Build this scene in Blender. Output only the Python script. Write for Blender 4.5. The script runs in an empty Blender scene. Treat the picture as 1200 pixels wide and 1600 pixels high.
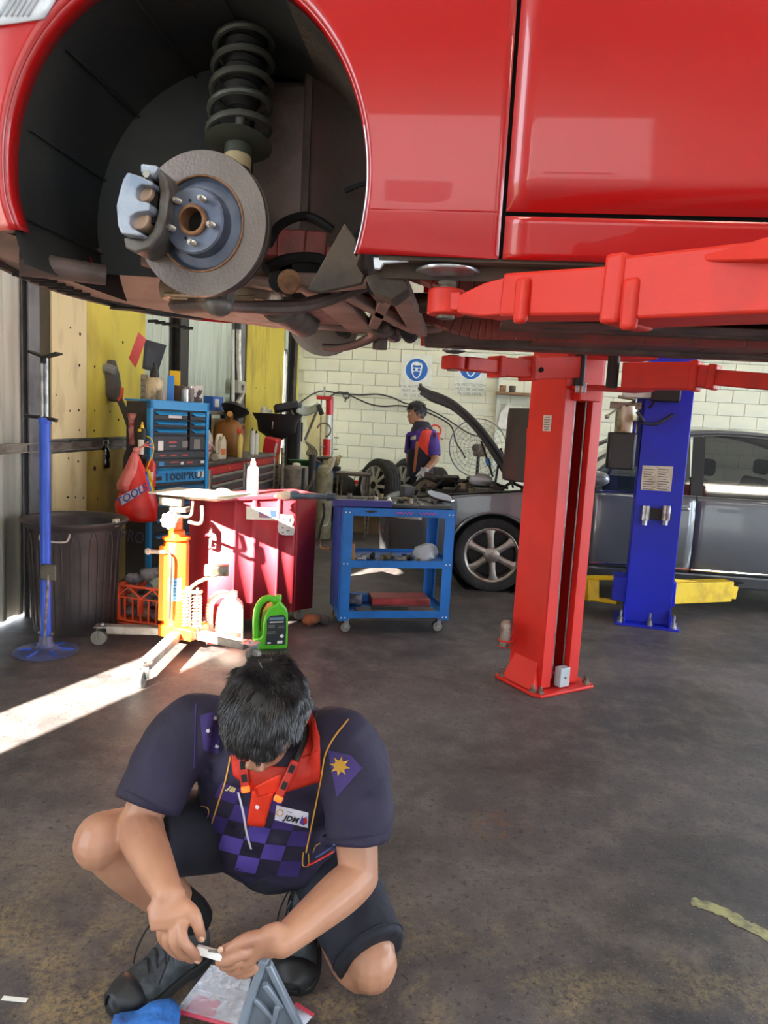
import bpy, bmesh, math, random
from mathutils import Vector, Matrix, noise
from mathutils.bvhtree import BVHTree
random.seed(7)
SC = bpy.context.scene
COL = SC.collection
# ---------------------------------------------------------------- camera, sky, sun, exposure
CF, CH = 1120.0, 1.45
CP, CY, CR = math.radians(7.3), math.radians(6.0), math.radians(3.1)
_f = Vector((-math.sin(CY)*math.cos(CP), math.cos(CY)*math.cos(CP), -math.sin(CP)))
_r0 = Vector((math.cos(CY), math.sin(CY), 0)); _u0 = _r0.cross(_f)
_r = _r0*math.cos(CR)+_u0*math.sin(CR); _u = _u0*math.cos(CR)-_r0*math.sin(CR)
CC = Vector((0, 0, CH))
cam_data = bpy.data.cameras.new('camera'); cam = bpy.data.objects.new('camera', cam_data); COL.objects.link(cam)
cam.matrix_world = Matrix(((_r.x, _u.x, -_f.x, 0), (_r.y, _u.y, -_f.y, 0), (_r.z, _u.z, -_f.z, CH), (0, 0, 0, 1)))
cam_data.sensor_fit = 'VERTICAL'; cam_data.sensor_height = 36.0; cam_data.sensor_width = 27.0
cam_data.lens = 36.0*CF/1600.0; cam_data.clip_start = 0.05; cam_data.clip_end = 200
SC.camera = cam
world = bpy.data.worlds.new('sky'); SC.world = world; world.use_nodes = True
_wn = world.node_tree.nodes; _bg = _wn['Background']
_bg.inputs[0].default_value = (0.80, 0.90, 1.0, 1); _bg.inputs[1].default_value = 5.0
SUN_AZ, SUN_EL = math.radians(17.5), math.radians(28.0)      # the way the light travels: right of +Y, downwards
_sd = bpy.data.lights.new('sun', 'SUN'); _sd.energy = 70.0; _sd.angle = math.radians(0.53); _sd.color = (1.0, 0.90, 0.74)
sun = bpy.data.objects.new('sun', _sd); COL.objects.link(sun)
_dir = Vector((math.sin(SUN_AZ)*math.cos(SUN_EL), math.cos(SUN_AZ)*math.cos(SUN_EL), -math.sin(SUN_EL)))
sun.rotation_euler = (-_dir).to_track_quat('Z', 'Y').to_euler(); sun.location = (-4, -6, 6)
SC.view_settings.view_transform = 'Standard'; SC.view_settings.look = 'None'
SC.view_settings.gamma = 1.0; SC.view_settings.use_curve_mapping = False
SC.view_settings.exposure = 0.85
SC.render.engine = 'CYCLES'; SC.cycles.use_denoising = True
SC.cycles.max_bounces = 10; SC.cycles.diffuse_bounces = 6; SC.cycles.sample_clamp_indirect = 6.0
# ---------------------------------------------------------------- measuring helpers (a photo pixel met with a real plane)
def ray(x, y): return _f + _r*((x-600)/CF) - _u*((y-800)/CF)
def PY(x, y, Y): d = ray(x, y); return CC + d*(Y/d.y)
def PX(x, y, X): d = ray(x, y); return CC + d*(X/d.x)
def PZ(x, y, Z=0.0): d = ray(x, y); return CC + d*((Z-CH)/d.z)
V = Vector
# ---------------------------------------------------------------- materials
def lin(h):
    h = h.lstrip('#'); o = []
    for i in (0, 2, 4):
        c = int(h[i:i+2], 16)/255.0
        o.append(c/12.92 if c <= 0.04045 else ((c+0.055)/1.055)**2.4)
    return (o[0], o[1], o[2], 1.0)
MATS = {}
def M(name, hexc, rough=0.5, metal=0.0, var=0.12, scale=9.0, bump=0.0, bscale=60.0, coat=0.0, hex2=None, lo=0.45, hi=0.65, emit=0.0, alpha=1.0, trans=0.0, spec=0.5, stretch=None):
    if name in MATS: return MATS[name]
    m = bpy.data.materials.new(name); m.use_nodes = True; nt = m.node_tree; N = nt.nodes; L = nt.links
    b = N['Principled BSDF']
    c = lin(hexc)
    c2 = lin(hex2) if hex2 else tuple(v*(1-var) for v in c[:3])+(1,)
    tc = N.new('ShaderNodeTexCoord'); mp = N.new('ShaderNodeMapping')
    L.new(tc.outputs['Object'], mp.inputs[0])
    if stretch: mp.inputs['Scale'].default_value = stretch
    nz = N.new('ShaderNodeTexNoise'); nz.inputs['Scale'].default_value = scale; nz.inputs['Detail'].default_value = 5
    L.new(mp.outputs[0], nz.inputs['Vector'])
    rp = N.new('ShaderNodeValToRGB'); rp.color_ramp.elements[0].position = lo; rp.color_ramp.elements[1].position = hi
    rp.color_ramp.elements[0].color = c; rp.color_ramp.elements[1].color = c2
    L.new(nz.outputs['Fac'], rp.inputs[0]); L.new(rp.outputs[0], b.inputs['Base Color'])
    b.inputs['Roughness'].default_value = rough; b.inputs['Metallic'].default_value = metal
    b.inputs['Specular IOR Level'].default_value = spec
    if coat: b.inputs['Coat Weight'].default_value = coat; b.inputs['Coat Roughness'].default_value = 0.04
    if trans: b.inputs['Transmission Weight'].default_value = trans; b.inputs['IOR'].default_value = 1.35
    if alpha < 1: b.inputs['Alpha'].default_value = alpha
    if emit: b.inputs['Emission Color'].default_value = c; b.inputs['Emission Strength'].default_value = emit
    if bump:
        n2 = N.new('ShaderNodeTexNoise'); n2.inputs['Scale'].default_value = bscale; n2.inputs['Detail'].default_value = 4
        L.new(mp.outputs[0], n2.inputs['Vector'])
        bp = N.new('ShaderNodeBump'); bp.inputs['Strength'].default_value = bump; bp.inputs['Distance'].default_value = 0.01
        L.new(n2.outputs['Fac'], bp.inputs['Height']); L.new(bp.outputs[0], b.inputs['Normal'])
    MATS[name] = m
    return m
# ---------------------------------------------------------------- objects
WM = {}
def tag(o, label=None, cat=None, group=None, kind=None):
    if label: o['label'] = label
    if cat: o['category'] = cat
    if group: o['group'] = group
    if kind: o['kind'] = kind
    return o
def thing(name, label=None, cat=None, loc=(0, 0, 0), rz=0.0, group=None, rot=None):
    o = bpy.data.objects.new(name, None); COL.objects.link(o); o.empty_display_size = 0.1
    o.location = loc; o.rotation_euler = rot if rot else (0, 0, rz)
    WM[o] = Matrix.Translation(V(loc)) @ o.rotation_euler.to_matrix().to_4x4()
    return tag(o, label, cat, group)
def copy_tree(o, parent=None, loc=None, rz=None, label=None):
    c = o.copy(); COL.objects.link(c)
    if parent is not None: c.parent = parent
    if loc is not None: c.location = loc
    if rz is not None: c.rotation_euler = (0, 0, rz)
    if label: c['label'] = label
    for ch in list(o.children): copy_tree(ch, c)
    return c
def frame(axis, hint=V((0, 0, 1))):
    z = V(axis).normalized(); h = V(hint)
    if abs(z.dot(h.normalized())) > 0.97: h = V((1, 0, 0)) if abs(z.x) < 0.9 else V((0, 1, 0))
    x = h.cross(z).normalized(); y = z.cross(x)
    return x, y, z
def crom(pts, n):
    """Catmull-Rom through points (tuples of any length), n samples per span."""
    P = [tuple(p) for p in pts]; out = []
    for i in range(len(P)-1):
        p0 = P[max(i-1, 0)]; p1 = P[i]; p2 = P[i+1]; p3 = P[min(i+2, len(P)-1)]
        for k in range(n):
            t = k/n
            out.append(tuple(0.5*((2*b)+(-a+c)*t+(2*a-5*b+4*c-d)*t*t+(-a+3*b-3*c+d)*t**3) for a, b, c, d in zip(p0, p1, p2, p3)))
    out.append(P[-1]); return out
class MB:
    def __init__(s): s.v = []; s.f = []
    def add(s, vs, fs, T=None):
        n = len(s.v)
        s.v += [tuple(T @ V(p)) if T else tuple(p) for p in vs]
        s.f += [tuple(i+n for i in f) for f in fs]; return s
    def box(s, c, d, rz=0.0, T=None, R=None):
        x, y, z = d[0]/2, d[1]/2, d[2]/2
        vs = [V((i*x, j*y, k*z)) for k in (-1, 1) for j in (-1, 1) for i in (-1, 1)]
        R = R if R is not None else Matrix.Rotation(rz, 3, 'Z')
        vs = [R @ p + V(c) for p in vs]
        return s.add(vs, [(0, 2, 3, 1), (4, 5, 7, 6), (0, 1, 5, 4), (2, 6, 7, 3), (0, 4, 6, 2), (1, 3, 7, 5)], T)
    def bar(s, a, b, w, h, hint=(0, 0, 1), w2=None, h2=None):
        a, b = V(a), V(b); x, y, z = frame(b-a, hint); w2 = w if w2 is None else w2; h2 = h if h2 is None else h2
        vs = [a+x*(i*w/2)+y*(j*h/2) for j in (-1, 1) for i in (-1, 1)]+[b+x*(i*w2/2)+y*(j*h2/2) for j in (-1, 1) for i in (-1, 1)]
        return s.add(vs, [(0, 2, 3, 1), (4, 5, 7, 6), (0, 1, 5, 4), (2, 6, 7, 3), (0, 4, 6, 2), (1, 3, 7, 5)])
    def loft(s, rings, cap=True, closed=True):
        n = len(rings[0]); vs = [p for r in rings for p in r]; fs = []
        for i in range(len(rings)-1):
            for j in range(n if closed else n-1):
                k = (j+1) % n
                fs.append((i*n+j, i*n+k, (i+1)*n+k, (i+1)*n+j))
        if cap and closed:
            fs.append(tuple(reversed(range(n)))); fs.append(tuple(range((len(rings)-1)*n, len(rings)*n)))
        return s.add(vs, fs)
    def cyl(s, a, b, r, r2=None, n=16, cap=True):
        a, b = V(a), V(b); r2 = r if r2 is None else r2; x, y, z = frame(b-a)
        return s.loft([[c+(x*math.cos(t)+y*math.sin(t))*q for t in [2*math.pi*i/n for i in range(n)]] for c, q in ((a, r), (b, r2))], cap)
    def tube(s, pts, r, n=8, sm=0, closed=False, flat=1.0, hint=(0, 0, 1)):
        P = [V(p) for p in (crom(pts, sm) if sm else pts)]; R = []
        for i, p in enumerate(P):
            d = P[min(i+1, len(P)-1)]-P[max(i-1, 0)]
            if closed: d = P[(i+1) % len(P)]-P[i-1]
            x, y, z = frame(d, hint)
            if R:
                px = (R[-1][0]); q = px - z*px.dot(z)
                if q.length > 1e-6: x = q.normalized(); y = z.cross(x)
            R.append((x, y))
        rr = (lambda i: r[min(i, len(r)-1)]) if isinstance(r, (list, tuple)) else (lambda i: r)
        rings = [[p+(x*math.cos(t)+y*math.sin(t)*flat)*rr(i) for t in [2*math.pi*k/n for k in range(n)]] for i, (p, (x, y)) in enumerate(zip(P, R))]
        if closed: return s.loft(rings+[rings[0]], cap=False)
        return s.loft(rings)
    def lathe(s, prof, c=(0, 0, 0), axis=(0, 0, 1), n=24, hint=(0, 0, 1), sx=1.0, sy=1.0, cap=True):
        x, y, z = frame(axis, hint) if tuple(axis) != (0, 0, 1) else (V((1, 0, 0)), V((0, 1, 0)), V((0, 0, 1)))
        c = V(c)
        return s.loft([[c+z*h+(x*math.cos(t)*sx+y*math.sin(t)*sy)*max(r, 1e-4) for t in [2*math.pi*i/n for i in range(n)]] for r, h in prof], cap=cap)
    def prism(s, poly, a, b, R=None, o=(0, 0, 0)):
        """poly in local (u,v), extruded from a to b along local w; R columns are u, v, w axes."""
        R = R if R is not None else Matrix(((1, 0, 0), (0, 0, -1), (0, 1, 0)))
        n = len(poly); o = V(o)
        vs = [o+R @ V((p[0], p[1], a)) for p in poly]+[o+R @ V((p[0], p[1], b)) for p in poly]
        fs = [tuple(range(n)), tuple(reversed(range(n, 2*n)))]+[(i+n, (i+1) % n+n, (i+1) % n, i) for i in range(n)]
        return s.add(vs, fs)
    def ell(s, c, r, R=None, n=12, m=8):
        c = V(c); vs = []; fs = []
        for i in range(m+1):
            a = math.pi*i/m
            for j in range(n):
                t = 2*math.pi*j/n
                p = V((r[0]*math.sin(a)*math.cos(t), r[1]*math.sin(a)*math.sin(t), r[2]*math.cos(a)))
                if i in (0, m): p += V((1e-5*math.cos(t), 1e-5*math.sin(t), 0))
                vs.append(c+(R @ p if R is not None else p))
        for i in range(m):
            for j in range(n): fs.append((i*n+j, (i+1)*n+j, (i+1)*n+(j+1) % n, i*n+(j+1) % n))
        return s.add(vs, fs)
    def torus(s, c, R, r, axis=(0, 0, 1), n=32, m=8, a0=0.0, a1=None, sy=1.0):
        x, y, z = frame(axis); c = V(c)
        full = a1 is None
        k = n if full else n+1
        angs = [a0+((2*math.pi if full else a1-a0))*i/n for i in range(k)]
        pts = [c+x*math.cos(t)*R+y*math.sin(t)*R*sy for t in angs]
        return s.tube(pts, r, m, closed=full, hint=z)
    def grid(s, fn, nu, nv):
        vs = [fn(i/nu, j/nv) for j in range(nv+1) for i in range(nu+1)]
        fs = [(j*(nu+1)+i, j*(nu+1)+i+1, (j+1)*(nu+1)+i+1, (j+1)*(nu+1)+i) for j in range(nv) for i in range(nu)]
        return s.add(vs, fs)
    def mesh(s, name, mat=None, sharp=35, T=None, fix=True):
        me = bpy.data.meshes.new(name)
        vs = [tuple(T @ V(p)) for p in s.v] if T else s.v
        me.from_pydata(vs, [], s.f); me.update()
        if fix:
            bm = bmesh.new(); bm.from_mesh(me); bmesh.ops.recalc_face_normals(bm, faces=bm.faces); bm.to_mesh(me); bm.free()
        if sharp is not None:
            me.polygons.foreach_set('use_smooth', [True]*len(me.polygons))
            me.set_sharp_from_angle(angle=math.radians(sharp))
        if mat: me.materials.append(mat)
        return me
    def build(s, name, mat, parent=None, world=False, bev=0.0, seg=2, sharp=35, solid=0.0, sub=0, off=0.0, fix=True, kind=None, label=None):
        """Link as ONE object; world=True: coordinates are world ones and are taken into the parent's frame."""
        T = None; base = None
        if parent is not None and world: T = wm(parent).inverted()
        if parent is None:
            xs = [p[0] for p in s.v]; ys = [p[1] for p in s.v]; zs = [p[2] for p in s.v]
            base = V(((min(xs)+max(xs))/2, (min(ys)+max(ys))/2, min(zs))); T = Matrix.Translation(-base)
        o = bpy.data.objects.new(name, s.mesh(name, mat, sharp, T, fix)); COL.objects.link(o)
        if parent is not None: o.parent = parent
        else: o.location = base
        WM[o] = wm(parent).copy() if parent is not None else Matrix.Translation(base)
        if solid:
            md = o.modifiers.new('solidify', 'SOLIDIFY'); md.thickness = solid; md.offset = off
        if bev:
            md = o.modifiers.new('bevel', 'BEVEL'); md.width = bev; md.segments = seg; md.limit_method = 'ANGLE'; md.angle_limit = math.radians(40); md.harden_normals = False
        if sub:
            md = o.modifiers.new('subsurf', 'SUBSURF'); md.levels = sub; md.render_levels = sub
        if kind: o['kind'] = kind
        if label: o['label'] = label
        return o
def wm(o): return WM.get(o, Matrix.Identity(4))
def rot(ax, deg): return Matrix.Rotation(math.radians(deg), 3, ax)
def fuse(mb, vox, smooth=4, fac=0.5):
    """Closed overlapping volumes of an MB become one continuous skin (voxel union, smoothed); returns an MB."""
    me = mb.mesh('tmp', None, None); o = bpy.data.objects.new('tmp', me); COL.objects.link(o)
    r = o.modifiers.new('r', 'REMESH'); r.mode = 'VOXEL'; r.voxel_size = vox; r.adaptivity = 0.0
    if smooth:
        sm = o.modifiers.new('s', 'SMOOTH'); sm.iterations = smooth; sm.factor = fac
    dg = bpy.context.evaluated_depsgraph_get(); ev = o.evaluated_get(dg); m2 = ev.to_mesh()
    out = MB(); out.v = [tuple(v.co) for v in m2.vertices]; out.f = [tuple(p.vertices) for p in m2.polygons]
    ev.to_mesh_clear(); bpy.data.objects.remove(o); bpy.data.meshes.remove(me)
    return out
def text(body, size, mat, name, parent, origin, u, v, ext=0.0006, align='CENTER', bold=0.0, shear=0.0, label=None):
    """Flat lettering at a real place: origin, baseline direction u and up direction v in world space."""
    cu = bpy.data.curves.new(name, 'FONT'); cu.body = body; cu.size = size; cu.extrude = ext; cu.align_x = align; cu.align_y = 'CENTER'
    cu.offset = bold; cu.shear = shear; cu.resolution_u = 3
    o = bpy.data.objects.new('tmp', cu); COL.objects.link(o)
    dg = bpy.context.evaluated_depsgraph_get(); me = bpy.data.meshes.new_from_object(o.evaluated_get(dg))
    bpy.data.objects.remove(o); bpy.data.curves.remove(cu)
    u = V(u).normalized(); v = V(v); v = (v-u*v.dot(u)).normalized(); w = u.cross(v)
    T = Matrix(((u.x, v.x, w.x, origin[0]), (u.y, v.y, w.y, origin[1]), (u.z, v.z, w.z, origin[2]), (0, 0, 0, 1)))
    me.transform(wm(parent).inverted() @ T); me.materials.clear(); me.materials.append(mat)
    o = bpy.data.objects.new(name, me); COL.objects.link(o); o.parent = parent; WM[o] = wm(parent).copy()
    if label: o['label'] = label
    return o
# ---------------------------------------------------------------- the workshop shell
XL, YB, XR, YF, ZC = -2.9, 11.8, 7.4, -3.2, 4.7
def floor_material():
    m = bpy.data.materials.new('oily_concrete'); m.use_nodes = True; N = m.node_tree.nodes; L = m.node_tree.links; b = N['Principled BSDF']
    tc = N.new('ShaderNodeTexCoord')
    def nz(scale, det=6, rough=0.6, dist=0.0):
        n = N.new('ShaderNodeTexNoise'); n.inputs['Scale'].default_value = scale; n.inputs['Detail'].default_value = det
        n.inputs['Roughness'].default_value = rough; n.inputs['Distortion'].default_value = dist
        L.new(tc.outputs['Object'], n.inputs['Vector']); return n
    def ramp(src, p0, p1, c0=(0, 0, 0, 1), c1=(1, 1, 1, 1)):
        r = N.new('ShaderNodeValToRGB'); r.color_ramp.elements[0].position = p0; r.color_ramp.elements[1].position = p1
        r.color_ramp.elements[0].color = c0; r.color_ramp.elements[1].color = c1; L.new(src, r.inputs[0]); return r
    def mix(f, a, c):
        x = N.new('ShaderNodeMix'); x.data_type = 'RGBA'
        if hasattr(f, 'is_output'): L.new(f, x.inputs['Factor'])
        else: x.inputs['Factor'].default_value = f
        for s, v in (('A', a), ('B', c)):
            if hasattr(v, 'is_output'): L.new(v, [i for i in x.inputs if i.name == s and i.type == 'RGBA'][0])
            else: [i for i in x.inputs if i.name == s and i.type == 'RGBA'][0].default_value = v
        return [o for o in x.outputs if o.type == 'RGBA'][0]
    def math_(op, a, c):
        x = N.new('ShaderNodeMath'); x.operation = op; x.use_clamp = True
        for i, v in enumerate((a, c)):
            if hasattr(v, 'is_output'): L.new(v, x.inputs[i])
            else: x.inputs[i].default_value = v
        return x.outputs[0]
    big = nz(1.1, 6, 0.6, 0.4)
    base = ramp(big.outputs['Fac'], 0.33, 0.68, lin('#28272a'), lin('#565052')).outputs[0]
    mid = nz(7, 8, 0.7); base = mix(math_('MULTIPLY', ramp(mid.outputs['Fac'], 0.45, 0.75).outputs[0], 0.55), base, lin('#7a706a'))
    # ochre, worn-through patches, mostly towards the doors
    sx = N.new('ShaderNodeSeparateXYZ'); L.new(tc.outputs['Object'], sx.inputs[0])
    near = N.new('ShaderNodeMapRange'); near.inputs[1].default_value = 10.2; near.inputs[2].default_value = 9.5; near.inputs[3].default_value = 0; near.inputs[4].default_value = 1
    L.new(sx.outputs['Y'], near.inputs[0])
    blot = nz(2.6, 8, 0.72, 0.6); grit = nz(60, 5, 0.8)
    bm_ = math_('MULTIPLY', ramp(blot.outputs['Fac'], 0.46, 0.60).outputs[0], ramp(grit.outputs['Fac'], 0.40, 0.56).outputs[0])
    base = mix(math_('MULTIPLY', math_('MULTIPLY', bm_, near.outputs[0]), 0.85), base, lin('#94805a'))
    rust = N.new('ShaderNodeVectorMath'); rust.operation = 'DISTANCE'; L.new(tc.outputs['Object'], rust.inputs[0]); rust.inputs[1].default_value = (-4.785, 10.5, 0)
    rr = ramp(rust.outputs['Value'], 0.02, 0.16, (1, 1, 1, 1), (0, 0, 0, 1)); n5 = nz(16, 5, 0.7)
    base = mix(math_('MULTIPLY', math_('MULTIPLY', rr.outputs[0], ramp(n5.outputs['Fac'], 0.48, 0.58).outputs[0]), 0.75), base, lin('#6e4a2c'))
    oil = nz(1.7, 5, 0.55, 0.8); base = mix(math_('MULTIPLY', ramp(oil.outputs['Fac'], 0.56, 0.70).outputs[0], 0.6), base, lin('#262528'))
    spk = nz(140, 3, 0.6); base = mix(math_('MULTIPLY', ramp(spk.outputs['Fac'], 0.62, 0.70).outputs[0], 0.6), base, lin('#8d8780'))
    pit = nz(45, 4, 0.7); base = mix(math_('MULTIPLY', ramp(pit.outputs['Fac'], 0.56, 0.66).outputs[0], 0.75), base, lin('#1d1c1e'))
    L.new(base, b.inputs['Base Color'])
    rg = ramp(big.outputs['Fac'], 0.3, 0.7, (0.42, 0.42, 0.42, 1), (0.72, 0.72, 0.72, 1)); L.new(rg.outputs[0], b.inputs['Roughness'])
    n4 = nz(90, 6, 0.75); bp = N.new('ShaderNodeBump'); bp.inputs['Strength'].default_value = 0.35; bp.inputs['Distance'].default_value = 0.006
    L.new(n4.outputs['Fac'], bp.inputs['Height']); L.new(bp.outputs[0], b.inputs['Normal'])
    return m
fl = MB(); fl.add([(-14, -30, 0), (24, -30, 0), (24, 14, 0), (-14, 14, 0)], [(0, 1, 2, 3)])
floor = fl.build('floor', floor_material()); floor['kind'] = 'structure'
# worn yellow paint line on the floor
pm = M('worn_yellow_paint', '#9b9a6c', 0.7, hex2='#6f6e58', scale=22, lo=0.4, hi=0.6, bump=0.3)
mk = MB(); pts = crom([PZ(1080, 1408), PZ(1110, 1418), PZ(1140, 1430), PZ(1165, 1446), PZ(1200, 1462), PZ(1240, 1490)], 6)
vs = []; rnd = random.Random(3)
for i, p in enumerate(pts):
    p = V(p); d = V(pts[min(i+1, len(pts)-1)])-V(pts[max(i-1, 0)]); n = V((-d.y, d.x, 0)).normalized()
    w = 0.024*(0.6 if i in (0, len(pts)-1) else 1)
    vs += [p+n*w*rnd.uniform(0.75, 1.25)+V((0, 0, 0.0015)), p-n*w*rnd.uniform(0.75, 1.25)+V((0, 0, 0.0015))]
mk.add(vs, [(2*i, 2*i+1, 2*i+3, 2*i+2) for i in range(len(pts)-1)])
mk.build('paint_line', pm, floor, world=True)
# ---- left wall: ribbed steel sheets on posts and girts
m_clad = M('ribbed_steel', '#c3c0b2', 0.45, var=0.2, scale=2.0, stretch=(6, 6, 0.6))
m_clad_white = M('translucent_sheet', '#c6cdb9', 0.5, var=0.12, scale=3, stretch=(6, 6, 0.4))
m_post = M('grey_steel_post', '#77767a', 0.5, 0.3, var=0.35, scale=6, bump=0.1)
m_postdark = M('dark_steel_post', '#3b3735', 0.55, 0.2, var=0.3, scale=8)
m_girt = M('rusty_girt', '#8c857b', 0.6, 0.1, hex2='#5d4c40', scale=10, bump=0.15)
wall_left = thing('wall_left', loc=(XL, 4, 0)); wall_left['kind'] = 'structure'
def sheet_mb(y0, y1, z0, z1, pitch=0.19, x=XL):
    """Trapezoidal ribs running up; real relief."""
    mb = MB(); prof = []; n = max(1, round((y1-y0)/pitch)); p = (y1-y0)/n
    for i in range(n):
        a = y0+i*p
        prof += [(0, a), (0, a+p*0.60), (0.026, a+p*0.68), (0.026, a+p*0.90), (0, a+p*0.98)]
    prof.append((0, y1))
    k = len(prof)
    vs = [(x+u, v, z0) for u, v in prof]+[(x+u, v, z1) for u, v in prof]
    return mb.add(vs, [(i, i+1, k+i+1, k+i) for i in range(k-1)])
DOOR = (-0.80, 0.32, 4.2)
def clad(y0, y1, z0, z1, mat=None):
    n = max(1, round((y1-y0)/0.76)); w = (y1-y0)/n
    for i in range(n):
        sheet_mb(y0+i*w, y0+(i+1)*w, z0, z1).build('cladding_sheet', mat or m_clad, wall_left, world=True, sharp=20, solid=0.003, fix=False)
clad(YF, DOOR[0], 0.03, ZC); clad(DOOR[0], DOOR[1], DOOR[2], ZC); clad(DOOR[1], 6.05, 0.028, ZC)
clad(6.05, 9.0, 0.028, ZC, m_clad_white); clad(9.0, 10.82, 0.028, ZC); clad(10.82, 11.26, 2.45, ZC); clad(10.82, 11.26, 0.03, 0.55); clad(11.26, YB, 0.03, ZC, m_clad_white)
mb = MB(); mb.box((XL+0.05, 1.6, 1.145), (0.04, 1.7, 0.05)); mb.box((XL+0.075, 1.6, 1.172), (0.05, 1.7, 0.006)); mb.box((XL+0.075, 1.6, 1.118), (0.05, 1.7, 0.006))
mb.v = [(x, (y-1.6)*3.0+3.4, z) for x, y, z in mb.v]
mb.build('girt', m_girt, wall_left, world=True)
def post(y0, y1, d, mat, z1=ZC, x0=0.03):
    mb = MB(); yc = (y0+y1)/2; w = y1-y0
    mb.box((XL+x0+d/2, yc, z1/2), (d*0.9, w*0.16, z1)); mb.box((XL+x0+d, yc, z1/2), (0.012, w, z1)); mb.box((XL+x0+0.006, yc, z1/2), (0.012, w, z1))
    return mb.build('post', mat, wall_left, world=True, bev=0.002)
post(4.42, 4.54, 0.05, m_post); post(6.78, 6.99, 0.10, m_postdark); post(8.66, 8.86, 0.09, m_post); post(11.45, 11.62, 0.10, m_postdark)
m_cream = M('cream_board', '#d8c79a', 0.65, hex2='#a8906a', scale=3.5, lo=0.5, hi=0.8, stretch=(2, 2, 0.7))
m_yel = M('yellow_board', '#cdb945', 0.6, hex2='#a58f3a', scale=2.2, lo=0.48, hi=0.75, stretch=(2, 2, 0.8))
m_yeld = M('dirty_yellow_board', '#a8903f', 0.65, hex2='#6e5b30', scale=3, lo=0.42, hi=0.7)
m_hole = M('black_hole', '#171310', 0.9)
def board(y0, y1, z0, z1, mat, holes=(), x=XL+0.115, t=0.014, label=None):
    p = MB().box((x, (y0+y1)/2, (z0+z1)/2), (t, y1-y0, z1-z0)).build('board', mat, wall_left, world=True, bev=0.002, label=label)
    if holes:
        h = MB()
        for hy, hz, r in holes:
            h.cyl((x+t/2-0.001, hy, hz), (x+t/2+0.0015, hy, hz), r, n=10)
        h.build('screw_hole', m_hole, p, world=True)
    return p
cp = lambda x, y, r=0.008: (lambda p: (p.y, p.z, r))(PX(x, y, XL+0.122))
board(4.62, 5.07, 1.20, 3.2, m_cream, [cp(110, 512), cp(109, 642), cp(110, 690), cp(88, 617, 0.005)])
board(4.62, 5.07, 0.25, 1.10, m_cream, [cp(107, 716), cp(107, 777)])
board(5.075, 6.04, 1.20, 3.2, m_yel, [cp(125, 522, .012), cp(124, 571, .011), cp(148, 573, .01), cp(123, 641, .01), cp(148, 642), cp(172, 643), cp(124, 672), cp(147, 673), cp(185, 656, .012), cp(192, 535, .012)], label='yellow board full of screw holes')
board(5.075, 6.04, 0.0, 1.10, m_yeld, [cp(122, 721, .01), cp(148, 732, .019), cp(118, 777), cp(130, 778), cp(152, 779), cp(105, 777)], label='dirty yellow lower board')
board(8.95, 9.8, 0.0, 3.2, m_yel); board(9.81, 10.80, 0.0, 3.2, m_yel, [cp(400, 606, .01), cp(415, 606, .01)])
board(11.63, 11.78, 0.0, 3.2, m_yel)
# ---- narrow open slot by the corner
w1 = thing('window_1', loc=(XL, 11.04, 0.55)); w1['kind'] = 'structure'
mb = MB()
for y in (10.83, 11.25): mb.box((XL+0.03, y, 1.5), (0.06, 0.03, 1.9))
for z in (0.56, 2.45): mb.box((XL+0.03, 11.04, z), (0.06, 0.42, 0.03))
mb.build('window_frame', m_post, w1, world=True)
m_frost = M('frosted_pane', '#f2f6f2', 0.35, var=0.02, trans=0.85)
MB().box((XL+0.02, 11.04, 1.5), (0.006, 0.4, 1.86)).build('pane', m_frost, w1, world=True)
# ---- back wall: painted blocks
wall_back = thing('wall_back', loc=(2.2, YB, 0)); wall_back['kind'] = 'structure'
m_block = M('painted_block', '#dcdcc6', 0.55, hex2='#cfd3c2', scale=1.6, bump=0.25, bscale=30)
m_mortar = M('mortar', '#cfd0bc', 0.8)
BW, BH = 0.40, 0.20
MB().box((2.25, YB+0.15, 1.4), (10.3, 0.2, 2.8)).build('mortar_bed', m_mortar, wall_back, world=True)
bb = MB(); bb.box((0, 0.05, 0), (BW-0.005, 0.1, BH-0.005)); bme = None
low = MB(); rb = random.Random(5)
for c in range(14):
    zc = 0.1+c*BH; off = 0.0 if c % 2 else 0.2
    for k in range(-1, 26):
        xc = XL+off+k*BW+0.2
        if xc-0.2 < XL-0.05 or xc+0.2 > XR: continue
        if c < 4 or xc > 5.4:
            low.box((xc, YB+0.05, zc), (BW-0.005, 0.1, BH-0.005)); continue
        if bme is None:
            o = bb.build('block', m_block, wall_back, bev=0.003, seg=1); bme = o
        else:
            o = bme.copy(); COL.objects.link(o); o.parent = wall_back
        o.location = V((xc, YB+rb.uniform(-0.0015, 0.0015), zc))-V((2.2, YB, 0))
low.build('block_courses', m_block, wall_back, world=True, kind='stuff')
m_beam = M('grey_green_beam', '#9aa08c', 0.55, hex2='#7c7d6c', scale=4)
tb = MB(); tb.box((2.25, YB-0.06, 2.86), (10.3, 0.16, 0.13)); tb.box((2.25, YB-0.10, 2.93), (10.3, 0.24, 0.02)); tb.box((2.25, YB-0.015, 2.80), (10.3, 0.03, 0.04))
t = tb.build('trim_1', m_beam, bev=0.004); t['kind'] = 'structure'
mb = MB().box((2.25, YB+0.1, 3.8), (10.3, 0.04, 1.8)); o = mb.build('upper_cladding', m_clad, wall_back, world=True)
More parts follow.
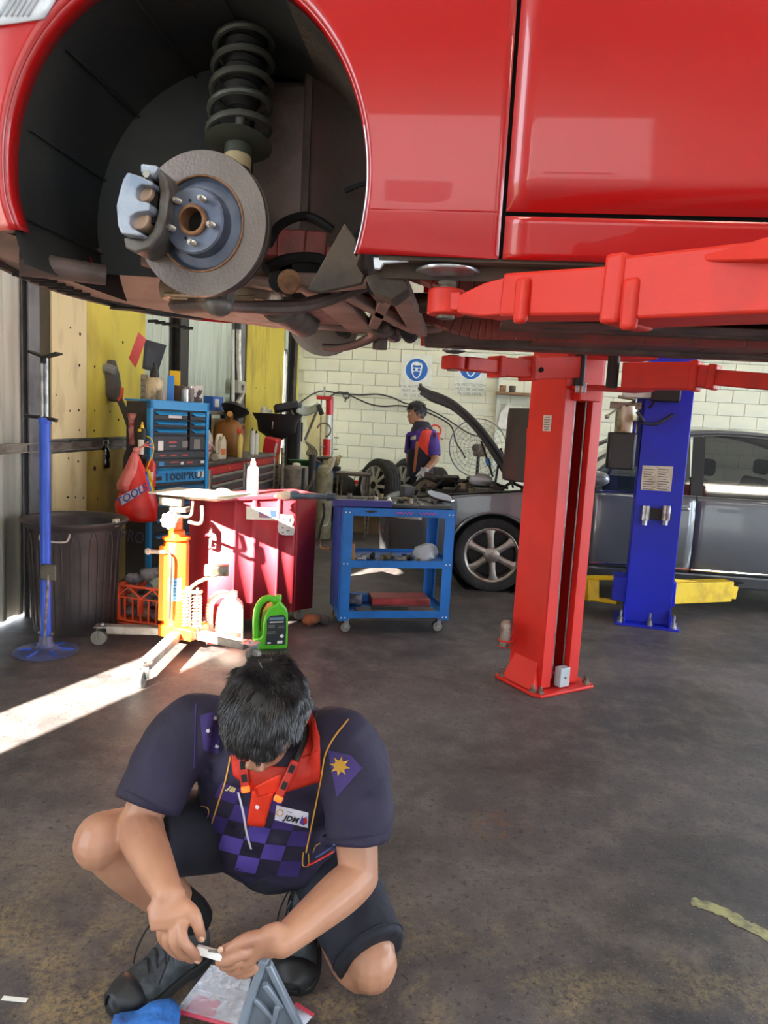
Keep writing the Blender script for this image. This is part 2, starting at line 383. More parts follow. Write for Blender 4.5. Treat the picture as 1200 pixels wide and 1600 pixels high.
# ---- right wall, front wall with open doorways, roof
wall_right = thing('wall_right', loc=(XR, 4, 0)); wall_right['kind'] = 'structure'
for y0, y1, z0, z1 in ((YF, -1.6, 0, ZC), (2.6, 3.8, 0, ZC), (10.4, YB, 0, ZC), (-1.6, 2.6, 3.7, ZC), (3.8, 10.4, 3.7, ZC)):
    MB().box((XR+0.05, (y0+y1)/2, (z0+z1)/2), (0.1, y1-y0, z1-z0)).build('panel', m_clad, wall_right, world=True)
wall_front = thing('wall_front', loc=(2.2, YF, 0)); wall_front['kind'] = 'structure'
for x0, x1, z0, z1 in ((XL, -1.9, 0, ZC), (1.3, 2.3, 0, ZC), (5.9, XR, 0, ZC), (-1.9, 1.3, 3.6, ZC), (2.3, 5.9, 3.6, ZC)):
    MB().box(((x0+x1)/2, YF-0.05, (z0+z1)/2), (x1-x0, 0.1, z1-z0)).build('panel', m_clad, wall_front, world=True)
ceiling = MB().box((2.25, 4.3, ZC+0.05), (10.5, 15.2, 0.1)).build('ceiling', M('roof_sheet', '#b9bab2', 0.6), None); ceiling['kind'] = 'structure'
# unseen building added to keep the low sun off the open doorways
bd = thing('sun_block_building', 'pale grey building added across the yard to block the low sun', 'building', (5, -24, 0)); bd['kind'] = 'structure'
MB().box((6.1, -25, 7.2), (30.2, 6, 14.4)).build('wall', M('pale_render', '#b9b6ae', 0.8), bd, world=True)
for i in range(6):
    f = MB().box((-7+i*5.0, -21.99, 5.0), (2.4, 0.06, 2.0)).build('window', M('window_frame_white', '#d8d8d4', 0.4), bd, world=True)
    MB().box((-7+i*5.0, -21.955, 5.0), (2.2, 0.02, 1.8)).build('pane', M('dark_glass', '#20262b', 0.05), f, world=True)
# ---- roof lights: fluorescent battens
m_tube = M('lit_tube', '#fff6e6', 0.4, var=0.0, emit=30.0); m_white = M('white_enamel', '#dcdcd6', 0.4)
def batten(x, y, lab):
    t = thing('ceiling_light', lab, 'light', (x, y, 4.36), group='fluorescent lights under the roof')
    MB().box((0, 0, 0.05), (1.5, 0.2, 0.06)).build('housing', m_white, t)
    for dy in (-0.06, 0.06): MB().cyl((-0.7, dy, 0.0), (0.7, dy, 0.0), 0.018, n=10).build('tube', m_tube, t)
    for sx in (-0.6, 0.6): MB().cyl((sx, 0, 0.08), (sx, 0, 0.34), 0.006, n=6).build('rod', m_post, t)
for x, wx in ((-1.2, 'along the ribbed left wall'), (1.6, 'along the middle of the roof'), (4.6, 'along the open right side')):
    for y, wy in ((0.4, 'by the front doorways'), (5.2, 'behind the lifted red car'), (9.6, 'near the block wall')):
        batten(x, y, 'twin tube roof light '+wx+', '+wy)
# ---------------------------------------------------------------- the red car up on the lift
m_red = M('red_car_paint', '#b40a0e', 0.3, var=0.03, coat=0.7, spec=0.5)
m_redd = M('dusty_red_underseal', '#8a3a34', 0.5, hex2='#5e3c36', scale=5, bump=0.2)
m_plastic = M('black_liner_plastic', '#26282a', 0.6, hex2='#34332f', scale=4, bump=0.15)
m_dirt = M('dirty_metal', '#53463a', 0.75, hex2='#372e27', scale=6, bump=0.35)
m_under = M('underbody_bounce_red', '#4a3f3b', 0.5, hex2='#6b5650', scale=5, bump=0.25)  # lightened and reddened: light bounced off the floor is painted in
m_iron = M('cast_iron', '#6a6560', 0.5, 0.5, hex2='#4c433c', scale=14, bump=0.2)
m_rotor = M('machined_rotor', '#746a64', 0.4, 0.7, hex2='#5c524d', scale=3, bump=0.1, bscale=160)
m_hat = M('hat_steel_blue', '#69707f', 0.45, 0.5, hex2='#4c5468', scale=9)
m_rust = M('rust_ring', '#8d6547', 0.7, 0.3, hex2='#5e3f2c', scale=20)
m_stud = M('stud_steel', '#c9c5be', 0.3, 0.9)
m_cal = M('caliper_grey', '#a3abb8', 0.42, 0.55, hex2='#8492a6', scale=14, bump=0.15)
m_piston = M('piston_tan', '#c4a489', 0.45, 0.2)
m_alu = M('cast_aluminium', '#b6a48e', 0.42, 0.7, hex2='#8c7863', scale=7, bump=0.3)
m_gap = M('panel_gap_black', '#0c0a0a', 0.8)
m_rub = M('black_rubber', '#1b1a1b', 0.7, bump=0.15)
m_edge = M('bare_metal_edge', '#cdd0d6', 0.3, 0.6)
YN, AX, AZ, AR = 1.5, -0.614, 1.925, 0.39
car = thing('red_car', 'glossy red car raised on the lift with its front wheel off', 'car', (0.8, 2.37, 1.78))
# plan outline of the body: s runs along the near side (s = x) and on round the nose
_nose = crom([(-0.95, YN), (-1.05, YN+0.004), (-1.22, YN+0.05), (-1.36, YN+0.20), (-1.42, YN+0.45), (-1.45, YN+0.88), (-1.42, YN+1.31), (-1.36, YN+1.56), (-1.22, YN+1.71), (-1.05, YN+1.756), (-0.95, YN+1.76)], 8)
_cum = [0.0]
for a, b in zip(_nose, _nose[1:]): _cum.append(_cum[-1]+math.dist(a, b))
def plan(s):
    if s >= -0.95: return (s, YN, (0, -1))
    d = -0.95-s
    for i in range(len(_cum)-1):
        if d <= _cum[i+1] or i == len(_cum)-2:
            t = (d-_cum[i])/(_cum[i+1]-_cum[i]); a, b = _nose[i], _nose[i+1]
            tx, ty = b[0]-a[0], b[1]-a[1]; l = math.hypot(tx, ty)
            return (a[0]+tx*t, a[1]+ty*t, (ty/l*-1 if False else -ty/l, tx/l))
def side(s, z, off=0.0):
    x, y, n = plan(s)
    if s < -0.95: n = (n[0], n[1])
    tuck = 0.0
    if z < 1.868: tuck = (1.868-z)*0.28
    if z > 2.25: tuck = 0.16*(z-2.25)**2
    tuck -= 0.012*math.sin(max(0, min(1, (z-1.87)/0.5))*math.pi)
    k = off-tuck
    return V((x+n[0]*k, y+n[1]*k, z))
def nrm(s): return plan(s)[2]
ZB, ZS, ZT = 1.786, 1.868, 2.78           # sill bottom, door bottom gap, top of what is built as side
def arch(t):                              # 0 front foot .. 1 rear foot
    a = math.radians(196-(196+20)*t)
    x = AX+AR*math.cos(a); z = AZ+(0.425 if math.sin(a) > 0 else 0.40)*math.sin(a)
    return x, max(z, ZB+0.002)
def outer(t):
    x, z = arch(t); dx, dz = x-AX, z-AZ
    L, R, B, T = -1.50, 0.045, ZB, ZT
    k = 1e9
    if dx < 0: k = min(k, (L-AX)/dx)
    if dx > 0: k = min(k, (R-AX)/dx)
    if dz > 0: k = min(k, (T-AZ)/dz)
    if dz < 0: k = min(k, max(1.0, (B-AZ)/dz)) if False else k
    ox, oz = AX+dx*k, AZ+dz*k
    return ox, max(oz, B)
NT = 96
ts = [i/NT for i in range(NT+1)]
# make sure the corners of the outline are hit
mb = MB(); NSS = 18
for j in range(NSS+1):
    for t in ts:
        ax, az = arch(t); ox, oz = outer(t); k = (j/NSS)**1.2
        mb.v.append(tuple(side(ax+(ox-ax)*k, az+(oz-az)*k)))
for j in range(NSS):
    for i in range(NT):
        a = j*(NT+1)+i; mb.f.append((a, a+1, a+NT+2, a+NT+1))
fender = mb.build('front_fender', m_red, car, world=True, sharp=60, solid=0.006, off=-1 if False else 0)
mb = MB()                                 # arch lip turned inwards
for t in ts:
    ax, az = arch(t); p = side(ax, az); n = nrm(ax)
    mb.v += [tuple(p), (p.x+(AX-p.x)*0.014, p.y+0.008, p.z+(AZ-p.z)*0.014), (p.x+(AX-p.x)*0.014, p.y+0.04, p.z+(AZ-p.z)*0.014)]
mb.f = [(3*i+k, 3*i+k+1, 3*i+k+4, 3*i+k+3) for i in range(NT) for k in (0, 1)]
mb.build('arch_lip', m_red, fender, world=True, sharp=60, solid=0.002)
mb = MB()
lp = [side(*arch(t)) + V((-0.002, -0.003, 0)) for t in ts if t > 0.84]
mb.tube(lp, 0.0017, 6); mb.build('chipped_edge', m_edge, fender, world=True)
# crease low on the fender
mb = MB(); mb.tube([side(x, ZS+0.003, 0.001) for x in [-0.22+0.26*i/10 for i in range(11)]], 0.0022, 6); mb.build('fender_crease', m_red, fender, world=True)
# nose: bumper skin, grille and far side
mb = MB(); S0, S1 = -1.50, -0.95-_cum[-1]+0.13
def bump_z(s, k): return 1.80+0.05*min(1, (-1.5-s)/0.3)+k*0.62
mb.grid(lambda u, v: side(S0+(S1-S0)*u, bump_z(S0+(S1-S0)*u, v)), 40, 10)
mb.build('front_bumper', m_red, car, world=True, sharp=60, solid=0.006, off=0)
mb = MB(); mb.grid(lambda u, v: side(-1.9-1.1*u, 1.95+0.16*v, 0.012), 16, 3); mb.build('grille', m_plastic, car, world=True, solid=0.01)
# headlamp
m_lens = M('headlamp_clear', '#dfe6ee', 0.08, var=0.1, scale=40, coat=1.0)
def quad(a, b, c, d): return lambda u, v: side(*[(a[i]*(1-u)+b[i]*u)*(1-v)+(d[i]*(1-u)+c[i]*u)*v for i in (0, 1)], 0.007)
hl = MB().grid(quad((-1.03, 2.205), (-0.905, 2.222), (-0.79, 2.40), (-1.13, 2.40)), 10, 10).build('headlamp', m_lens, car, world=True, solid=0.006, label='clear headlamp lens')
mb = MB()
for k in range(6): mb.tube([side(-1.0+0.012*k+0.02*j, 2.225+0.025*k*0+0.03*j, 0.011) for j in range(6)], 0.004, 5)
mb.build('reflector_rib', m_edge, hl, world=True)
# door, sill, rear quarter
def panel(x0, x1, z0, z1, name, nx=20, nz=12, gap=0.0):
    return MB().grid(lambda u, v: side(x0+(x1-x0)*u, z0+(z1-z0)*v), nx, nz).build(name, m_red, car, world=True, sharp=60, solid=0.006, off=0)
front_door = panel(0.053, 1.12, ZS+0.004, ZT, 'front_door')
panel(1.128, 1.95, ZS+0.004, ZT, 'rear_door'); panel(1.958, 3.05, ZB, ZT, 'rear_quarter')
panel(0.053, 1.95, ZB, ZS-0.004, 'sill_panel', 30, 6)
mb = MB().grid(lambda u, v: side(0.03+2.2*u, ZB+(ZT-ZB)*v, -0.02), 30, 14); mb.build('inner_frame', m_gap, car, world=True)
# dirt line under the sill and the pinch weld
mb = MB(); mb.box((1.05, YN+0.045, ZB-0.002), (2.5, 0.03, 0.008)); mb.box((1.05, YN+0.09, ZB-0.012), (2.5, 0.004, 0.04)); mb.build('pinch_weld', m_dirt, car, world=True)
# wheelhouse
RW, YW0, YW1 = 0.398, YN+0.02, YN+0.50
def house(a0, a1, y0, y1, r=RW, n=28):
    return lambda u, v: V((AX+r*math.cos(a0+(a1-a0)*u)*(1.0 if True else 1), y0+(y1-y0)*v, AZ+(r+0.03)*math.sin(a0+(a1-a0)*u)))
R_ = math.radians
mb = MB().grid(house(R_(205), R_(62), YW0, YW1), 36, 6)
for k in range(5):
    a = R_(190-26*k); mb.tube([V((AX+0.392*math.cos(a), y, AZ+0.42*math.sin(a))) for y in (YW0+0.05, YW1-0.05)], 0.003, 6)
liner = mb.build('wheel_liner', m_plastic, car, world=True, sharp=60)
mb = MB().grid(house(R_(62), R_(-22), YW0, YW1), 24, 6); rearh = mb.build('wheelhouse_rear', m_dirt, car, world=True, sharp=60)
# inner walls: lined part, strut recess, bare part
mb = MB()
def zarc(x): return AZ+0.43*math.sqrt(max(0, 1-((x-AX)/0.405)**2))
def wallgrid(x0, x1, y0, y1, zlow): return lambda u, v: V((x0+(x1-x0)*u, y0+(y1-y0)*u, zlow(x0+(x1-x0)*u)+(zarc(x0+(x1-x0)*u)-zlow(x0+(x1-x0)*u))*v))
mb.grid(wallgrid(-1.018, -0.62, YN+0.40, YN+0.46, lambda x: 1.80), 14, 10)
mb.build('inner_liner', m_plastic, car, world=True, sharp=60)
mb = MB().grid(wallgrid(-0.47, -0.21, YN+0.44, YN+0.40, lambda x: 1.90-0.02*(x+0.47)/0.26), 12, 10); mb.build('inner_wall', M('wheelhouse_red_dirt', '#4a2a22', 0.7, hex2='#3d3128', scale=4, bump=0.25), car, world=True)
mb = MB(); mb.grid(lambda u, v: V((-0.62+0.15*u, YN+0.46+0.16*math.sin(math.pi*u), 1.85+0.55*v)), 12, 6); mb.build('strut_tower', m_plastic, car, world=True)
mb = MB(); mb.box((-0.455, YN+0.44, 2.17), (0.016, 0.02, 0.42)); mb.build('seam', m_dirt, car, world=True)
mb = MB(); mb.tube([(-0.30, YN+0.38, 2.20), (-0.28, YN+0.36, 2.12), (-0.275, YN+0.35, 2.0), (-0.285, YN+0.36, 1.93), (-0.32, YN+0.38, 1.9)], 0.009, 7, 4)
mb.tube([(-0.275, YN+0.35, 2.03), (-0.30, YN+0.36, 2.03), (-0.34, YN+0.38, 2.02)], 0.006, 6, 3); mb.build('wiring', m_rub, car, world=True)
# strut with coil spring
st_t, st_b = PY(383, 55, 1.80), PY(371, 250, 1.74); ax = (V(st_b)-V(st_t)); L_ = ax.length; axn = ax.normalized()
strut = thing('suspension_strut', None, None, tuple(st_b)); strut.parent = car; strut.location = V(st_b)-V((0.8, 2.37, 1.78))
x_, y_, z_ = frame(axn)
mb = MB(); pts = []
for i in range(5*20+1):
    a = i/20*2*math.pi; q = i/100
    r = 0.066+0.006*q
    pts.append(V(st_t)+axn*(L_*(0.0+0.86*q))+x_*math.cos(a)*r+y_*math.sin(a)*r)
mb.tube(pts, 0.0085, 8); mb.build('coil_spring', M('spring_grey', '#4b4d46', 0.5, 0.3), strut, world=True)
mb = MB(); prof = [(0.05, -0.02)]
for k in range(8): prof += [(0.047, 0.01+k*0.022), (0.038, 0.021+k*0.022)]
prof += [(0.03, 0.19)]; mb.lathe(prof, st_t, axn, 18); mb.build('dust_boot', m_rub, strut, world=True)
mb = MB(); mb.cyl(st_t, st_b, 0.011, n=12); mb.build('damper_rod', m_stud, strut, world=True)
mb = MB(); mb.lathe([(0.075, L_*0.86), (0.08, L_*0.88), (0.06, L_*0.90), (0.032, L_*0.90), (0.031, L_+0.16)], st_t, axn, 20); mb.build('damper_body', M('damper_green_grey', '#45493f', 0.5, 0.2), strut, world=True)
mb = MB(); mb.lathe([(0.033, L_*0.985), (0.033, L_*0.985+0.03)], st_t, axn, 20); mb.build('label_band', M('cream_label', '#b9a67f', 0.6), strut, world=True)
# brake disc, hub, caliper
DC = V(PY(313, 350, 1.595)); steer = 6
Rd = rot('Z', -steer) @ rot('X', 2); dn = Rd @ V((0, -1, 0)); dx_, dz_ = Rd @ V((1, 0, 0)), Rd @ V((0, 0, 1))
disc = thing('brake_disc', None, None, tuple(DC)); disc.parent = car; disc.location = DC-V((0.8, 2.37, 1.78))
rO = 0.154
mb = MB().lathe([(0.098, -0.028), (rO, -0.028), (rO+0.001, -0.022), (rO+0.001, -0.018), (rO-0.006, -0.017), (rO-0.006, -0.011), (rO+0.001, -0.010), (rO+0.001, -0.004), (rO, 0), (0.103, 0.0), (0.101, -0.003), (0.098, -0.003), (0.098, -0.028)], DC, dn, 72, cap=False)
mb.build('friction_ring', m_rotor, disc, world=True, sharp=30)
mb = MB().lathe([(0.100, -0.004), (0.092, -0.010), (0.072, -0.004), (0.070, 0.030), (0.066, 0.034), (0.030, 0.034), (0.030, 0.0)], DC, dn, 64, cap=False)
hat = mb.build('disc_hat', m_hat, disc, world=True, sharp=30)
mb = MB().lathe([(0.033, 0.032), (0.033, 0.040), (0.030, 0.043), (0.025, 0.043), (0.025, -0.01)], DC, dn, 40, cap=False); mb.build('hub_bore', m_rust, disc, world=True)
mb = MB().cyl(DC-dn*0.01, DC+dn*0.004, 0.026, n=24); mb.build('hub_cap_face', m_gap, disc, world=True)
mb = MB().torus(DC+dn*0.001, 0.101, 0.0025, dn, 60, 6); mb.build('rust_line', m_rust, disc, world=True)
for k in range(5):
    a = math.radians(72*k+58); c = DC+(dx_*math.cos(a)+dz_*math.sin(a))*0.049
    mb = MB().cyl(c+dn*0.03, c+dn*0.056, 0.0058, n=12); mb.cyl(c+dn*0.056, c+dn*0.060, 0.005, 0.0035, n=12)
    for q in range(5): mb.torus(c+dn*(0.038+0.004*q), 0.0058, 0.0009, dn, 12, 4)
    mb.build('wheel_stud', m_stud, hat, world=True)
mb = MB()
for a in (100, 245): c = DC+(dx_*math.cos(R_(a))+dz_*math.sin(R_(a)))*0.041; MB().cyl(c+dn*0.030, c+dn*0.0348, 0.0035, n=10).build('threaded_hole', m_gap, hat, world=True)
cal = thing('brake_caliper', None, None, tuple(DC)); cal.parent = car; cal.location = DC-V((0.8, 2.37, 1.78))
zp = lambda x, y: (150+x/2.667, 220+y/2.667)
def pxprism(pts, Y0, Y1, mb=None):
    """Outline met with the plane Y0 at its real place, extruded back to Y1 (same x, z)."""
    mb = mb or MB(); P = [PY(*zp(*p), Y0) for p in pts]
    poly = [(p.x, p.z) for p in P]
    return mb.prism(poly, 0, Y1-Y0, Matrix(((1, 0, 0), (0, 0, 1), (0, 1, 0))), (0, Y0, 0))
body = [(130, 130), (165, 140), (192, 150), (236, 172), (232, 188), (190, 181), (166, 200), (162, 225), (178, 250), (222, 258), (220, 292), (168, 300), (140, 318), (138, 342), (152, 366), (190, 384), (186, 396), (104, 386), (90, 352), (84, 270), (98, 208), (112, 160)]
pxprism(body, 1.495, 1.555).build('caliper_body', m_cal, cal, world=True, bev=0.008, seg=3)
pxprism([(128, 128), (196, 148), (232, 168), (250, 200), (240, 300), (215, 380), (186, 398), (102, 388), (86, 350), (82, 270), (98, 205)], 1.553, 1.635).build('caliper_bridge', m_iron, cal, world=True, bev=0.006)
pxprism([(250, 102), (292, 150), (304, 215), (290, 320), (262, 400), (226, 445), (165, 466), (120, 446), (112, 400), (140, 402), (196, 412), (236, 372), (256, 300), (264, 220), (256, 160), (240, 130)], 1.525, 1.62).build('caliper_bracket', m_iron, cal, world=True, bev=0.005)
pxprism([(182, 92), (222, 96), (258, 102), (236, 152), (184, 134)], 1.51, 1.60).build('bracket_ear', m_cal, cal, world=True, bev=0.005)
for (x, y) in ((214, 222), (198, 335)):
    c = PY(*zp(x, y), 1.548); MB().cyl(c+V((0, -0.030, 0)), c+V((0, 0.05, 0)), 0.0235, n=24).build('piston', m_piston, cal, world=True, bev=0.002)
pxprism([(232, 185), (262, 195), (250, 340), (222, 345)], 1.535, 1.56).build('brake_pad', m_gap, cal, world=True)
b_ = PY(*zp(214, 142), 1.505); MB().cyl(b_, b_+V((0, 0.05, 0)), 0.005, n=10).cyl(b_+V((0, -0.006, 0)), b_, 0.008, n=6).build('slide_bolt', m_stud, cal, world=True)
# knuckle, shield and arms behind the disc
mb = MB().lathe([(0.05, -0.055), (0.145, -0.05), (0.15, -0.045), (0.05, -0.045)], DC, dn, 40); mb.build('dust_shield', m_under, car, world=True)
mb = MB().cyl(DC-dn*0.03, DC-dn*0.16, 0.055, 0.045, n=20); mb.bar(DC-dn*0.11, V(st_b)+axn*0.13, 0.06, 0.05); mb.bar(DC-dn*0.11, DC-dn*0.10+V((0, 0, -0.155)), 0.055, 0.06); mb.ell(DC-dn*0.10+V((0.0, 0, -0.16)), (0.035, 0.035, 0.03)); mb.build('steering_knuckle', m_iron, car, world=True)
bj = DC-dn*0.10+V((0, 0, -0.165))
arm = MB(); arm.tube([bj, PY(470, 478, 1.95), PY(560, 448, 2.0), PY(600, 432, 2.0)], [0.026, 0.02, 0.022, 0.028], 10, 5, flat=0.7)
arm.tube([bj, PY(330, 475, 1.95), PY(280, 478, 2.1)], [0.026, 0.03, 0.035], 10, 5, flat=0.7); arm.build('lower_arm', m_under, car, world=True)
MB().cyl(PY(452, 440, 1.70), PY(452, 440, 1.85), 0.028, n=14).cyl(PY(455, 442, 1.68), PY(455, 442, 1.70), 0.018, n=12).build('arm_bush', m_rust, car, world=True)
mb = MB(); mb.tube([PY(415, 420, 1.80), PY(450, 405, 1.86), PY(500, 405, 1.9), PY(530, 430, 1.92)], 0.014, 8, 5); mb.tube([PY(420, 380, 1.75), PY(440, 350, 1.86), PY(480, 338, 1.92), PY(520, 360, 1.93)], 0.012, 8, 5); mb.build('brake_hose', m_rub, car, world=True)
mb = MB(); mb.box((-0.36, YN+0.47, 1.86), (0.26, 0.03, 0.12)); mb.build('mount_plate', m_gap, car, world=True)
P_ = lambda l, Y: [PY(x, y, Y) for x, y in l]
def slab(pxs, Y, thick, name, mat, bev=0.004, dirv=(0, 1, 0), parent=None):
    a = P_(pxs, Y) if not isinstance(Y, (list, tuple)) else [PY(x, y, q) for (x, y), q in zip(pxs, Y)]
    n = len(a); d = V(dirv)*thick; mb = MB()
    mb.add(list(a)+[p+d for p in a], [tuple(range(n)), tuple(reversed(range(n, 2*n)))]+[(i, i+n, (i+1) % n+n, (i+1) % n) for i in range(n)])
    return mb.build(name, mat, parent or car, world=True, bev=bev)
slab([(480, 452), (538, 348), (556, 372), (572, 425), (566, 444), (500, 458)], 1.62, 0.012, 'splash_guard', m_dirt)
slab([(570, 432), (598, 420), (626, 424), (640, 450), (612, 470), (580, 455)], 1.60, 0.09, 'jack_point_bracket', m_dirt)
slab([(582, 400), (640, 402), (638, 410), (600, 412), (594, 422), (584, 420)], 1.535, 0.006, 'sill_end_tab', m_edge)
# ---- underside
def hplate(x0, x1, y0, y1, z, t, name, mat, bev=0.004): return MB().box(((x0+x1)/2, (y0+y1)/2, z+t/2), (x1-x0, y1-y0, t)).build(name, mat, car, world=True, bev=bev)
mb = MB().grid(lambda u, v: V((-0.12+3.1*u, YN+0.09+1.60*v, 1.845+0.07*math.exp(-((v-0.5)/0.1)**2)+0.006*math.cos(u*70))), 120, 24); mb.build('floor_pan', m_redd, car, world=True, sharp=60)
mb = MB()
for y in (YN+0.47, YN+1.30):
    rail = crom([(-0.95, y, 1.90), (-0.45, y, 1.90), (-0.20, y, 1.87), (0.0, y+0.0, 1.815), (0.25, y, 1.815), (1.2, y, 1.815), (3.0, y, 1.83)], 6)
    mb = MB()
    for a, b in zip(rail, rail[1:]): mb.bar(a, b, 0.085, 0.07)
    mb.build('frame_rail', m_redd, car, world=True, bev=0.004)
mb = MB()
for x in (0.55, 1.25): mb.box((x, YN+0.88, 1.835), (0.12, 1.3, 0.03))
mb.build('crossmember', m_redd, car, world=True, bev=0.006)
hplate(0.10, 2.6, YN+1.02, YN+1.25, 1.80, 0.012, 'under_cover', m_under); hplate(0.25, 2.6, YN+1.36, YN+1.66, 1.795, 0.012, 'side_cover', m_under)
mb = MB()
for k in range(9): mb.box((0.4+k*0.26, YN+1.51, 1.795), (0.012, 0.28, 0.006))
mb.box((1.4, YN+1.14, 1.798), (2.3, 0.015, 0.008)); mb.build('cover_rib', m_under, car, world=True)
slab([(668, 582), (742, 566), (760, 586), (700, 600)], 2.5, 0.05, 'cover_bracket', m_dirt) if False else None
mb = MB(); mb.tube([(-0.2, YN+0.88, 1.83), (0.3, YN+0.88, 1.85), (1.4, YN+0.86, 1.85), (2.8, YN+0.8, 1.83)], 0.032, 12, 6); mb.build('exhaust_pipe', M('exhaust_steel', '#5a504a', 0.5, 0.6, hex2='#6b4a38'), car, world=True)
# engine bay underside: tray, sump, subframe
m_tray = M('bounce_pink_undertray', '#94796f', 0.55, hex2='#6b5650', scale=4, bump=0.15)  # pinkish tone carries the floor bounce light in the tray colour
tray = MB()
def trayf(u, v):
    y = YN+0.10+1.56*v; xf = -1.40+0.40*abs(2*v-1)**3.2
    x = xf+(-0.74-xf)*u; k_ = max(0, min(1, (x+1.12)/0.10)); y = max(y, YN+0.10+0.36*k_) if v < 0.5 else y; return V((x, y, 1.845-0.03*math.sin(math.pi*min(1, u*1.0))+0.03*abs(2*v-1)**2*(1-u)))
tray.grid(trayf, 20, 24); tr = tray.build('undertray', m_tray, car, world=True, solid=0.006, sharp=50)
mb = MB()
for k in range(7): p = PZ(20+14*k, 428+5*k, 1.822); MB().bar(p, p+V((0.075, 0.02, 0)), 0.010, 0.012).build('tray_slot', m_gap, tr, world=True)
for k in range(6): p = PZ(232+11*k, 502+2.2*k, 1.818); MB().bar(p, p+V((0.05, -0.02, 0)), 0.010, 0.012).build('tray_slot', m_gap, tr, world=True)
c = PZ(200, 484, 1.822); MB().lathe([(0.075, 0), (0.07, 0.008)], c, (0, 0, 1), 28, sy=0.45).build('tray_opening', m_gap, tr, world=True)
mb = MB(); mb.tube([(-1.36, YN+0.30, 1.85), (-1.42, YN+0.88, 1.835), (-1.36, YN+1.46, 1.85), (-1.20, YN+1.68, 1.86)], 0.012, 8, 8); mb.build('bumper_lip', m_plastic, car, world=True)
mb = MB(); mb.lathe([(0.13, 0.0), (0.135, 0.03), (0.12, 0.12), (0.14, 0.16)], (-0.72, YN+0.56, 1.762), (0, 0, 1), 20, sx=1.35, sy=0.9)
for k in range(5): mb.box((-0.72, YN+0.46+0.05*k, 1.762), (0.26, 0.008, 0.012))
mb.build('gearbox_pan', m_alu, car, world=True, bev=0.004)
mb = MB(); mb.box((-0.66, YN+1.05, 1.86), (0.42, 0.44, 0.12)); mb.cyl((-0.62, YN+0.8, 1.80), (-0.62, YN+1.2, 1.80), 0.06, n=16); mb.build('engine_sump', m_iron, car, world=True, bev=0.01)
mb = MB(); mb.box((-0.62, YN+0.88, 2.12), (0.7, 0.8, 0.42)); mb.build('engine_block', m_under, car, world=True, bev=0.02)
sub = MB()
sub.tube([(-0.86, YN+0.34, 1.83), (-0.55, YN+0.46, 1.80), (-0.30, YN+0.40, 1.80), (-0.12, YN+0.30, 1.83)], [0.03, 0.034, 0.034, 0.03], 8, 5, flat=0.6)
sub.tube([(-0.86, YN+1.42, 1.83), (-0.55, YN+1.30, 1.80), (-0.30, YN+1.36, 1.80), (-0.12, YN+1.46, 1.83)], [0.03, 0.034, 0.034, 0.03], 8, 5, flat=0.6)
for x, w in ((-0.42, 0.10), (-0.20, 0.06)): sub.bar((x, YN+0.38, 1.80), (x, YN+1.38, 1.80), w, 0.035)
sub.bar((-0.38, YN+0.45, 1.80), (-0.22, YN+1.3, 1.80), 0.04, 0.03); sub.bar((-0.38, YN+1.3, 1.80), (-0.22, YN+0.45, 1.80), 0.04, 0.03)
sub.build('subframe', m_tray, car, world=True, bev=0.004)
for sg, yo in ((1, YN+0.40), (-1, YN+1.36)):
    mb = MB(); mb.cyl((-0.24, yo-0.05, 1.79), (-0.24, yo+0.05, 1.79), 0.032, n=14); mb.cyl((-0.50, yo-0.04, 1.79), (-0.50, yo+0.04, 1.79), 0.028, n=14); mb.build('mount_bush', m_rub, car, world=True, bev=0.003)
mb = MB(); mb.tube([(-0.33, YN+1.25, 1.79), (-0.42, YN+1.38, 1.755), (-0.52, YN+1.46, 1.735), (-0.60, YN+1.47, 1.735)], [0.05, 0.055, 0.05, 0.03], 12, 6, flat=0.45)
mb.cyl((-0.36, YN+1.42, 1.73), (-0.36, YN+1.42, 1.83), 0.03, n=14); mb.tube([(-0.33, YN+1.25, 1.80), (-0.3, YN+1.45, 1.79), (-0.33, YN+1.55, 1.80)], 0.025, 8, 4); mb.build('lower_arm', m_under, car, world=True, bev=0.003)
mb = MB(); mb.lathe([(0.05, -0.1), (0.155, -0.09), (0.155, -0.06), (0.05, -0.05)], (AX, YN+1.62, 1.86), (0, 1, 0), 36); mb.build('far_disc', m_rotor, car, world=True)
mb = MB(); mb.tube([(AX-0.16, YN+0.34, 1.845), (AX-0.10, YN+0.6, 1.85), (AX-0.1, YN+1.2, 1.85), (AX-0.16, YN+1.45, 1.845)], 0.014, 8, 5); mb.build('sway_bar', m_under, car, world=True)
mb = MB(); mb.torus(PY(128, 412, 1.85), 0.022, 0.009, (0, 1, 0.3), 20, 8); mb.bar(PY(128, 412, 1.85)+V((0, 0, 0.02)), PY(140, 400, 1.9)+V((0, 0.1, 0.06)), 0.03, 0.02); mb.build('tow_hook', m_red, car, world=True)
mb = MB(); mb.cyl(PY(30, 410, 1.62), PY(165, 430, 1.72), 0.03, 0.024, n=12); mb.build('bumper_beam', m_under, car, world=True)
MB().box((1.4, YN+1.70, 1.815), (3.2, 0.10, 0.075)).build('far_sill_inner', m_under, car, world=True, bev=0.01)
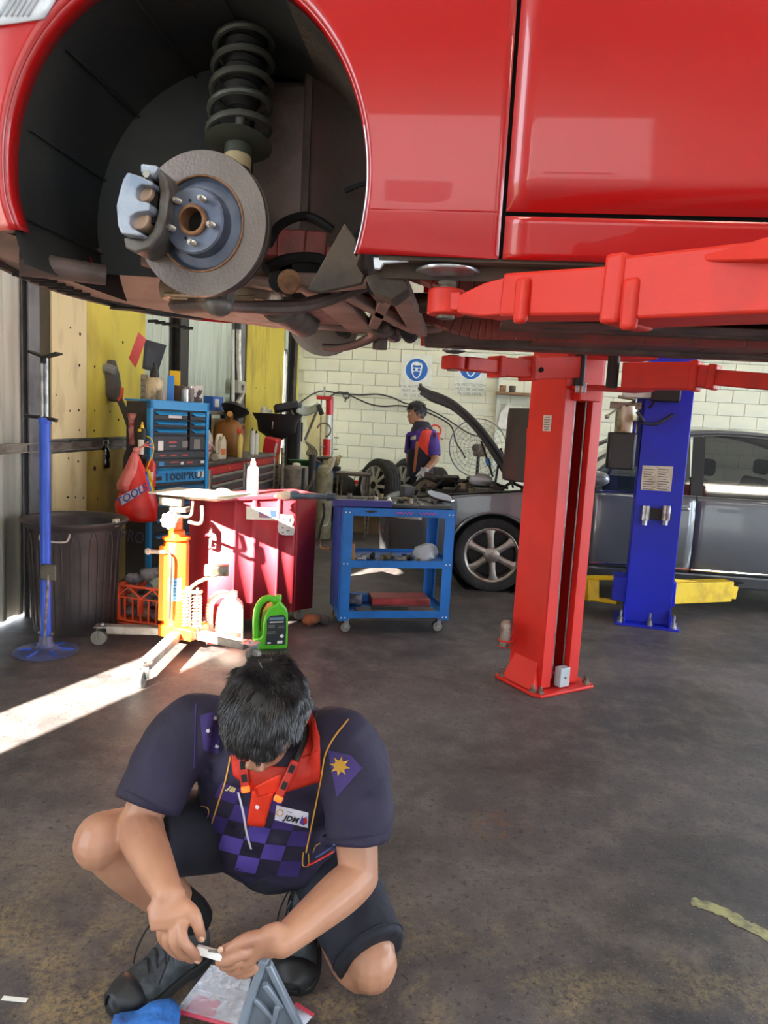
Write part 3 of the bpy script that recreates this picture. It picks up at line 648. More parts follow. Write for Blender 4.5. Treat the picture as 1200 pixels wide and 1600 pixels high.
# upper body, far side and tail: seen only from elsewhere, but it closes the car
prof = [(-1.30, 2.42), (-1.0, 2.56), (-0.2, 2.70), (0.2, 2.76), (0.75, 3.12), (1.6, 3.18), (2.3, 3.05), (2.75, 2.80), (3.2, 2.74), (3.3, 2.6), (3.3, 1.95), (3.05, 1.85)]
mb = MB(); rings = []
for x, z in prof: rings.append([(x, YN+0.10+1.56*j/8, z-0.10*(abs(j-4)/4)**3) for j in range(9)])
mb.loft(rings, cap=False, closed=False); mb.build('upper_body', m_red, car, world=True, sharp=45)
for x0, x1 in ((0.25, 1.75),):
    mb = MB()
    for y in (YN+0.10, YN+1.66): mb.add([(0.15, y, 2.76), (2.5, y, 2.76), (2.2, y+(0.08 if y < 2 else -0.08), 3.02), (1.6, y+(0.12 if y < 2 else -0.12), 3.1), (0.8, y+(0.12 if y < 2 else -0.12), 3.06)], [(0, 1, 2, 3, 4)])
    mb.build('side_glass', M('dark_car_glass', '#14181b', 0.03, coat=1.0), car, world=True)
mb = MB()
for y in (YN, YN+1.76): mb.add([(-0.2, y, ZT), (3.0, y, ZT), (3.0, y+(0.10 if y < 2 else -0.10), 2.80), (0.1, y+(0.10 if y < 2 else -0.10), 2.80), (-0.9, y+(0.11 if y < 2 else -0.11), 2.58), (-0.9, y, ZT-0.12)], [(0, 1, 2, 3, 4, 5)])
mb.build('shoulder', m_red, car, world=True)
MB().grid(lambda u, v: V((-0.22+3.4*u, YN+1.76-0.02*0, ZB+(ZT-ZB)*v)), 30, 10).build('far_side', m_red, car, world=True, solid=0.006)
# ---------------------------------------------------------------- lift columns and arms
m_lred = M('lift_red', '#d8281c', 0.42, hex2='#c01f18', scale=3, bump=0.06, lo=0.4, hi=0.75)
m_lredd = M('lift_arm_red', '#d42c1a', 0.55, hex2='#b52a20', scale=9, bump=0.08, lo=0.5, hi=0.8)
m_dark = M('channel_black', '#1d1413', 0.55)
m_steel = M('bright_steel', '#b9bbbd', 0.3, 0.85, hex2='#8f8f90', scale=20)
m_bolt = M('worn_bolt', '#8b8478', 0.5, 0.6, hex2='#5a4b3c', scale=30)
m_blue = M('lift_blue', '#1226c4', 0.38, hex2='#0f1fae', scale=3)
m_yelarm = M('lift_yellow', '#e3bf17', 0.45, hex2='#c39e12', scale=8)
m_sticker = M('white_sticker', '#d8d5cc', 0.6); m_print = M('grey_print', '#77726c', 0.7); m_printdark = M('dark_print', '#2b2a2c', 0.7)
def frame3(u, z=(0, 0, 1)):
    u = V(u).normalized(); z = V(z); w = u.cross(z); return Matrix((u, w, z)).transposed()   # columns u, w(out), z
def column(name, label, c, u, W, D, ztop, mats, base, sticker=None):
    """Post of folded steel, open towards w; u along the open face."""
    R = frame3(u); ang = math.atan2(V(u).y, V(u).x)
    t = thing(name, label, 'lift', (c[0], c[1], 0), ang)
    mb = MB(); h = W/2; d = D/2; tk = 0.012; fl_ = 0.075
    # local: x = u, y = inwards (-w), so the open face is at y = -d
    poly = [(-h, -d), (-h+fl_, -d), (-h+fl_, -d+tk), (-h+tk, -d+tk), (-h+tk, d-tk), (h-tk, d-tk), (h-tk, -d+tk), (h-fl_, -d+tk), (h-fl_, -d), (h, -d), (h, d), (-h, d)]
    mb.prism(poly, 0.02, ztop, Matrix.Identity(3)); mb.build('post', mats[0], t, bev=0.006)
    mb = MB(); mb.box((0, d-0.06, ztop/2), (W-0.05, 0.006, ztop-0.06)); mb.build('channel_lining', m_dark, t)
    for x in (-h+fl_-0.004, h-fl_+0.004): MB().box((x, -d+0.02, ztop/2+0.02), (0.012, 0.04, ztop-0.1)).build('inner_flange', mats[0], t, bev=0.002)
    for x, r in ((-0.030, 0.0055), (-0.018, 0.004), (0.062, 0.005)): MB().cyl((x, -d+0.045, 0.05), (x, -d+0.045, ztop-0.05), r, n=8).build('cable', m_steel, t)
    MB().box((0.012, -d-0.004, 0.075), (0.072, 0.05, 0.11)).build('pulley_cover', M('cover_grey', '#b4bcc0', 0.4), t, bev=0.004)
    MB().cyl((0.012, -d-0.036, 0.075), (0.012, -d-0.028, 0.075), 0.005, n=8).build('screw', m_bolt, t)
    mb = MB(); mb.prism(base, 0.0, 0.016, Matrix.Identity(3)); mb.build('base_plate', mats[0], t, bev=0.004)
    for bx, by in [(p[0]*0.88, p[1]*0.84) for p in base if abs(p[0]) > 0.15]:
        b = MB(); b.cyl((bx, by, 0.016), (bx, by, 0.030), 0.019, n=6); b.cyl((bx, by, 0.03), (bx, by, 0.052), 0.009, n=10); b.build('anchor_bolt', m_bolt, t)
    mb = MB()
    for s in (-1, 1): mb.add([(s*h, d*0.3, 0.016), (s*h, -d*0.4, 0.016), (s*h, 0, 0.16), (s*(h+0.07), d*0.3, 0.016), (s*(h+0.07), -d*0.4, 0.016)], [(0, 1, 2), (0, 2, 3), (1, 4, 2), (3, 2, 4)])
    mb.build('gusset', mats[0], t) if name == 'never' else None
    return t
LC = (0.545, 4.085); LU = (0.313, 0.236, 0)
base = [(-0.20, -0.205), (0.20, -0.205), (0.225, -0.17), (0.225, 0.16), (-0.20, 0.18), (-0.225, 0.15), (-0.225, -0.16)]
lift = column('lift_column', 'red two post lift column with silver cables, its arms under the red car', LC, LU, 0.285, 0.27, 2.9, (m_lred,), base)
R3 = frame3(LU); uu, ww = R3.col[0], R3.col[1]
# foot flare to the left
mb = MB(); mb.add([(-0.1425, -0.12, 0.018), (-0.1425, 0.11, 0.018), (-0.1425, 0.09, 0.16), (-0.1425, -0.10, 0.16), (-0.20, -0.13, 0.018), (-0.20, 0.12, 0.018)], [(0, 1, 2, 3), (4, 0, 3), (5, 2, 1), (4, 3, 2, 5)]); mb.build('foot_flare', m_lred, lift)
# label on the left face
st = MB().box((-0.1445, -0.02, 1.48), (0.003, 0.062, 0.085)).build('label_plate', m_sticker, lift, bev=0.001)
mb = MB()
for k, wd in enumerate((0.034, 0.046, 0.040, 0.046, 0.038, 0.030)): mb.box((-0.1465, -0.02, 1.512-0.013*k), (0.001, wd, 0.005))
mb.build('small_print', m_print, st, kind='stuff')
# black tank of the power unit on the outer side and can holder
mb = MB(); mb.loft([[(x, y, z) for x, y in ((-0.145, 0.10), (-0.25, 0.11), (-0.29, 0.16), (-0.29, 0.30), (-0.25, 0.34), (-0.145, 0.34))] if False else [(-0.07+x*k, 0.14+y, z) for x, y in ((0, 0), (-0.06, 0), (-0.08, 0.04), (-0.08, 0.16), (-0.06, 0.2), (0, 0.2))] for z, k in ((1.14, 0.92), (1.16, 1.0), (1.52, 0.86), (1.56, 0.78))]); mb.build('oil_tank', M('tank_black', '#2a2625', 0.5), lift, bev=0.008)
MB().box((-0.1, 0.14, 1.3), (0.06, 0.05, 0.3)).build('tank_bracket', m_lred, lift)
mb = MB(); mb.torus((-0.215, 0.10, 0.24), 0.036, 0.006, n=20); mb.bar((-0.1425, 0.1, 0.24), (-0.18, 0.1, 0.24), 0.02, 0.012); mb.build('can_ring', m_lredd, lift)
can = MB().lathe([(0.030, 0.0), (0.032, 0.004), (0.032, 0.13), (0.028, 0.14), (0.016, 0.15)], n=20).build('can', M('worn_can', '#a49a90', 0.45, 0.4, hex2='#6d5a4e', scale=20))
can.location = Matrix.Rotation(math.atan2(LU[1], LU[0]), 4, 'Z') @ V((-0.215, 0.10, 0)) + V((LC[0], LC[1], 0.205)); tag(can, 'small worn spray can held in a ring low on the red column', 'can')
sk = MB().box((-0.215, 0.10, 0.203), (0.06, 0.06, 0.004)).build('can_tray', m_lredd, lift)
# ---- far arms, in world space under the far sill
CAR = MB()
pv = V((LC[0], LC[1], 0))+ww*0.22
def arm_piece(a, b, w, h, mb): mb.bar(a, b, w, h)
def telescopic(parent, pts, sizes, mat, name='arm'):
    """pts are section ends from root to tip; every section slides in the one before."""
    out = None
    for i in range(len(pts)-1):
        a, b = V(pts[i]), V(pts[i+1]); d = (b-a).normalized()
        mb = MB(); w, h = sizes[i]; mb.bar(a-d*(0.0 if i == 0 else 0.06), b, w, h)
        o = mb.build(name+'_section' if i else name, mat, parent if i == 0 else out, world=True, bev=0.006)
        if i == 0: out = o
        if i < len(pts)-2:
            MB().bar(b-d*0.035, b+d*0.004, w+0.012, h+0.012).build('collar', mat, out, world=True, bev=0.008)
    return out
def pad(parent, p, zt, r, ring, mat):
    """Screw pad: ring at p, threaded stem, round plate reaching zt."""
    MB().lathe([(ring*0.55, -0.028), (ring, -0.026), (ring, 0.026), (ring*0.55, 0.028), (ring*0.55, -0.028)], p, n=28, cap=False).build('pad_ring', mat, parent, world=True, bev=0.003)
    prof = [(ring*0.5, -0.034), (ring*0.5, 0.03)]
    z = 0.03
    while z < zt-p[2]-0.02: prof += [(ring*0.50 if z < 0.055 else ring*0.36, z), (ring*0.44 if z < 0.055 else ring*0.31, z+0.003)]; z += 0.006
    MB().lathe(prof, p, n=20).build('threaded_stem', m_bolt, parent, world=True)
    MB().lathe([(0.001, zt-p[2]-0.016), (r*0.55, zt-p[2]-0.014), (r*0.97, zt-p[2]-0.006), (r, zt-p[2]-0.003), (r, zt-p[2]), (r-0.004, zt-p[2]+0.001), (0.001, zt-p[2]+0.001)], p, n=36).build('pad_plate', m_steel, parent, world=True)
a0, a1, a2, a3 = PY(898, 574, 3.66), PY(822, 576, 3.46), PY(772, 573, 3.34), PY(722, 568, 3.16)
armL = telescopic(lift, [a0, a1, a2, a3], [(0.10, 0.105), (0.085, 0.085), (0.07, 0.06)], m_lredd, 'left_arm' if False else 'arm')
p = PY(708, 567, 3.13); pad(lift, p, 1.762, 0.05, 0.05, m_lredd)
b0, b1, b2, b3 = PY(976, 588, 3.66), PY(1092, 588, 3.50), PY(1120, 590, 3.46), PY(1215, 598, 3.28)
armR = telescopic(lift, [b0, b1, b2, b3], [(0.11, 0.125), (0.095, 0.10), (0.08, 0.07)], m_lredd)
pp = PY(1255, 602, 3.2); MB().bar(b3, pp, 0.07, 0.05).build('arm_tip', m_lredd, lift, world=True, bev=0.004); pad(lift, pp, 1.775, 0.05, 0.05, m_lredd)
# carriage between the arms
q = pv+V((0, 0, a0.z))
mb = MB()
for dz in (-0.085, 0.075): mb.box((q.x+0.06, q.y-0.06, q.z+dz), (0.36, 0.22, 0.018), math.atan2(LU[1], LU[0])*0.3)
mb.box((LC[0]+ww.x*0.12, LC[1]+ww.y*0.12, q.z+0.1), (0.16, 0.12, 0.5), math.atan2(LU[1], LU[0])); mb.build('carriage', m_lredd, lift, world=True, bev=0.006)
for x, y in ((906, 573), (958, 577)): p = PY(x, y, 3.64); MB().cyl(p-V((0, 0, 0.09)), p+V((0, 0, 0.09)), 0.028, n=18).cyl(p+V((0, 0, 0.085)), p+V((0, 0, 0.098)), 0.045, n=18).build('pivot_pin', m_dark, lift, world=True)
mb = MB(); mb.box(PY(912, 606, 3.66), (0.025, 0.02, 0.05)); mb.box(PY(902, 606, 3.66), (0.02, 0.02, 0.05)); mb.build('lock_tab', m_steel, lift, world=True, bev=0.003)
mb = MB(); c_ = PY(844, 579, 3.44); mb.cyl(c_+V((0, -0.052, 0)), c_+V((0, -0.03, 0)), 0.012, n=12); mb.build('pin_hole', m_gap, lift, world=True)
# ---- the near arm, coming in from a column beside the photographer
NC = (1.20, 0.42)
near = column('lift_column', 'near red lift column holding the big arm under the sill', NC, (-0.313, -0.236, 0), 0.285, 0.27, 2.9, (m_lred,), base)
n0 = V((1.02, 0.66, 1.665)); n1, n2, n3 = PY(972, 460, 1.335), PY(806, 466, 1.50), PY(728, 474, 1.575)
m_near = m_lredd
near_arm = telescopic(near, [n0, n1, n2], [(0.115, 0.104), (0.095, 0.082)], m_near)
mb = MB(); x_, y_, z_ = frame(V(n3)-V(n2)); a, b = V(n2), V(n3)
mb.loft([[a+x_*i*0.035+V((0, 0, j)) for i, j in ((-1, -0.036), (1, -0.036), (1, 0.036), (-1, 0.036))], [a+(b-a)*0.45+x_*i*0.034+V((0, 0, j)) for i, j in ((-1, -0.036), (1, -0.036), (1, 0.030), (-1, 0.030))], [b+x_*i*0.03+V((0, 0, j)) for i, j in ((-1, -0.024), (1, -0.024), (1, 0.012), (-1, 0.012))]]); mb.build('arm_section', m_near, near_arm, world=True, bev=0.003)
p = PY(697, 473, 1.595); MB().bar(b, p, 0.06, 0.04).build('arm_tip', m_near, near_arm, world=True, bev=0.004); pad(near, p, ZB-0.012, 0.070, 0.040, m_near)
for (x, y, Y) in ((815, 470, 1.42), (985, 475, 1.26)):
    c = PY(x, y, Y); MB().box(c, (0.030, 0.02, 0.085), R=rot('Z', -48)).build('arm_lug', m_near, near_arm, world=True, bev=0.009, seg=3)
g0, g1, g2 = PY(1065, 400, 1.22), PY(1110, 396, 1.18), PY(1230, 360, 1.06)
mb = MB(); dd = V((0.035, 0.035, 0))
mb.add([g0, g1, g2, PY(1230, 405, 1.06), PY(1065, 410, 1.22)]+[v+dd for v in (g0, g1, g2, PY(1230, 405, 1.06), PY(1065, 410, 1.22))], [(0, 1, 2, 3, 4), (9, 8, 7, 6, 5)]+[(i, i+5, (i+1) % 5+5, (i+1) % 5) for i in range(5)]); mb.build('arm_gusset', m_near, near_arm, world=True, bev=0.003)
mb = MB(); mb.box((NC[0]-0.13, NC[1]+0.17, 1.7), (0.3, 0.24, 0.22), math.radians(37)); mb.build('carriage', m_near, near, world=True, bev=0.006)
# ---------------------------------------------------------------- the blue lift column behind
BU = (0.985, -0.17, 0); BC = (1.50, 5.66)
ang = math.atan2(BU[1], BU[0])
bl = thing('lift_column', 'blue lift column with a paper notice, in front of the grey car', 'lift', (BC[0], BC[1], 0), ang)
mb = MB(); w, d = 0.335, 0.25
mb.prism([(-w/2, -d/2), (w/2, -d/2), (w/2, d/2), (w/2-0.08, d/2), (w/2-0.08, d/2-0.012), (w/2-0.012, d/2-0.012), (w/2-0.012, -d/2+0.012), (-w/2+0.012, -d/2+0.012), (-w/2+0.012, d/2-0.012), (-w/2+0.08, d/2-0.012), (-w/2+0.08, d/2), (-w/2, d/2)], 0.016, 3.0, Matrix.Identity(3)); mb.build('post', m_blue, bl, bev=0.006)
mb = MB().prism([(-0.23, -0.22), (0.23, -0.22), (0.23, 0.2), (-0.23, 0.2)], 0, 0.016, Matrix.Identity(3)).build('base_plate', m_blue, bl, bev=0.003)
for x in (-0.19, 0.02, 0.19):
    b = MB(); b.cyl((x, -0.175, 0.016), (x, -0.175, 0.03), 0.026, n=16); b.cyl((x, -0.175, 0.03), (x, -0.175, 0.055), 0.02, n=6); b.cyl((x, -0.175, 0.055), (x, -0.175, 0.11), 0.010, n=10); b.build('anchor_bolt', m_steel, bl)
for x in (-w/2+0.006, w/2-0.006):
    MB().add([(x-0.006, -d/2, 0.016), (x-0.006, -0.21, 0.016), (x-0.006, -d/2, 0.15), (x+0.006, -d/2, 0.016), (x+0.006, -0.21, 0.016), (x+0.006, -d/2, 0.15)], [(0, 1, 2), (5, 4, 3), (0, 3, 4, 1), (1, 4, 5, 2), (2, 5, 3, 0)]).build('gusset', m_blue, bl)
MB().torus((0.02, -d/2-0.001, 0.10), 0.03, 0.02, (0, 1, 0), 20, 6).build('foot_cutout', m_gap, bl) if False else None
yf = -d/2-0.002
def blp(x, y):        # a photo pixel on the front face, in the column's frame
    n = V((BU[1], -BU[0], 0)).normalized(); p0 = V((BC[0], BC[1], 0))+n*(d/2)
    r_ = ray(x, y); tt = (p0-CC).dot(n)/r_.dot(n); p = CC+r_*tt; l = wm(bl).inverted() @ p; return l.x, l.z
def quadface(pxs, y, t, name, mat, parent=None, bev=0):
    P = [blp(*p) for p in pxs]; return MB().prism([(a, b) for a, b in P], y-t, y, Matrix(((1, 0, 0), (0, 0, 1), (0, 1, 0)))).build(name, mat, parent or bl, bev=bev)
sh = quadface([(1004, 727), (1052, 729), (1048, 768), (1001, 765)], yf, 0.002, 'paper_notice', M('aged_paper', '#dad6c2', 0.8, hex2='#bcb59d', scale=14))
mb = MB()
for k in range(9):
    for j in range(2):
        x0, z0 = blp(1006.5+22*j-0.3*k, 733+3.8*k); x1, _ = blp(1024+22*j-(k*3) % 7, 733+3.8*k); mb.box(((x0+x1)/2, yf-0.003, z0), (abs(x1-x0), 0.001, 0.006))
mb.build('small_print', m_print, sh, kind='stuff')
mb = MB(); x0, z0 = blp(1026, 803); mb.box((x0, yf-0.012, z0), (0.20, 0.024, 0.085)); mb.build('bolt_plate', m_dark, bl, bev=0.004)
for px in (1008, 1040):
    x0, z0 = blp(px, 803); b = MB()
    for dx in (-0.022, 0.022): b.cyl((x0+dx*0.6, yf-0.03, z0+0.065), (x0+dx*0.6, yf-0.03, z0-0.045), 0.016, n=10)
    b.cyl((x0, yf-0.03, z0-0.045), (x0, yf-0.03, z0-0.08), 0.020, n=6); b.build('clamp_bolt', m_steel, bl)
# power unit
tx, tz0 = blp(975, 733); _, tz1 = blp(975, 676)
t = MB(); t.loft([[(-0.30+0.105*x, -0.11+0.10*y, z) for x, y in ((-1, -0.8), (-0.8, -1), (0.8, -1), (1, -0.8), (1, 0.8), (0.8, 1), (-0.8, 1), (-1, 0.8))] for z in (tz0, tz1)]); t.build('oil_tank', M('tank_satin_black', '#262526', 0.3, 0.2), bl, bev=0.01)
t = MB(); t.cyl((-0.28, -0.11, tz1), (-0.28, -0.11, tz1+0.20), 0.085, n=24); t.cyl((-0.28, -0.11, tz1+0.2), (-0.28, -0.11, tz1+0.215), 0.06, n=24); t.build('pump_motor', M('pump_silver', '#b9b4a4', 0.35, 0.7, hex2='#7d6a4a', scale=9), bl, bev=0.004)
t = MB(); t.box((-0.30, -0.12, tz1+0.20), (0.22, 0.12, 0.05)); t.tube([(-0.36, -0.2, tz1+0.17), (-0.42, -0.25, tz1+0.12)], 0.008, 8); t.ell((-0.425, -0.255, tz1+0.11), (0.018, 0.018, 0.018)); t.tube([(-0.3, -0.2, tz1+0.2), (-0.24, -0.24, tz1+0.24), (-0.36, -0.22, tz1+0.26)], 0.012, 8, 4); t.build('valve_block', m_bolt, bl, bev=0.004)
t = MB(); t.box((-0.20, -0.10, tz1+0.36), (0.26, 0.16, 0.20)); t.build('control_box', M('box_white', '#c8c8c2', 0.45), bl, bev=0.006)
t = MB(); t.box((-0.22, -0.1, tz1-0.06), (0.012, 0.18, 0.30)); t.box((-0.185, -0.04, tz1+0.1), (0.06, 0.06, 0.7)); t.build('mount_bracket', m_blue, bl)
x0, z0 = blp(1039, 620); t = MB(); t.box((x0, yf-0.045, z0+0.06), (0.20, 0.09, 0.2)); t.build('limit_box', M('box_black', '#191a1c', 0.5), bl, bev=0.012)
x0, z0 = blp(1052, 648); x1, z1 = blp(1000, 655)
MB().tube([(-0.22, -0.22, z1+0.05), (-0.17, -0.23, z1-0.01), (x1, yf-0.03, z1-0.02), ((x0+x1)/2, yf-0.02, z1-0.03), (x0, yf-0.012, z0)], 0.011, 8, 5).build('hydraulic_hose', M('hose_grey', '#3a3c48', 0.45), bl)
x2, z2 = blp(1018, 612); MB().tube([(x2-0.02, yf-0.05, z2+0.05), (x2+0.01, yf-0.04, z2), (x2+0.015, yf-0.03, z2-0.09), (x2-0.01, yf-0.02, z2-0.12)], 0.008, 8, 4).build('cable_loop', m_rub, bl)
# yellow arms near the floor
def ybar(a, b, w, h, name='arm'): return MB().bar(a, b, w, h).build(name, m_yelarm, bl, world=True, bev=0.005)
ya, yb = PY(1043, 925, 5.80), PY(1136, 922, 6.15)
ybar(ya, yb, 0.12, 0.17); ybar(PY(1120, 921, 6.1), PY(1146, 925, 6.2), 0.08, 0.11, 'arm_section')
ybar(PY(1041, 905, 5.8), PY(1105, 912, 6.0), 0.03, 0.025, 'arm_brace'); ybar(PY(1047, 904, 5.78), PY(1044, 948, 5.76), 0.03, 0.03, 'arm_brace')
pd = PY(1150, 912, 6.22); MB().cyl(pd-V((0, 0, 0.06)), pd, 0.02, n=12).cyl(pd, pd+V((0, 0, 0.012)), 0.06, n=20).build('pad_plate', m_dark, bl, world=True)
ybar(PY(905, 902, 5.95), PY(968, 903, 5.74), 0.05, 0.035, 'arm_brace'); ybar(PY(903, 932, 5.95), PY(966, 941, 5.74), 0.06, 0.03, 'arm_brace'); ybar(PY(926, 905, 5.88), PY(926, 937, 5.86), 0.09, 0.09, 'arm_link')
ybar(PY(901, 913, 5.98), PY(903, 929, 5.96), 0.05, 0.05, 'arm_link'); MB().add([PY(900, 912, 5.97), PY(922, 904, 5.87), PY(922, 940, 5.85), PY(900, 930, 5.97)], [(0, 1, 2, 3)]).build('arm_web', m_yelarm, bl, world=True, solid=0.02)
MB().box((-0.03, 0.07, 0.24), (0.46, 0.22, 0.19)).build('carriage', m_blue, bl, bev=0.006)
# ---------------------------------------------------------------- the grey car with its bonnet up
m_grey = M('dark_grey_paint', '#64676c', 0.32, 0.45, var=0.05, coat=1.0)
m_glass = M('car_window_glass', '#20262a', 0.03, var=0.0, alpha=0.93, coat=1.0)
m_chrome = M('chrome', '#d9dadc', 0.12, 1.0, var=0.02)
m_tyre = M('tyre_rubber', '#1c1b1c', 0.75, hex2='#2b2927', scale=14, bump=0.2)
m_rim = M('alloy_rim', '#aaa39c', 0.35, 0.75, hex2='#84776c', scale=6)
m_blackp = M('black_trim', '#141416', 0.5)
GY = 6.22; GF = thing('grey_car', 'dark grey sedan with its bonnet propped open, at the block wall', 'car', (1.9, GY+0.9, 0))
wc = PY(768, 868, GY+0.02); GAX, GAZ = wc.x, 0.33; GAR = 0.375
gz = lambda x, y: PY(x, y, GY)
ZBELT = gz(905, 766).z; ZCHR = gz(1000, 884).z; ZROOF = 1.47
def gside(x, z, off=0.0):
    y = GY
    if z > ZBELT-0.05: y += 0.30*(z-ZBELT+0.05)
    y -= 0.02*math.sin(max(0, min(1, (z-0.3)/0.6))*math.pi)
    if x < -0.18: y += 0.55*((-0.18-x)/0.62)**2.2
    if z < 0.35: y += 0.3*(0.35-z)
    return V((x, y-off, z))
def gtop(x):   # upper edge of the front wing, then the belt line
    if x < 0.9: return 0.74+0.19*min(1, max(0, (x+0.55)/1.45))**0.7
    return min(ZBELT, 0.93+0.1*(x-0.9))
mb = MB(); NTG = 60; X0, X1 = -0.72, 1.12
for j in range(11):
    for i in range(NTG+1):
        a = R_(192-204*i/NTG); ax = GAX+GAR*math.cos(a); az = max(0.19, GAZ+GAR*math.sin(a)); dx, dz = ax-GAX, az-GAZ
        k = 1e9
        if dx < -1e-6: k = min(k, (X0-GAX)/dx)
        if dx > 1e-6: k = min(k, (X1-GAX)/dx)
        for _ in range(1):
            if dz > 1e-3:
                kk = 1.0
                while kk < min(k, 12) and GAZ+dz*kk < gtop(GAX+dx*kk): kk += 0.02
                k = min(k, kk)
        ox, oz = GAX+dx*k, max(0.19, GAZ+dz*k)
        q = j/10; mb.v.append(tuple(gside(ax+(ox-ax)*q, az+(oz-az)*q)))
mb.f = [(j*(NTG+1)+i, j*(NTG+1)+i+1, (j+1)*(NTG+1)+i+1, (j+1)*(NTG+1)+i) for j in range(10) for i in range(NTG)]
gf = mb.build('front_wing', m_grey, GF, world=True, sharp=60, solid=0.01)
MB().tube([gside(GAX+(GAR+0.004)*math.cos(R_(192-204*i/40)), max(0.19, GAZ+(GAR+0.004)*math.sin(R_(192-204*i/40))), 0.012) for i in range(41)], 0.012, 6).build('arch_lip', m_grey, gf, world=True)
def gpanel(x0, x1, z0, z1, name, mat=m_grey, nx=14, nz=14, off=0.0, p=None):
    f1 = z1 if callable(z1) else (lambda x: z1)
    return MB().grid(lambda u, v: gside(x0+(x1-x0)*u, z0+(f1(x0+(x1-x0)*u)-z0)*v, off), nx, nz).build(name, mat, p or GF, world=True, sharp=60, solid=0.01)
XD = gz(1083, 830).x
fd = gpanel(1.128, XD-0.004, ZCHR-0.03, ZBELT, 'front_door'); rd = gpanel(XD+0.004, 3.05, ZCHR-0.03, ZBELT+0.01, 'rear_door')
gpanel(1.128, 3.05, 0.19, ZCHR-0.035, 'sill', nz=5); gpanel(3.06, 3.2, 0.19, ZBELT, 'rear_wing')
for x0, x1, d_ in ((1.14, XD-0.006, fd), (XD+0.008, 3.04, rd)):
    MB().tube([gside(x0, ZCHR, 0.014), gside(x1, ZCHR, 0.014)], 0.013, 8).build('chrome_strip', m_chrome, d_, world=True)
    MB().tube([gside(x0, ZBELT+0.005, 0.004), gside(x1, ZBELT+0.008, 0.004)], 0.007, 8).build('belt_moulding', m_chrome, d_, world=True)
    c = V(gside(x1-0.13, ZBELT-0.10, 0)); MB().tube([c+V((-0.07, 0, 0)), c+V((-0.05, -0.035, 0.0)), c+V((0.06, -0.035, 0)), c+V((0.075, 0, 0))], 0.013, 8, 4).build('door_handle', m_chrome, d_, world=True)
    MB().ell(c+V((-0.02, 0.012, -0.005)), (0.07, 0.015, 0.035)).build('handle_recess', m_blackp, d_, world=True)
mb = MB().grid(lambda u, v: gside(0.85+2.4*u, 0.25+0.75*v, -0.03), 20, 6).build('inner_shell', m_blackp, GF, world=True)
# greenhouse: pillars, roof, glass
roofp = [(1.02, ZBELT+0.03), (1.25, 1.20), (1.50, 1.36), (1.78, 1.455), (2.2, 1.50), (2.7, 1.48), (3.1, 1.40), (3.6, 1.22), (4.0, 1.04)]
rc = crom(roofp, 5)
def rz_(x):
    for a, b in zip(rc, rc[1:]):
        if a[0] <= x <= b[0]: return a[1]+(b[1]-a[1])*(x-a[0])/max(1e-6, b[0]-a[0])
    return rc[-1][1]
mb = MB(); rings = []
for x, z in rc:
    if x < 1.70: continue
    y0 = gside(x, z).y; rings.append([(x, y0+(1.80-2*(y0-GY))*j/10+0, z+0.03*(1-((j-5)/5)**2)-0.012*abs((j-5)/5)**8) for j in range(11)])
mb.loft(rings, cap=False, closed=False); mb.build('roof', m_grey, GF, world=True, sharp=60, solid=0.02)
mb = MB(); mb.tube([gside(x, z-0.005, 0.0) for x, z in rc], [0.02]*len(rc), 8); mb.build('roof_rail', m_grey, GF, world=True)
mb = MB(); mb.tube([(p.x, 2*GY+1.80-p.y, p.z) for p in (gside(x, z-0.005) for x, z in rc)], 0.022, 8); mb.build('roof_rail', m_grey, GF, world=True)
MB().tube([gside(x, z-0.028, 0.004) for x, z in rc if x > 1.15], 0.006, 6).build('window_chrome', m_chrome, GF, world=True)
def glass(x0, x1, p): return MB().grid(lambda u, v: gside(x0+(x1-x0)*u, ZBELT+0.012+(max(ZBELT+0.02, rz_(x0+(x1-x0)*u)-0.03)-ZBELT-0.012)*v, -0.012), 12, 8).build('window_pane', m_glass, p, world=True)
glass(1.12, XD-0.05, fd); glass(XD+0.06, 3.02, rd)
MB().bar(gside(XD-0.0, ZBELT, 0.0), gside(XD+0.02, rz_(XD)-0.03, 0.0), 0.10, 0.012, hint=(0, 1, 0)).build('door_pillar', m_blackp, GF, world=True)
MB().bar(gside(XD+0.0, 0.4, -0.05)+V((0, 1.7, 0)), gside(XD, rz_(XD)-0.04, -0.1)+V((0, 1.45, 0)), 0.09, 0.02, hint=(0, 1, 0)).build('far_pillar', m_blackp, GF, world=True)
mb = MB(); mb.grid(lambda u, v: V((1.04+0.74*v, GY+0.14+0.05*v+(1.52-0.1*v)*u, ZBELT+0.0+(1.455-ZBELT)*v**0.9)), 8, 6); mb.build('windscreen', m_glass, GF, world=True)
MB().box((2.1, GY+1.74, 0.68), (2.2, 0.04, 0.62)).build('far_doors', m_blackp, GF, world=True)
m_seat = M('seat_black', '#17171a', 0.8)
for x, y in ((1.95, GY+0.42), (1.95, GY+1.30), (2.75, GY+0.42), (2.75, GY+1.3)):
    mb = MB(); mb.box((x-0.2, y, 0.55), (0.5, 0.46, 0.16)); mb.bar((x+0.02, y, 0.58), (x+0.18, y, 1.08), 0.46, 0.12, hint=(1, 0, 0)); mb.box((x+0.21, y, 1.19), (0.09, 0.24, 0.15)); mb.build('seat', m_seat, GF, world=True, bev=0.04, seg=3)
MB().torus((1.42, GY+1.3, 0.98), 0.18, 0.015, (-0.8, 0, 0.5)).build('steering_wheel', m_blackp, GF, world=True)
MB().box((1.22, GY+0.9, 0.86), (0.36, 1.5, 0.18)).build('dashboard', m_blackp, GF, world=True, bev=0.04)
MB().box((2.2, GY+0.9, 0.28), (3.0, 1.6, 0.06)).build('floor_pan', m_blackp, GF, world=True)
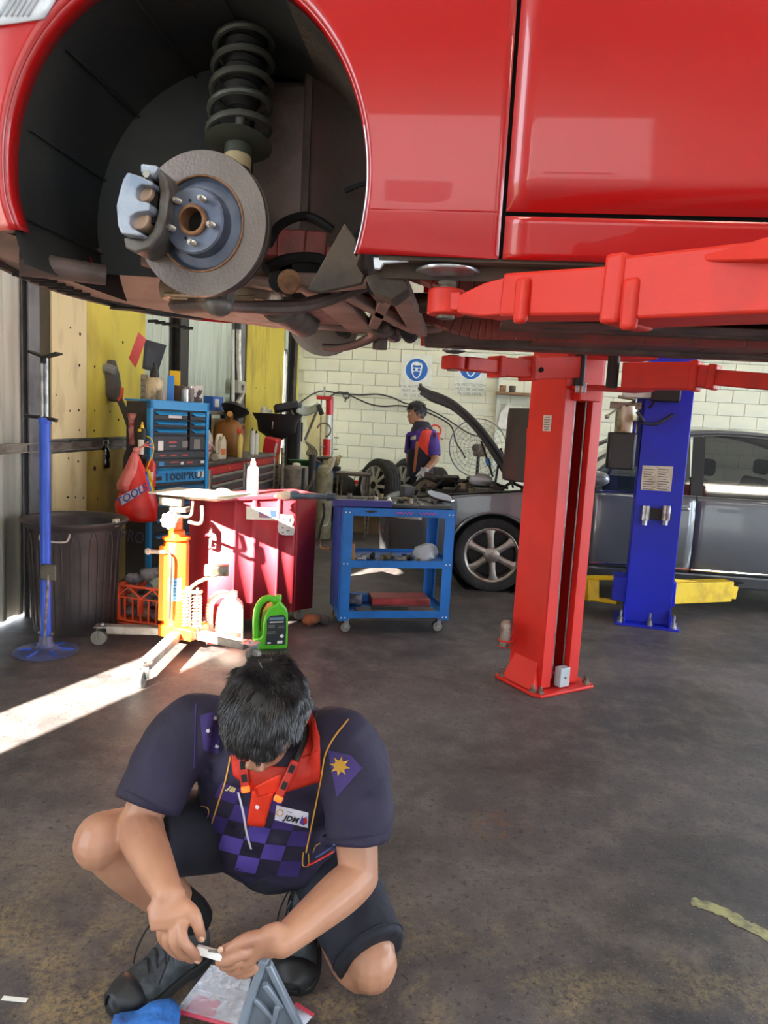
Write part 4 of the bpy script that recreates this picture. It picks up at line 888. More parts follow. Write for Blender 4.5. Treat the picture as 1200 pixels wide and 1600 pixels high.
mm = PY(934, 748, GY-0.10); MB().ell(mm, (0.10, 0.075, 0.065), n=16, m=10).bar(mm+V((0.02, 0.04, -0.03)), gside(1.17, ZBELT+0.03), 0.05, 0.04).build('side_mirror', M('mirror_grey', '#83878c', 0.35, 0.4, coat=1.0), GF, world=True)
# front wheel
def alloy_wheel(parent, c, ro, wd, spokes, axis=(0, -1, 0), rimr=0.72, ph=90):
    a = V(axis); x_, y_, z_ = frame(a); c = V(c)
    w = thing('wheel', None, None, tuple(c)); w.parent = parent; w.location = wm(parent).inverted() @ c; WM[w] = wm(parent) @ Matrix.Translation(w.location)
    ri = ro*rimr
    tr_ = MB().lathe([(ri, -wd), (ro*0.9, -wd), (ro*0.985, -wd*0.9), (ro, -wd*0.7), (ro, -wd*0.15), (ro*0.985, 0.0), (ro*0.94, 0.006), (ri*1.04, 0.004), (ri, -0.006), (ri, -wd)], c, a, 48, cap=False).build('tyre', m_tyre, w, world=True, sharp=50)
    tb_ = MB()
    for k in range(4): tb_.torus(c-a*(wd*(0.2+0.18*k)), ro+0.0005, 0.004, a, 48, 5)
    tb_.build('tread_rib', m_tyre, tr_, world=True, kind='stuff')
    MB().lathe([(ri*1.03, 0.002), (ri*1.0, 0.004), (ri*0.93, -0.008), (ri*0.90, -0.03), (ri*0.88, -wd*0.9), (ri*1.0, -wd)], c, a, 48, cap=False).build('rim', m_rim, w, world=True)
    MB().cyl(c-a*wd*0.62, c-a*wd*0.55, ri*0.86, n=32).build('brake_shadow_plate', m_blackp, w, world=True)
    for k in range(spokes):
        th = 2*math.pi*k/spokes+math.radians(ph); d_ = x_*math.cos(th)+y_*math.sin(th); n_ = a
        MB().loft([[c+d_*(r_*ri)+d_.cross(n_)*(s*wq)+n_*(h_+(0.0 if abs(s) > 0.9 else 0.010)) for s in (-1, -0.4, 0.4, 1)]+[c+d_*(r_*ri)+d_.cross(n_)*(s*wq)+n_*(h_-0.03) for s in (1, -1)] for r_, wq, h_ in ((0.20, ri*0.13, -0.012), (0.5, ri*0.11, -0.006), (0.8, ri*0.13, -0.006), (0.95, ri*0.22, -0.012))]).build('spoke', m_rim, w, world=True, sharp=40)
    MB().lathe([(ri*0.30, -0.03), (ri*0.30, -0.004), (ri*0.24, 0.004), (ri*0.10, 0.006), (ri*0.09, 0.014), (0.001, 0.016)], c, a, 28).build('centre_cap', m_rim, w, world=True)
    return w
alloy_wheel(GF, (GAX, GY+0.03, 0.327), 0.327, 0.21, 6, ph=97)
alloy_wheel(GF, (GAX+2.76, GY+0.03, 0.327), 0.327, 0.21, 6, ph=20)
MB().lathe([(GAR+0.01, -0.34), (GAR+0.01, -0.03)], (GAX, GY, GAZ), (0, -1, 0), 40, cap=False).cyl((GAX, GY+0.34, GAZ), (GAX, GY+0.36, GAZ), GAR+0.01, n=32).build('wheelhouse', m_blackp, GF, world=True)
# nose with headlamp
def gplan(u): 
    P_ = crom([(-0.60, GY+0.24), (-0.70, GY+0.48), (-0.74, GY+0.9), (-0.70, GY+1.32), (-0.60, GY+1.56)], 4); i = min(len(P_)-2, int(u*(len(P_)-1))); t_ = u*(len(P_)-1)-i
    return P_[i][0]+(P_[i+1][0]-P_[i][0])*t_, P_[i][1]+(P_[i+1][1]-P_[i][1])*t_
MB().grid(lambda u, v: V((gplan(u)[0]-0.03*math.sin(v*3.1), gplan(u)[1], 0.20+0.50*v)), 16, 8).build('front_bumper', m_grey, GF, world=True, solid=0.01, sharp=60)
MB().grid(lambda u, v: gside(-0.66+0.34*u, 0.60+0.14*v-0.02*(1-u), 0.012), 10, 6).build('headlamp', M('headlamp_grey_clear', '#c9ccc8', 0.1, coat=1.0), GF, world=True, solid=0.01)
MB().grid(lambda u, v: gside(-0.70+0.02*u, 0.42+0.05*v, 0.012), 3, 3).build('fog_trim', m_chrome, GF, world=True)
# engine bay
MB().box((0.32, GY+0.95, 0.62), (1.5, 1.3, 0.30)).build('engine_bay', m_blackp, GF, world=True, bev=0.05)
eb = random.Random(9); cols = [m_blackp, m_iron, m_under, m_bolt, M('bay_grey', '#55565a', 0.5), M('bay_tan', '#8a7c66', 0.6)]
for k in range(26):
    x = eb.uniform(-0.5, 0.95); y = GY+eb.uniform(0.28, 1.45); h_ = eb.uniform(0.03, 0.13); s_ = (eb.uniform(0.05, 0.2), eb.uniform(0.05, 0.2), h_*2)
    m_ = cols[k % 6]; mb = MB()
    if k % 3: mb.box((x, y, 0.79+h_*0.4), s_, eb.uniform(-0.4, 0.4))
    else: mb.cyl((x-0.07, y, 0.83), (x+0.08, y+0.05, 0.83), h_*0.6, n=14)
    mb.build('engine_part', m_, GF, world=True, bev=0.008)
for k in range(7):
    x = -0.45+0.2*k; MB().tube([(x, GY+0.35, 0.84), (x+0.1, GY+0.5, 0.93), (x+0.22, GY+0.55, 0.9), (x+0.3, GY+0.8, 0.86)], 0.014, 7, 4).build('engine_hose', m_rub, GF, world=True)
bt = PY(720, 772, GY+0.45); MB().box(bt, (0.34, 0.2, 0.10)).build('battery', m_blackp, GF, world=True, bev=0.008)
MB().box(bt+V((0.03, -0.102, -0.01)), (0.2, 0.004, 0.04)).build('battery_label', M('label_blue_grey', '#6d86a8', 0.5), GF, world=True)
MB().tube([gside(x, gtop(x)+0.012, -0.04) for x in [-0.5+1.5*i/12 for i in range(13)]], 0.012, 6).build('wing_edge', m_blackp, GF, world=True)
# raised bonnet
prof = [PY(x, y, GY+0.15) for x, y in ((806, 752), (782, 712), (760, 680), (738, 655), (712, 632), (690, 620), (668, 612), (655, 605))]
prof = crom([(p.x, p.z) for p in prof], 4); mb = MB(); rings = []
for i, (x, z) in enumerate(prof):
    w_ = 0.06*(i/len(prof))**2; rings.append([(x, GY+0.10+w_+(1.58-2*w_)*j/12, z+0.025*(1-((j-6)/6)**2)) for j in range(13)])
mb.loft(rings, cap=False, closed=False); bon = mb.build('bonnet', m_grey, GF, world=True, sharp=50, solid=0.012)
fr3 = [MB(), MB(), MB()]
for i in range(len(prof)-3):
    (x0, z0), (x1, z1) = prof[i], prof[i+1]; n_ = V((z1-z0, 0, -(x1-x0))).normalized()
    if n_.x > 0: n_ = -n_
    for b_, y in zip(fr3, (GY+0.19, GY+1.55, GY+0.87)): b_.bar(V((x0, y, z0))+n_*0.03, V((x1, y, z1))+n_*0.03, 0.16, 0.045, hint=n_)
for b_ in fr3: b_.build('bonnet_frame', m_blackp, bon, world=True)
MB().tube([V((x, GY+0.10+0.06*(i/len(prof))**2, z)) for i, (x, z) in enumerate(prof)], 0.022, 8).build('bonnet_edge', m_blackp, bon, world=True)
MB().tube([V((prof[-1][0]+0.01, GY+0.16+1.46*j/8, prof[-1][1]+0.02)) for j in range(9)], 0.016, 6).build('bonnet_seal', m_chrome, bon, world=True)
MB().bar(PY(783, 700, GY+0.22), PY(772, 765, GY+0.22), 0.045, 0.02).build('bonnet_hinge', m_blackp, GF, world=True, bev=0.004)
for (x0, y0, x1, y1) in ((784, 705, 802, 762), (752, 690, 770, 745)):
    a, b = PY(x0, y0, GY+0.5), PY(x1, y1, GY+0.4); o = MB().cyl(a, b, 0.010, n=8).build('gas_strut', m_blackp, GF, world=True)
    MB().cyl(a+(b-a)*0.5, a+(b-a)*0.68, 0.020, n=8).build('strut_tape', M('blue_tape', '#2f86d8', 0.5), o, world=True)
# ---------------------------------------------------------------- left side: bin, stand, jack, crate, cabinets and what hangs there
m_blackp = M('black_trim', '#141416', 0.5)
m_bin = M('bin_plastic', '#3c3638', 0.42, hex2='#2c282a', scale=6)
m_sblue = M('stand_blue', '#2a55c8', 0.35, hex2='#1f46ad', scale=5)
m_orange = M('jack_orange', '#f2701c', 0.35, hex2='#e0611a', scale=6)
m_crate = M('crate_orange', '#f0603c', 0.5, hex2='#dc5032', scale=6)
m_rag = [M('rag_grey', '#7c7a80', 0.9, hex2='#57555a', scale=14, bump=0.4), M('rag_green_grey', '#8a948c', 0.9, hex2='#5f6a64', scale=14, bump=0.4), M('rag_brown', '#8c7a66', 0.9, hex2='#5d4c40', scale=14, bump=0.4), M('rag_dark', '#4b4646', 0.9, scale=14, bump=0.4)]
m_cream_w = M('pale_metal', '#cfcabc', 0.4, 0.4, hex2='#a59d8e', scale=12)
m_castor = M('castor_grey', '#8d8a84', 0.5, 0.4)
m_cabred = M('cabinet_red', '#a52e3a', 0.45, hex2='#932833', scale=4, lo=0.5, hi=0.8)
m_wpaper = M('white_paper', '#e4e2da', 0.7)
def rag(c, r, mat, name, parent=None, seed=0, flat=0.6, kind=None):
    mb = MB(); mb.ell(c, (r, r*0.8, r*flat), n=18, m=12); rr = random.Random(seed)
    o = V((rr.uniform(0, 50), rr.uniform(0, 50), rr.uniform(0, 50))); out = []
    for p in mb.v:
        d = V(p)-V(c); k = 1+0.55*noise.noise(d*(2.2/r*0.5)+o)+0.25*noise.noise(d*(6/r*0.5)+o); out.append(tuple(V(c)+d*k))
    mb.v = out; return mb.build(name, mat, parent, world=bool(parent), sharp=60, kind=kind)
# wheelie-sized round bin
bc = (-2.45, 4.33); t = thing('rubbish_bin', 'tall black plastic bin without a lid, by the blue pole stand', 'bin', (bc[0], bc[1], 0))
mb = MB().lathe([(0.001, 0.012), (0.238, 0.012), (0.24, 0.0), (0.248, 0.0), (0.262, 0.25), (0.285, 0.66), (0.300, 0.685), (0.322, 0.70), (0.326, 0.712), (0.318, 0.722), (0.300, 0.715), (0.276, 0.68), (0.235, 0.03), (0.001, 0.03)], n=56)
mb.build('bucket', m_bin, t, sharp=50)
for k in range(9):
    a = math.radians(-170+22*k)
    MB().tube([(0.2645*math.cos(a+q), 0.2645*math.sin(a+q), 0.27) if False else (rr*math.cos(a+q), rr*math.sin(a+q), z) for q, z, rr in ((-0.10, 0.05, 0.252), (-0.10, 0.50, 0.279), (-0.07, 0.62, 0.285), (0, 0.66, 0.288), (0.07, 0.62, 0.285), (0.10, 0.50, 0.279), (0.10, 0.05, 0.252))], 0.004, 6, 3).build('moulded_panel', m_bin, t)
hp = PY(88, 842, 4.08)
mb = MB(); hx = hp-V((bc[0], bc[1], 0)); mb.tube([hx+V((-0.09, 0.0, 0.05)), hx+V((-0.09, -0.03, 0.0)), hx+V((-0.05, -0.035, -0.012)), hx+V((0.05, -0.035, -0.012)), hx+V((0.09, -0.03, 0.0)), hx+V((0.09, 0, 0.05))], 0.007, 8, 4); mb.build('wire_handle', M('wire_pale', '#d8cfc8', 0.35, 0.6), t, label='pale wire handle')
MB().box((0.30, -0.05, 0.715), (0.03, 0.05, 0.05)).build('lid_clip', m_cream_w, t, bev=0.006)
# blue pole stand
sb = PZ(72, 1018); t = thing('pole_stand', 'tall blue screw jack stand with a round foot, before the black bin', 'stand', tuple(sb))
MB().lathe([(0.001, 0.004), (0.17, 0.0), (0.178, 0.003), (0.178, 0.007), (0.165, 0.010), (0.09, 0.014), (0.05, 0.035), (0.038, 0.06), (0.036, 0.10), (0.001, 0.10)], n=48).build('foot_plate', M('foot_blue_grey', '#515a86', 0.45, 0.2, hex2='#3e4468'), t)
for k in range(6):
    a = math.radians(60*k+20); MB().bar((0.05*math.cos(a), 0.05*math.sin(a), 0.022), (0.15*math.cos(a), 0.15*math.sin(a), 0.010), 0.014, 0.012).build('foot_rib', m_sblue, t, bev=0.003)
MB().cyl((0, 0, 0.03), (0, 0, 1.35), 0.029, n=28).build('outer_tube', m_sblue, t)
MB().lathe([(0.031, 1.325), (0.033, 1.33), (0.033, 1.36), (0.02, 1.362)], n=24).build('collar', m_sblue, t)
MB().tube([(-0.13, 0.02, 1.365), (0.0, 0, 1.36), (0.09, -0.03, 1.35)], 0.011, 10).build('cross_handle', M('handle_black', '#2a2724', 0.4, 0.4), t)
for x in (-0.012, 0.013): MB().cyl((x, 0, 1.35), (x, 0, 1.69), 0.0105, n=16).build('inner_rod', m_steel, t)
mb = MB(); mb.bar((-0.09, 0, 1.725), (0.0, 0, 1.695), 0.07, 0.012); mb.bar((0.0, 0, 1.695), (0.09, 0, 1.72), 0.07, 0.012); mb.cyl((-0.0, 0, 1.66), (0, 0, 1.70), 0.02, n=12); mb.build('vee_head', M('head_black', '#262424', 0.5, 0.3), t, bev=0.003)
mb = MB(); mb.box((0.045, -0.04, 0.485), (0.085, 0.012, 0.095)); mb.box((0.01, -0.03, 0.485), (0.03, 0.04, 0.08)); mb.build('foot_pedal_plate', M('plate_grey', '#5b574f', 0.5, 0.4, hex2='#454139'), t, bev=0.012)
MB().tube([(0.045, -0.045, 0.47), (0.035, -0.05, 0.30), (0.02, -0.05, 0.06)], 0.006, 8).build('release_rod', m_bolt, t)
for x in (-0.045, 0.045): MB().cyl((x, -0.0, 0.11), (x*0.6, 0, 0.11), 0.010, n=8).build('foot_bolt', m_steel, t)
# ---- orange transmission jack
jb = V((-1.645, 4.12, 0)); jk = thing('transmission_jack', 'orange hydraulic jack on splayed castor legs with a flat saddle plate', 'jack', tuple(jb))
legs = [(PZ(222, 1046, 0.09)-jb, 'a'), (PZ(392, 1012, 0.09)-jb, 'b'), (PZ(160, 985, 0.09)-jb, 'c'), (PZ(318, 975, 0.09)-jb, 'd')]
m_leg = M('leg_pale_grey', '#a19d97', 0.45, 0.3, hex2='#837d75', scale=10)
for p, _ in legs:
    d = V((p.x, p.y, 0)); L_ = d.length; u_ = d.normalized()
    lg = MB().bar(u_*0.05+V((0, 0, 0.10)), u_*(L_-0.03)+V((0, 0, 0.10)), 0.065, 0.05).build('leg', m_leg, jk, bev=0.006)
    c = u_*L_; MB().box(c+V((0, 0, 0.118)), (0.085, 0.085, 0.008), math.atan2(u_.y, u_.x)).cyl(c+V((0, 0, 0.118)), c+V((0, 0, 0.135)), 0.014, n=6).build('castor_plate', m_steel, lg, bev=0.002)
    n_ = V((-u_.y, u_.x, 0)); k_ = c+u_*0.02
    MB().bar(k_+n_*0.024+V((0, 0, 0.045)), k_*1+n_*0.024+V((0, 0, 0.115)), 0.04, 0.004, hint=u_).bar(k_-n_*0.024+V((0, 0, 0.045)), k_-n_*0.024+V((0, 0, 0.115)), 0.04, 0.004, hint=u_).build('castor_fork', m_steel, lg)
    MB().cyl(k_-n_*0.019+V((0, 0, 0.046)), k_+n_*0.019+V((0, 0, 0.046)), 0.046, n=24).cyl(k_-n_*0.022+V((0, 0, 0.042)), k_+n_*0.022+V((0, 0, 0.042)), 0.02, n=16).build('castor_wheel', m_castor, lg, bev=0.004)
MB().box((0.02, -0.01, 0.115), (0.24, 0.19, 0.075), -0.25).build('base_block', m_orange, jk, bev=0.008)
MB().lathe([(0.001, 0.14), (0.078, 0.14), (0.078, 0.63), (0.070, 0.655), (0.05, 0.665), (0.05, 0.72), (0.036, 0.73), (0.036, 0.80), (0.03, 0.81), (0.001, 0.81)], (-0.045, 0.01, 0), n=36).build('cylinder', m_orange, jk)
MB().cyl((-0.045, 0.01, 0.8), (-0.045, 0.01, 0.90), 0.026, n=20).build('ram', m_steel, jk)
MB().lathe([(0.079, 0.665), (0.083, 0.668), (0.083, 0.682), (0.06, 0.69)], (-0.045, 0.01, 0), n=32).build('top_collar', m_orange, jk)
mb = MB(); mb.grid(lambda u, v: V((-0.045+0.0795*math.cos(-1.75+1.0*u), 0.01+0.0795*math.sin(-1.75+1.0*u), 0.30+0.14*v)), 10, 2); lb = mb.build('blue_label', M('label_blue', '#5ba4d6', 0.5, hex2='#8fc0e0', scale=40), jk)
mb = MB()
for k in range(5): mb.grid(lambda u, v, k=k: V((-0.045+0.0802*math.cos(-1.6+0.6*u), 0.01+0.0802*math.sin(-1.6+0.6*u), 0.415-0.02*k+0.006*v)), 6, 1)
mb.build('small_print', M('label_dark_print', '#2e5d86', 0.6), lb, kind='stuff')
MB().box((-0.10, -0.03, 0.40), (0.05, 0.06, 0.46)).build('side_channel', M('jack_yellow_orange', '#f6a020', 0.4), jk, bev=0.004)
MB().tube([(-0.06, -0.09, 0.60), (-0.03, -0.10, 0.58), (-0.03, -0.105, 0.45), (-0.035, -0.10, 0.2)], 0.008, 8, 3).build('pedal_rod', m_dark, jk)
mb = MB(); mb.cyl((-0.075, -0.075, 0.60), (-0.165, -0.12, 0.605), 0.012, n=10); mb.ell((-0.165, -0.12, 0.605), (0.02, 0.02, 0.02)); mb.build('release_knob', m_cream_w, jk)
for x in (0.06, 0.125):
    pts = [(x+0.024*math.cos(a), -0.07+0.024*math.sin(a), 0.15+0.20*i/120) for i, a in enumerate([i*2*math.pi/12 for i in range(121)])]
    MB().tube(pts, 0.0055, 6).build('return_spring', M('spring_pale', '#e3d3bd', 0.35, 0.5), jk)
    MB().cyl((x, -0.07, 0.13), (x, -0.07, 0.40), 0.009, n=10).build('spring_rod', m_bolt, jk)
mb = MB(); mb.box((0.09, -0.07, 0.37), (0.12, 0.05, 0.02)); mb.tube([(0.06, -0.07, 0.37), (0.14, -0.1, 0.44), (0.26, -0.13, 0.50)], 0.013, 8, 3); mb.box((0.25, -0.10, 0.52), (0.14, 0.07, 0.06), 0.3); mb.build('foot_pedal', m_bolt, jk, bev=0.006)
# saddle
mb = MB(); mb.box((0.10, 0.02, 0.955), (0.50, 0.34, 0.012), -0.12); mb.box((0.08, 0.02, 0.935), (0.30, 0.10, 0.03), -0.12); mb.build('saddle_plate', M('saddle_pale', '#d9cbb6', 0.45, 0.3), jk, bev=0.003)
mb = MB(); mb.box((-0.05, -0.06, 0.905), (0.14, 0.05, 0.05)); mb.box((0.0, -0.05, 0.86), (0.10, 0.08, 0.03)); mb.tube([(0.02, -0.1, 0.80), (0.03, -0.14, 0.83), (0.10, -0.14, 0.84), (0.10, -0.11, 0.92)], 0.010, 8, 4); mb.tube([(0.08, -0.12, 0.80), (0.16, -0.13, 0.80), (0.16, -0.12, 0.9)], 0.012, 8, 4); mb.build('tilt_linkage', m_bolt, jk, bev=0.004)
c = PY(263, 814, 3.98)-jb; mb = MB(); pts = []
for i in range(48):
    a = 2*math.pi*i/48; r = 0.048+0.005*math.cos(8*a); pts.append((c.x+r*math.cos(a), c.y, c.z+r*math.sin(a)))
mb.add([tuple(p) for p in pts]+[(p[0], p[1]+0.025, p[2]) for p in pts], [tuple(range(48)), tuple(range(95, 47, -1))]+[(i, i+48, (i+1) % 48+48, (i+1) % 48) for i in range(48)]); mb.cyl(c+V((0, 0.02, 0)), c+V((0, 0.10, 0.0)), 0.012, n=10); mb.build('star_knob', m_cream_w, jk, bev=0.004, label='pale star-shaped hand knob')
# ---- orange crate of rags
def crate(px0, px1):
    a, b = PZ(172, 980, 0.0), PZ(254, 992, 0.0); a = V((-2.235, 4.47, 0)); b = V((-1.875, 4.41, 0)); u_ = (b-a).normalized(); w_ = V((-u_.y, u_.x, 0)); W = 0.36; D = 0.28; H = 0.27
    t = thing('plastic_crate', 'orange plastic crate heaped with used rags, beside the jack', 'crate', tuple(a+(b-a)*0.5+w_*D/2), math.atan2(u_.y, u_.x))
    h, d, z0 = W/2, D/2, 0.012
    def wall(p, q, nrm):
        p, q = V(p), V(q); L_ = (q-p).length; e = (q-p).normalized(); mb = MB()
        P = lambda x, z: p+e*x+V((0, 0, z))
        bar = lambda x0, z0, x1, z1, w: mb.bar(P(x0, z0), P(x1, z1), w, 0.010, hint=nrm) if False else mb.bar(P(x0, z0), P(x1, z1), 0.010, w, hint=nrm)
        bar(0, 0.255, L_, 0.255, 0.03); bar(0, 0.02, L_, 0.02, 0.03); bar(0, 0.175, L_, 0.175, 0.012)
        for x in (0.012, L_-0.012): bar(x, 0.02, x, 0.255, 0.03)
        n = 6 if L_ > 0.35 else 4
        for k in range(1, n): bar(L_*k/n, 0.02, L_*k/n, 0.175, 0.012)
        m = 4 if L_ > 0.35 else 3
        for k in range(m):
            x0 = L_*k/m; x1 = L_*(k+1)/m; bar(x0, 0.175 if k % 2 == 0 else 0.25, x1, 0.25 if k % 2 == 0 else 0.175, 0.012)
        bar(L_*0.5, 0.07, L_*0.5, 0.175, 0.06)
        return mb
    wall((-h, -d, z0), (h, -d, z0), (0, -1, 0)).build('side_wall', m_crate, t, bev=0.002); wall((-h, d, z0), (h, d, z0), (0, 1, 0)).build('side_wall', m_crate, t, bev=0.002)
    wall((-h, -d, z0), (-h, d, z0), (1, 0, 0)).build('end_wall', m_crate, t, bev=0.002); wall((h, -d, z0), (h, d, z0), (1, 0, 0)).build('end_wall', m_crate, t, bev=0.002)
    MB().box((0, 0, 0.008), (W, D, 0.012)).build('floor_panel', m_crate, t)
    rr = random.Random(4); mw = wm(t); names = ['grey', 'green grey', 'brown', 'dark']
    spots = [(x, y, z) for z in (0.075, 0.16) for x in (-0.11, 0.0, 0.11) for y in (-0.07, 0.065)]
    for i, (x, y, z) in enumerate(spots):
        p = mw @ V((x+rr.uniform(-.015, .015), y, z)); o = rag(p, 0.052, m_rag[i % 4], 'rag', None, i, 0.75); tag(o, 'crumpled %s rag inside the orange crate, %s layer, %s' % (names[i % 4], 'lower' if z < 0.1 else 'upper', ('front' if y < 0 else 'back')+(' end by the bin' if x < -0.05 else ' middle' if x < 0.05 else ' end by the jack')), 'rag', 'rags in the orange crate')
    for i, (x, y, z, r, m_, lb) in enumerate(((-0.13, -0.02, 0.285, 0.055, 0, 'small pale grey rag poking over the bin end of the crate'), (-0.01, 0.0, 0.315, 0.075, 0, 'big grey rag bunched on top of the orange crate'), (0.12, 0.05, 0.325, 0.07, 3, 'grey brown rag at the top beside the jack'), (0.09, -0.06, 0.28, 0.075, 1, 'green grey rag draped over the front of the crate'))):
        tag(rag(mw @ V((x, y, z)), r, m_rag[m_], 'rag', None, 20+i, 0.6), lb, 'rag', 'rags in the orange crate')
crate(0, 0)
# dark tool tray on the floor under the crate front, and floor scraps
# ---- red sheet cabinet seen from behind
ca, cb = V((-1.545, 4.30, 0)), V((-0.998, 4.94, 0)); cu = (cb-ca).normalized(); cn = V((cu.y, -cu.x, 0)); CL = (cb-ca).length; CHt = 0.80
cab = thing('steel_cabinet', 'red steel cabinet with pressed ribs and torn stickers, behind the oil bottles', 'cabinet', tuple((ca+cb)*0.5-cn*0.14), math.atan2(cu.y, cu.x))
MB().box((0, 0.0, 0.085+CHt/2), (CL-0.01, 0.27, CHt)).build('carcass', m_cabred, cab, bev=0.006)
xs = [0, 0.16, 0.165, 0.175, 0.18, 0.345, 0.350, 0.36, 0.365, 0.60, 0.605, 0.615, 0.62, 0.635, 0.64, 0.78, 0.785, 0.80, 0.805, 1.0]
mb = MB(); prof = [(0, 0), (0.20, 0), (0.208, 0.012), (0.222, 0.012), (0.23, 0), (0.365, 0), (0.372, 0.016), (0.40, 0.016), (0.408, 0), (0.60, 0), (0.606, 0.014), (0.622, 0.014), (0.628, 0), (0.765, 0), (0.772, 0.012), (0.784, 0.012), (0.79, 0.003), (0.80, 0.012), (0.81, 0.012), (0.816, 0), (1, 0)]
k = len(prof); x0 = -CL/2
mb.add([(x0+CL*a, -0.1355-b, 0.085) for a, b in prof]+[(x0+CL*a, -0.1355-b, 0.085+CHt) for a, b in prof], [(i, i+1, k+i+1, k+i) for i in range(k-1)]); mb.build('ribbed_back', m_cabred, cab, sharp=25, fix=False, solid=0.003)
MB().box((0, 0, 0.10+CHt), (CL+0.012, 0.30, 0.03)).build('top_rim', m_cabred, cab, bev=0.006)
MB().tube([(-CL/2-0.002, -0.152, 0.60), (-CL/2-0.01, -0.17, 0.62), (-CL/2-0.008, -0.17, 0.70), (-CL/2, -0.155, 0.72)], 0.008, 8, 3).build('side_handle', m_cream_w, cab)
for x in (-CL/2+0.07, CL/2-0.08):
    for y in (-0.09, 0.09):
        MB().cyl((x, y-0.016, 0.04), (x, y+0.016, 0.04), 0.04, n=20).build('castor', m_castor, cab, bev=0.004); MB().box((x, y, 0.075), (0.05, 0.05, 0.03)).build('castor_plate', m_bolt, cab)
def cabp(x, y):
    p0 = ca; r_ = ray(x, y); p = CC+r_*((p0-CC).dot(cn)/r_.dot(cn)); l = wm(cab).inverted() @ p; return l.x, l.z
def cabquad(pxs, name, mat, y=-0.1535, th=0.001, parent=None):
    return MB().prism([cabp(*p) for p in pxs], y, y+th, Matrix(((1, 0, 0), (0, 0, 1), (0, 1, 0)))).build(name, mat, parent or cab)
s1 = cabquad([(383, 791), (432, 794), (431, 813), (383, 811)], 'sticker', M('sticker_cream', '#e5dcc6', 0.5), label if False else -0.1535)
cabquad([(403, 797), (420, 798), (419, 809), (403, 808)], 'sticker_print', M('sticker_blue', '#4b7dc9', 0.5, hex2='#e0702f', scale=90, lo=0.48, hi=0.52), -0.1550, 0.0008, s1)
cabquad([(420, 796), (430, 797), (429, 808), (421, 808)], 'sticker_print', M('sticker_darkblue', '#2c3f86', 0.5), -0.1550, 0.0008, s1)
s2 = cabquad([(437, 803), (444, 804), (449, 804), (456, 804), (458, 812), (456, 820), (459, 826), (457, 836), (446, 836), (438, 835), (433, 831), (432, 823), (434, 815), (436, 810)], 'torn_label', m_wpaper)
for i, (x, y, w_, h_) in enumerate(((441, 811, 4, 1.2), (440, 824, 2, 2), (451, 812, 1.6, 6), (455, 820, 1, 5), (440, 832, 3, 1), (448, 829, 5, 1))):
    cabquad([(x-w_/2, y-h_/2), (x+w_/2, y-h_/2), (x+w_/2, y+h_/2), (x-w_/2, y+h_/2)], 'label_print', m_printdark, -0.1550, 0.0008, s2)
# things on the cabinet
ctop = 0.085+CHt+0.031
def on_cab(x, y): r_ = ray(x, y); return CC+r_*((ctop-CH)/r_.z)
sp = on_cab(390, 790); sp = V((-1.37, 4.62, ctop))
t = thing('spray_bottle', 'tall white bottle in the sunshine on the red cabinet', 'bottle', tuple(sp))
m_wplas = M('white_plastic', '#f0ece4', 0.4)
MB().lathe([(0.001, 0), (0.036, 0), (0.038, 0.004), (0.038, 0.155), (0.034, 0.175), (0.018, 0.19), (0.016, 0.20), (0.001, 0.2)], n=28).build('bottle_body', m_wplas, t)
MB().lathe([(0.0185, 0.195), (0.0185, 0.212), (0.012, 0.218), (0.011, 0.235), (0.001, 0.236)], n=20).build('cap', m_wplas, t)
o = rag(on_cab(446, 778)+V((0, 0.05, 0.012)), 0.10, M('cloth_cream', '#e6dcc8', 0.9, bump=0.3), 'cloth', None, 31, 0.22); tag(o, 'cream cloth lying flat on the red cabinet beside the white bottle', 'cloth')
o = rag(on_cab(352, 780)+V((-0.02, 0.03, 0.03)), 0.055, M('cloth_tan', '#cdb591', 0.9, bump=0.3), 'cloth', None, 33, 0.55); tag(o, 'balled tan cloth on the left end of the red cabinet', 'cloth')
ah = on_cab(470, 782); u2 = V((0.9, 0.25, 0)).normalized()
t = thing('air_gun', 'grey air ratchet lying on the right end of the red cabinet', 'tool', tuple(ah)); mt = M('tool_grey_blue', '#5d6b78', 0.4, 0.5, hex2='#3f4852')
MB().cyl(V((0, 0, 0.03))-u2*0.02, V((0, 0, 0.03))+u2*0.16, 0.018, n=16).build('handle', mt, t); MB().lathe([(0.001, -0.03), (0.026, -0.028), (0.032, 0.0), (0.026, 0.028), (0.001, 0.03)], V((0, 0, 0.032))-u2*0.04, u2, 20).build('head', mt, t); MB().cyl(V((0, 0, 0.03))+u2*0.16, V((0, 0, 0.03))+u2*0.22, 0.028, 0.022, n=16).build('motor_housing', mt, t)
# hooks and an air fitting hanging off the cabinet's right side
t = thing('air_hose', 'short air hose with brass ends hanging off the red cabinet', 'hose', tuple(PY(507, 800, 4.98)))
MB().tube([PY(505, 786, 4.97), PY(506, 805, 4.97), PY(500, 826, 4.97), PY(498, 842, 4.97)], 0.009, 8, 4).build('hose', m_rub, t, world=True); MB().tube([PY(500, 842, 4.97), PY(502, 856, 4.97), PY(514, 858, 4.97)], 0.005, 8, 4).ell(PY(514, 857, 4.97), (0.012,)*3).build('brass_end', M('brass', '#a4713c', 0.35, 0.8), t, world=True)
MB().tube([PY(510, 790, 4.97), PY(516, 800, 4.97), PY(513, 818, 4.97), PY(505, 822, 4.97)], 0.006, 8, 4).build('hook', m_steel, t, world=True)
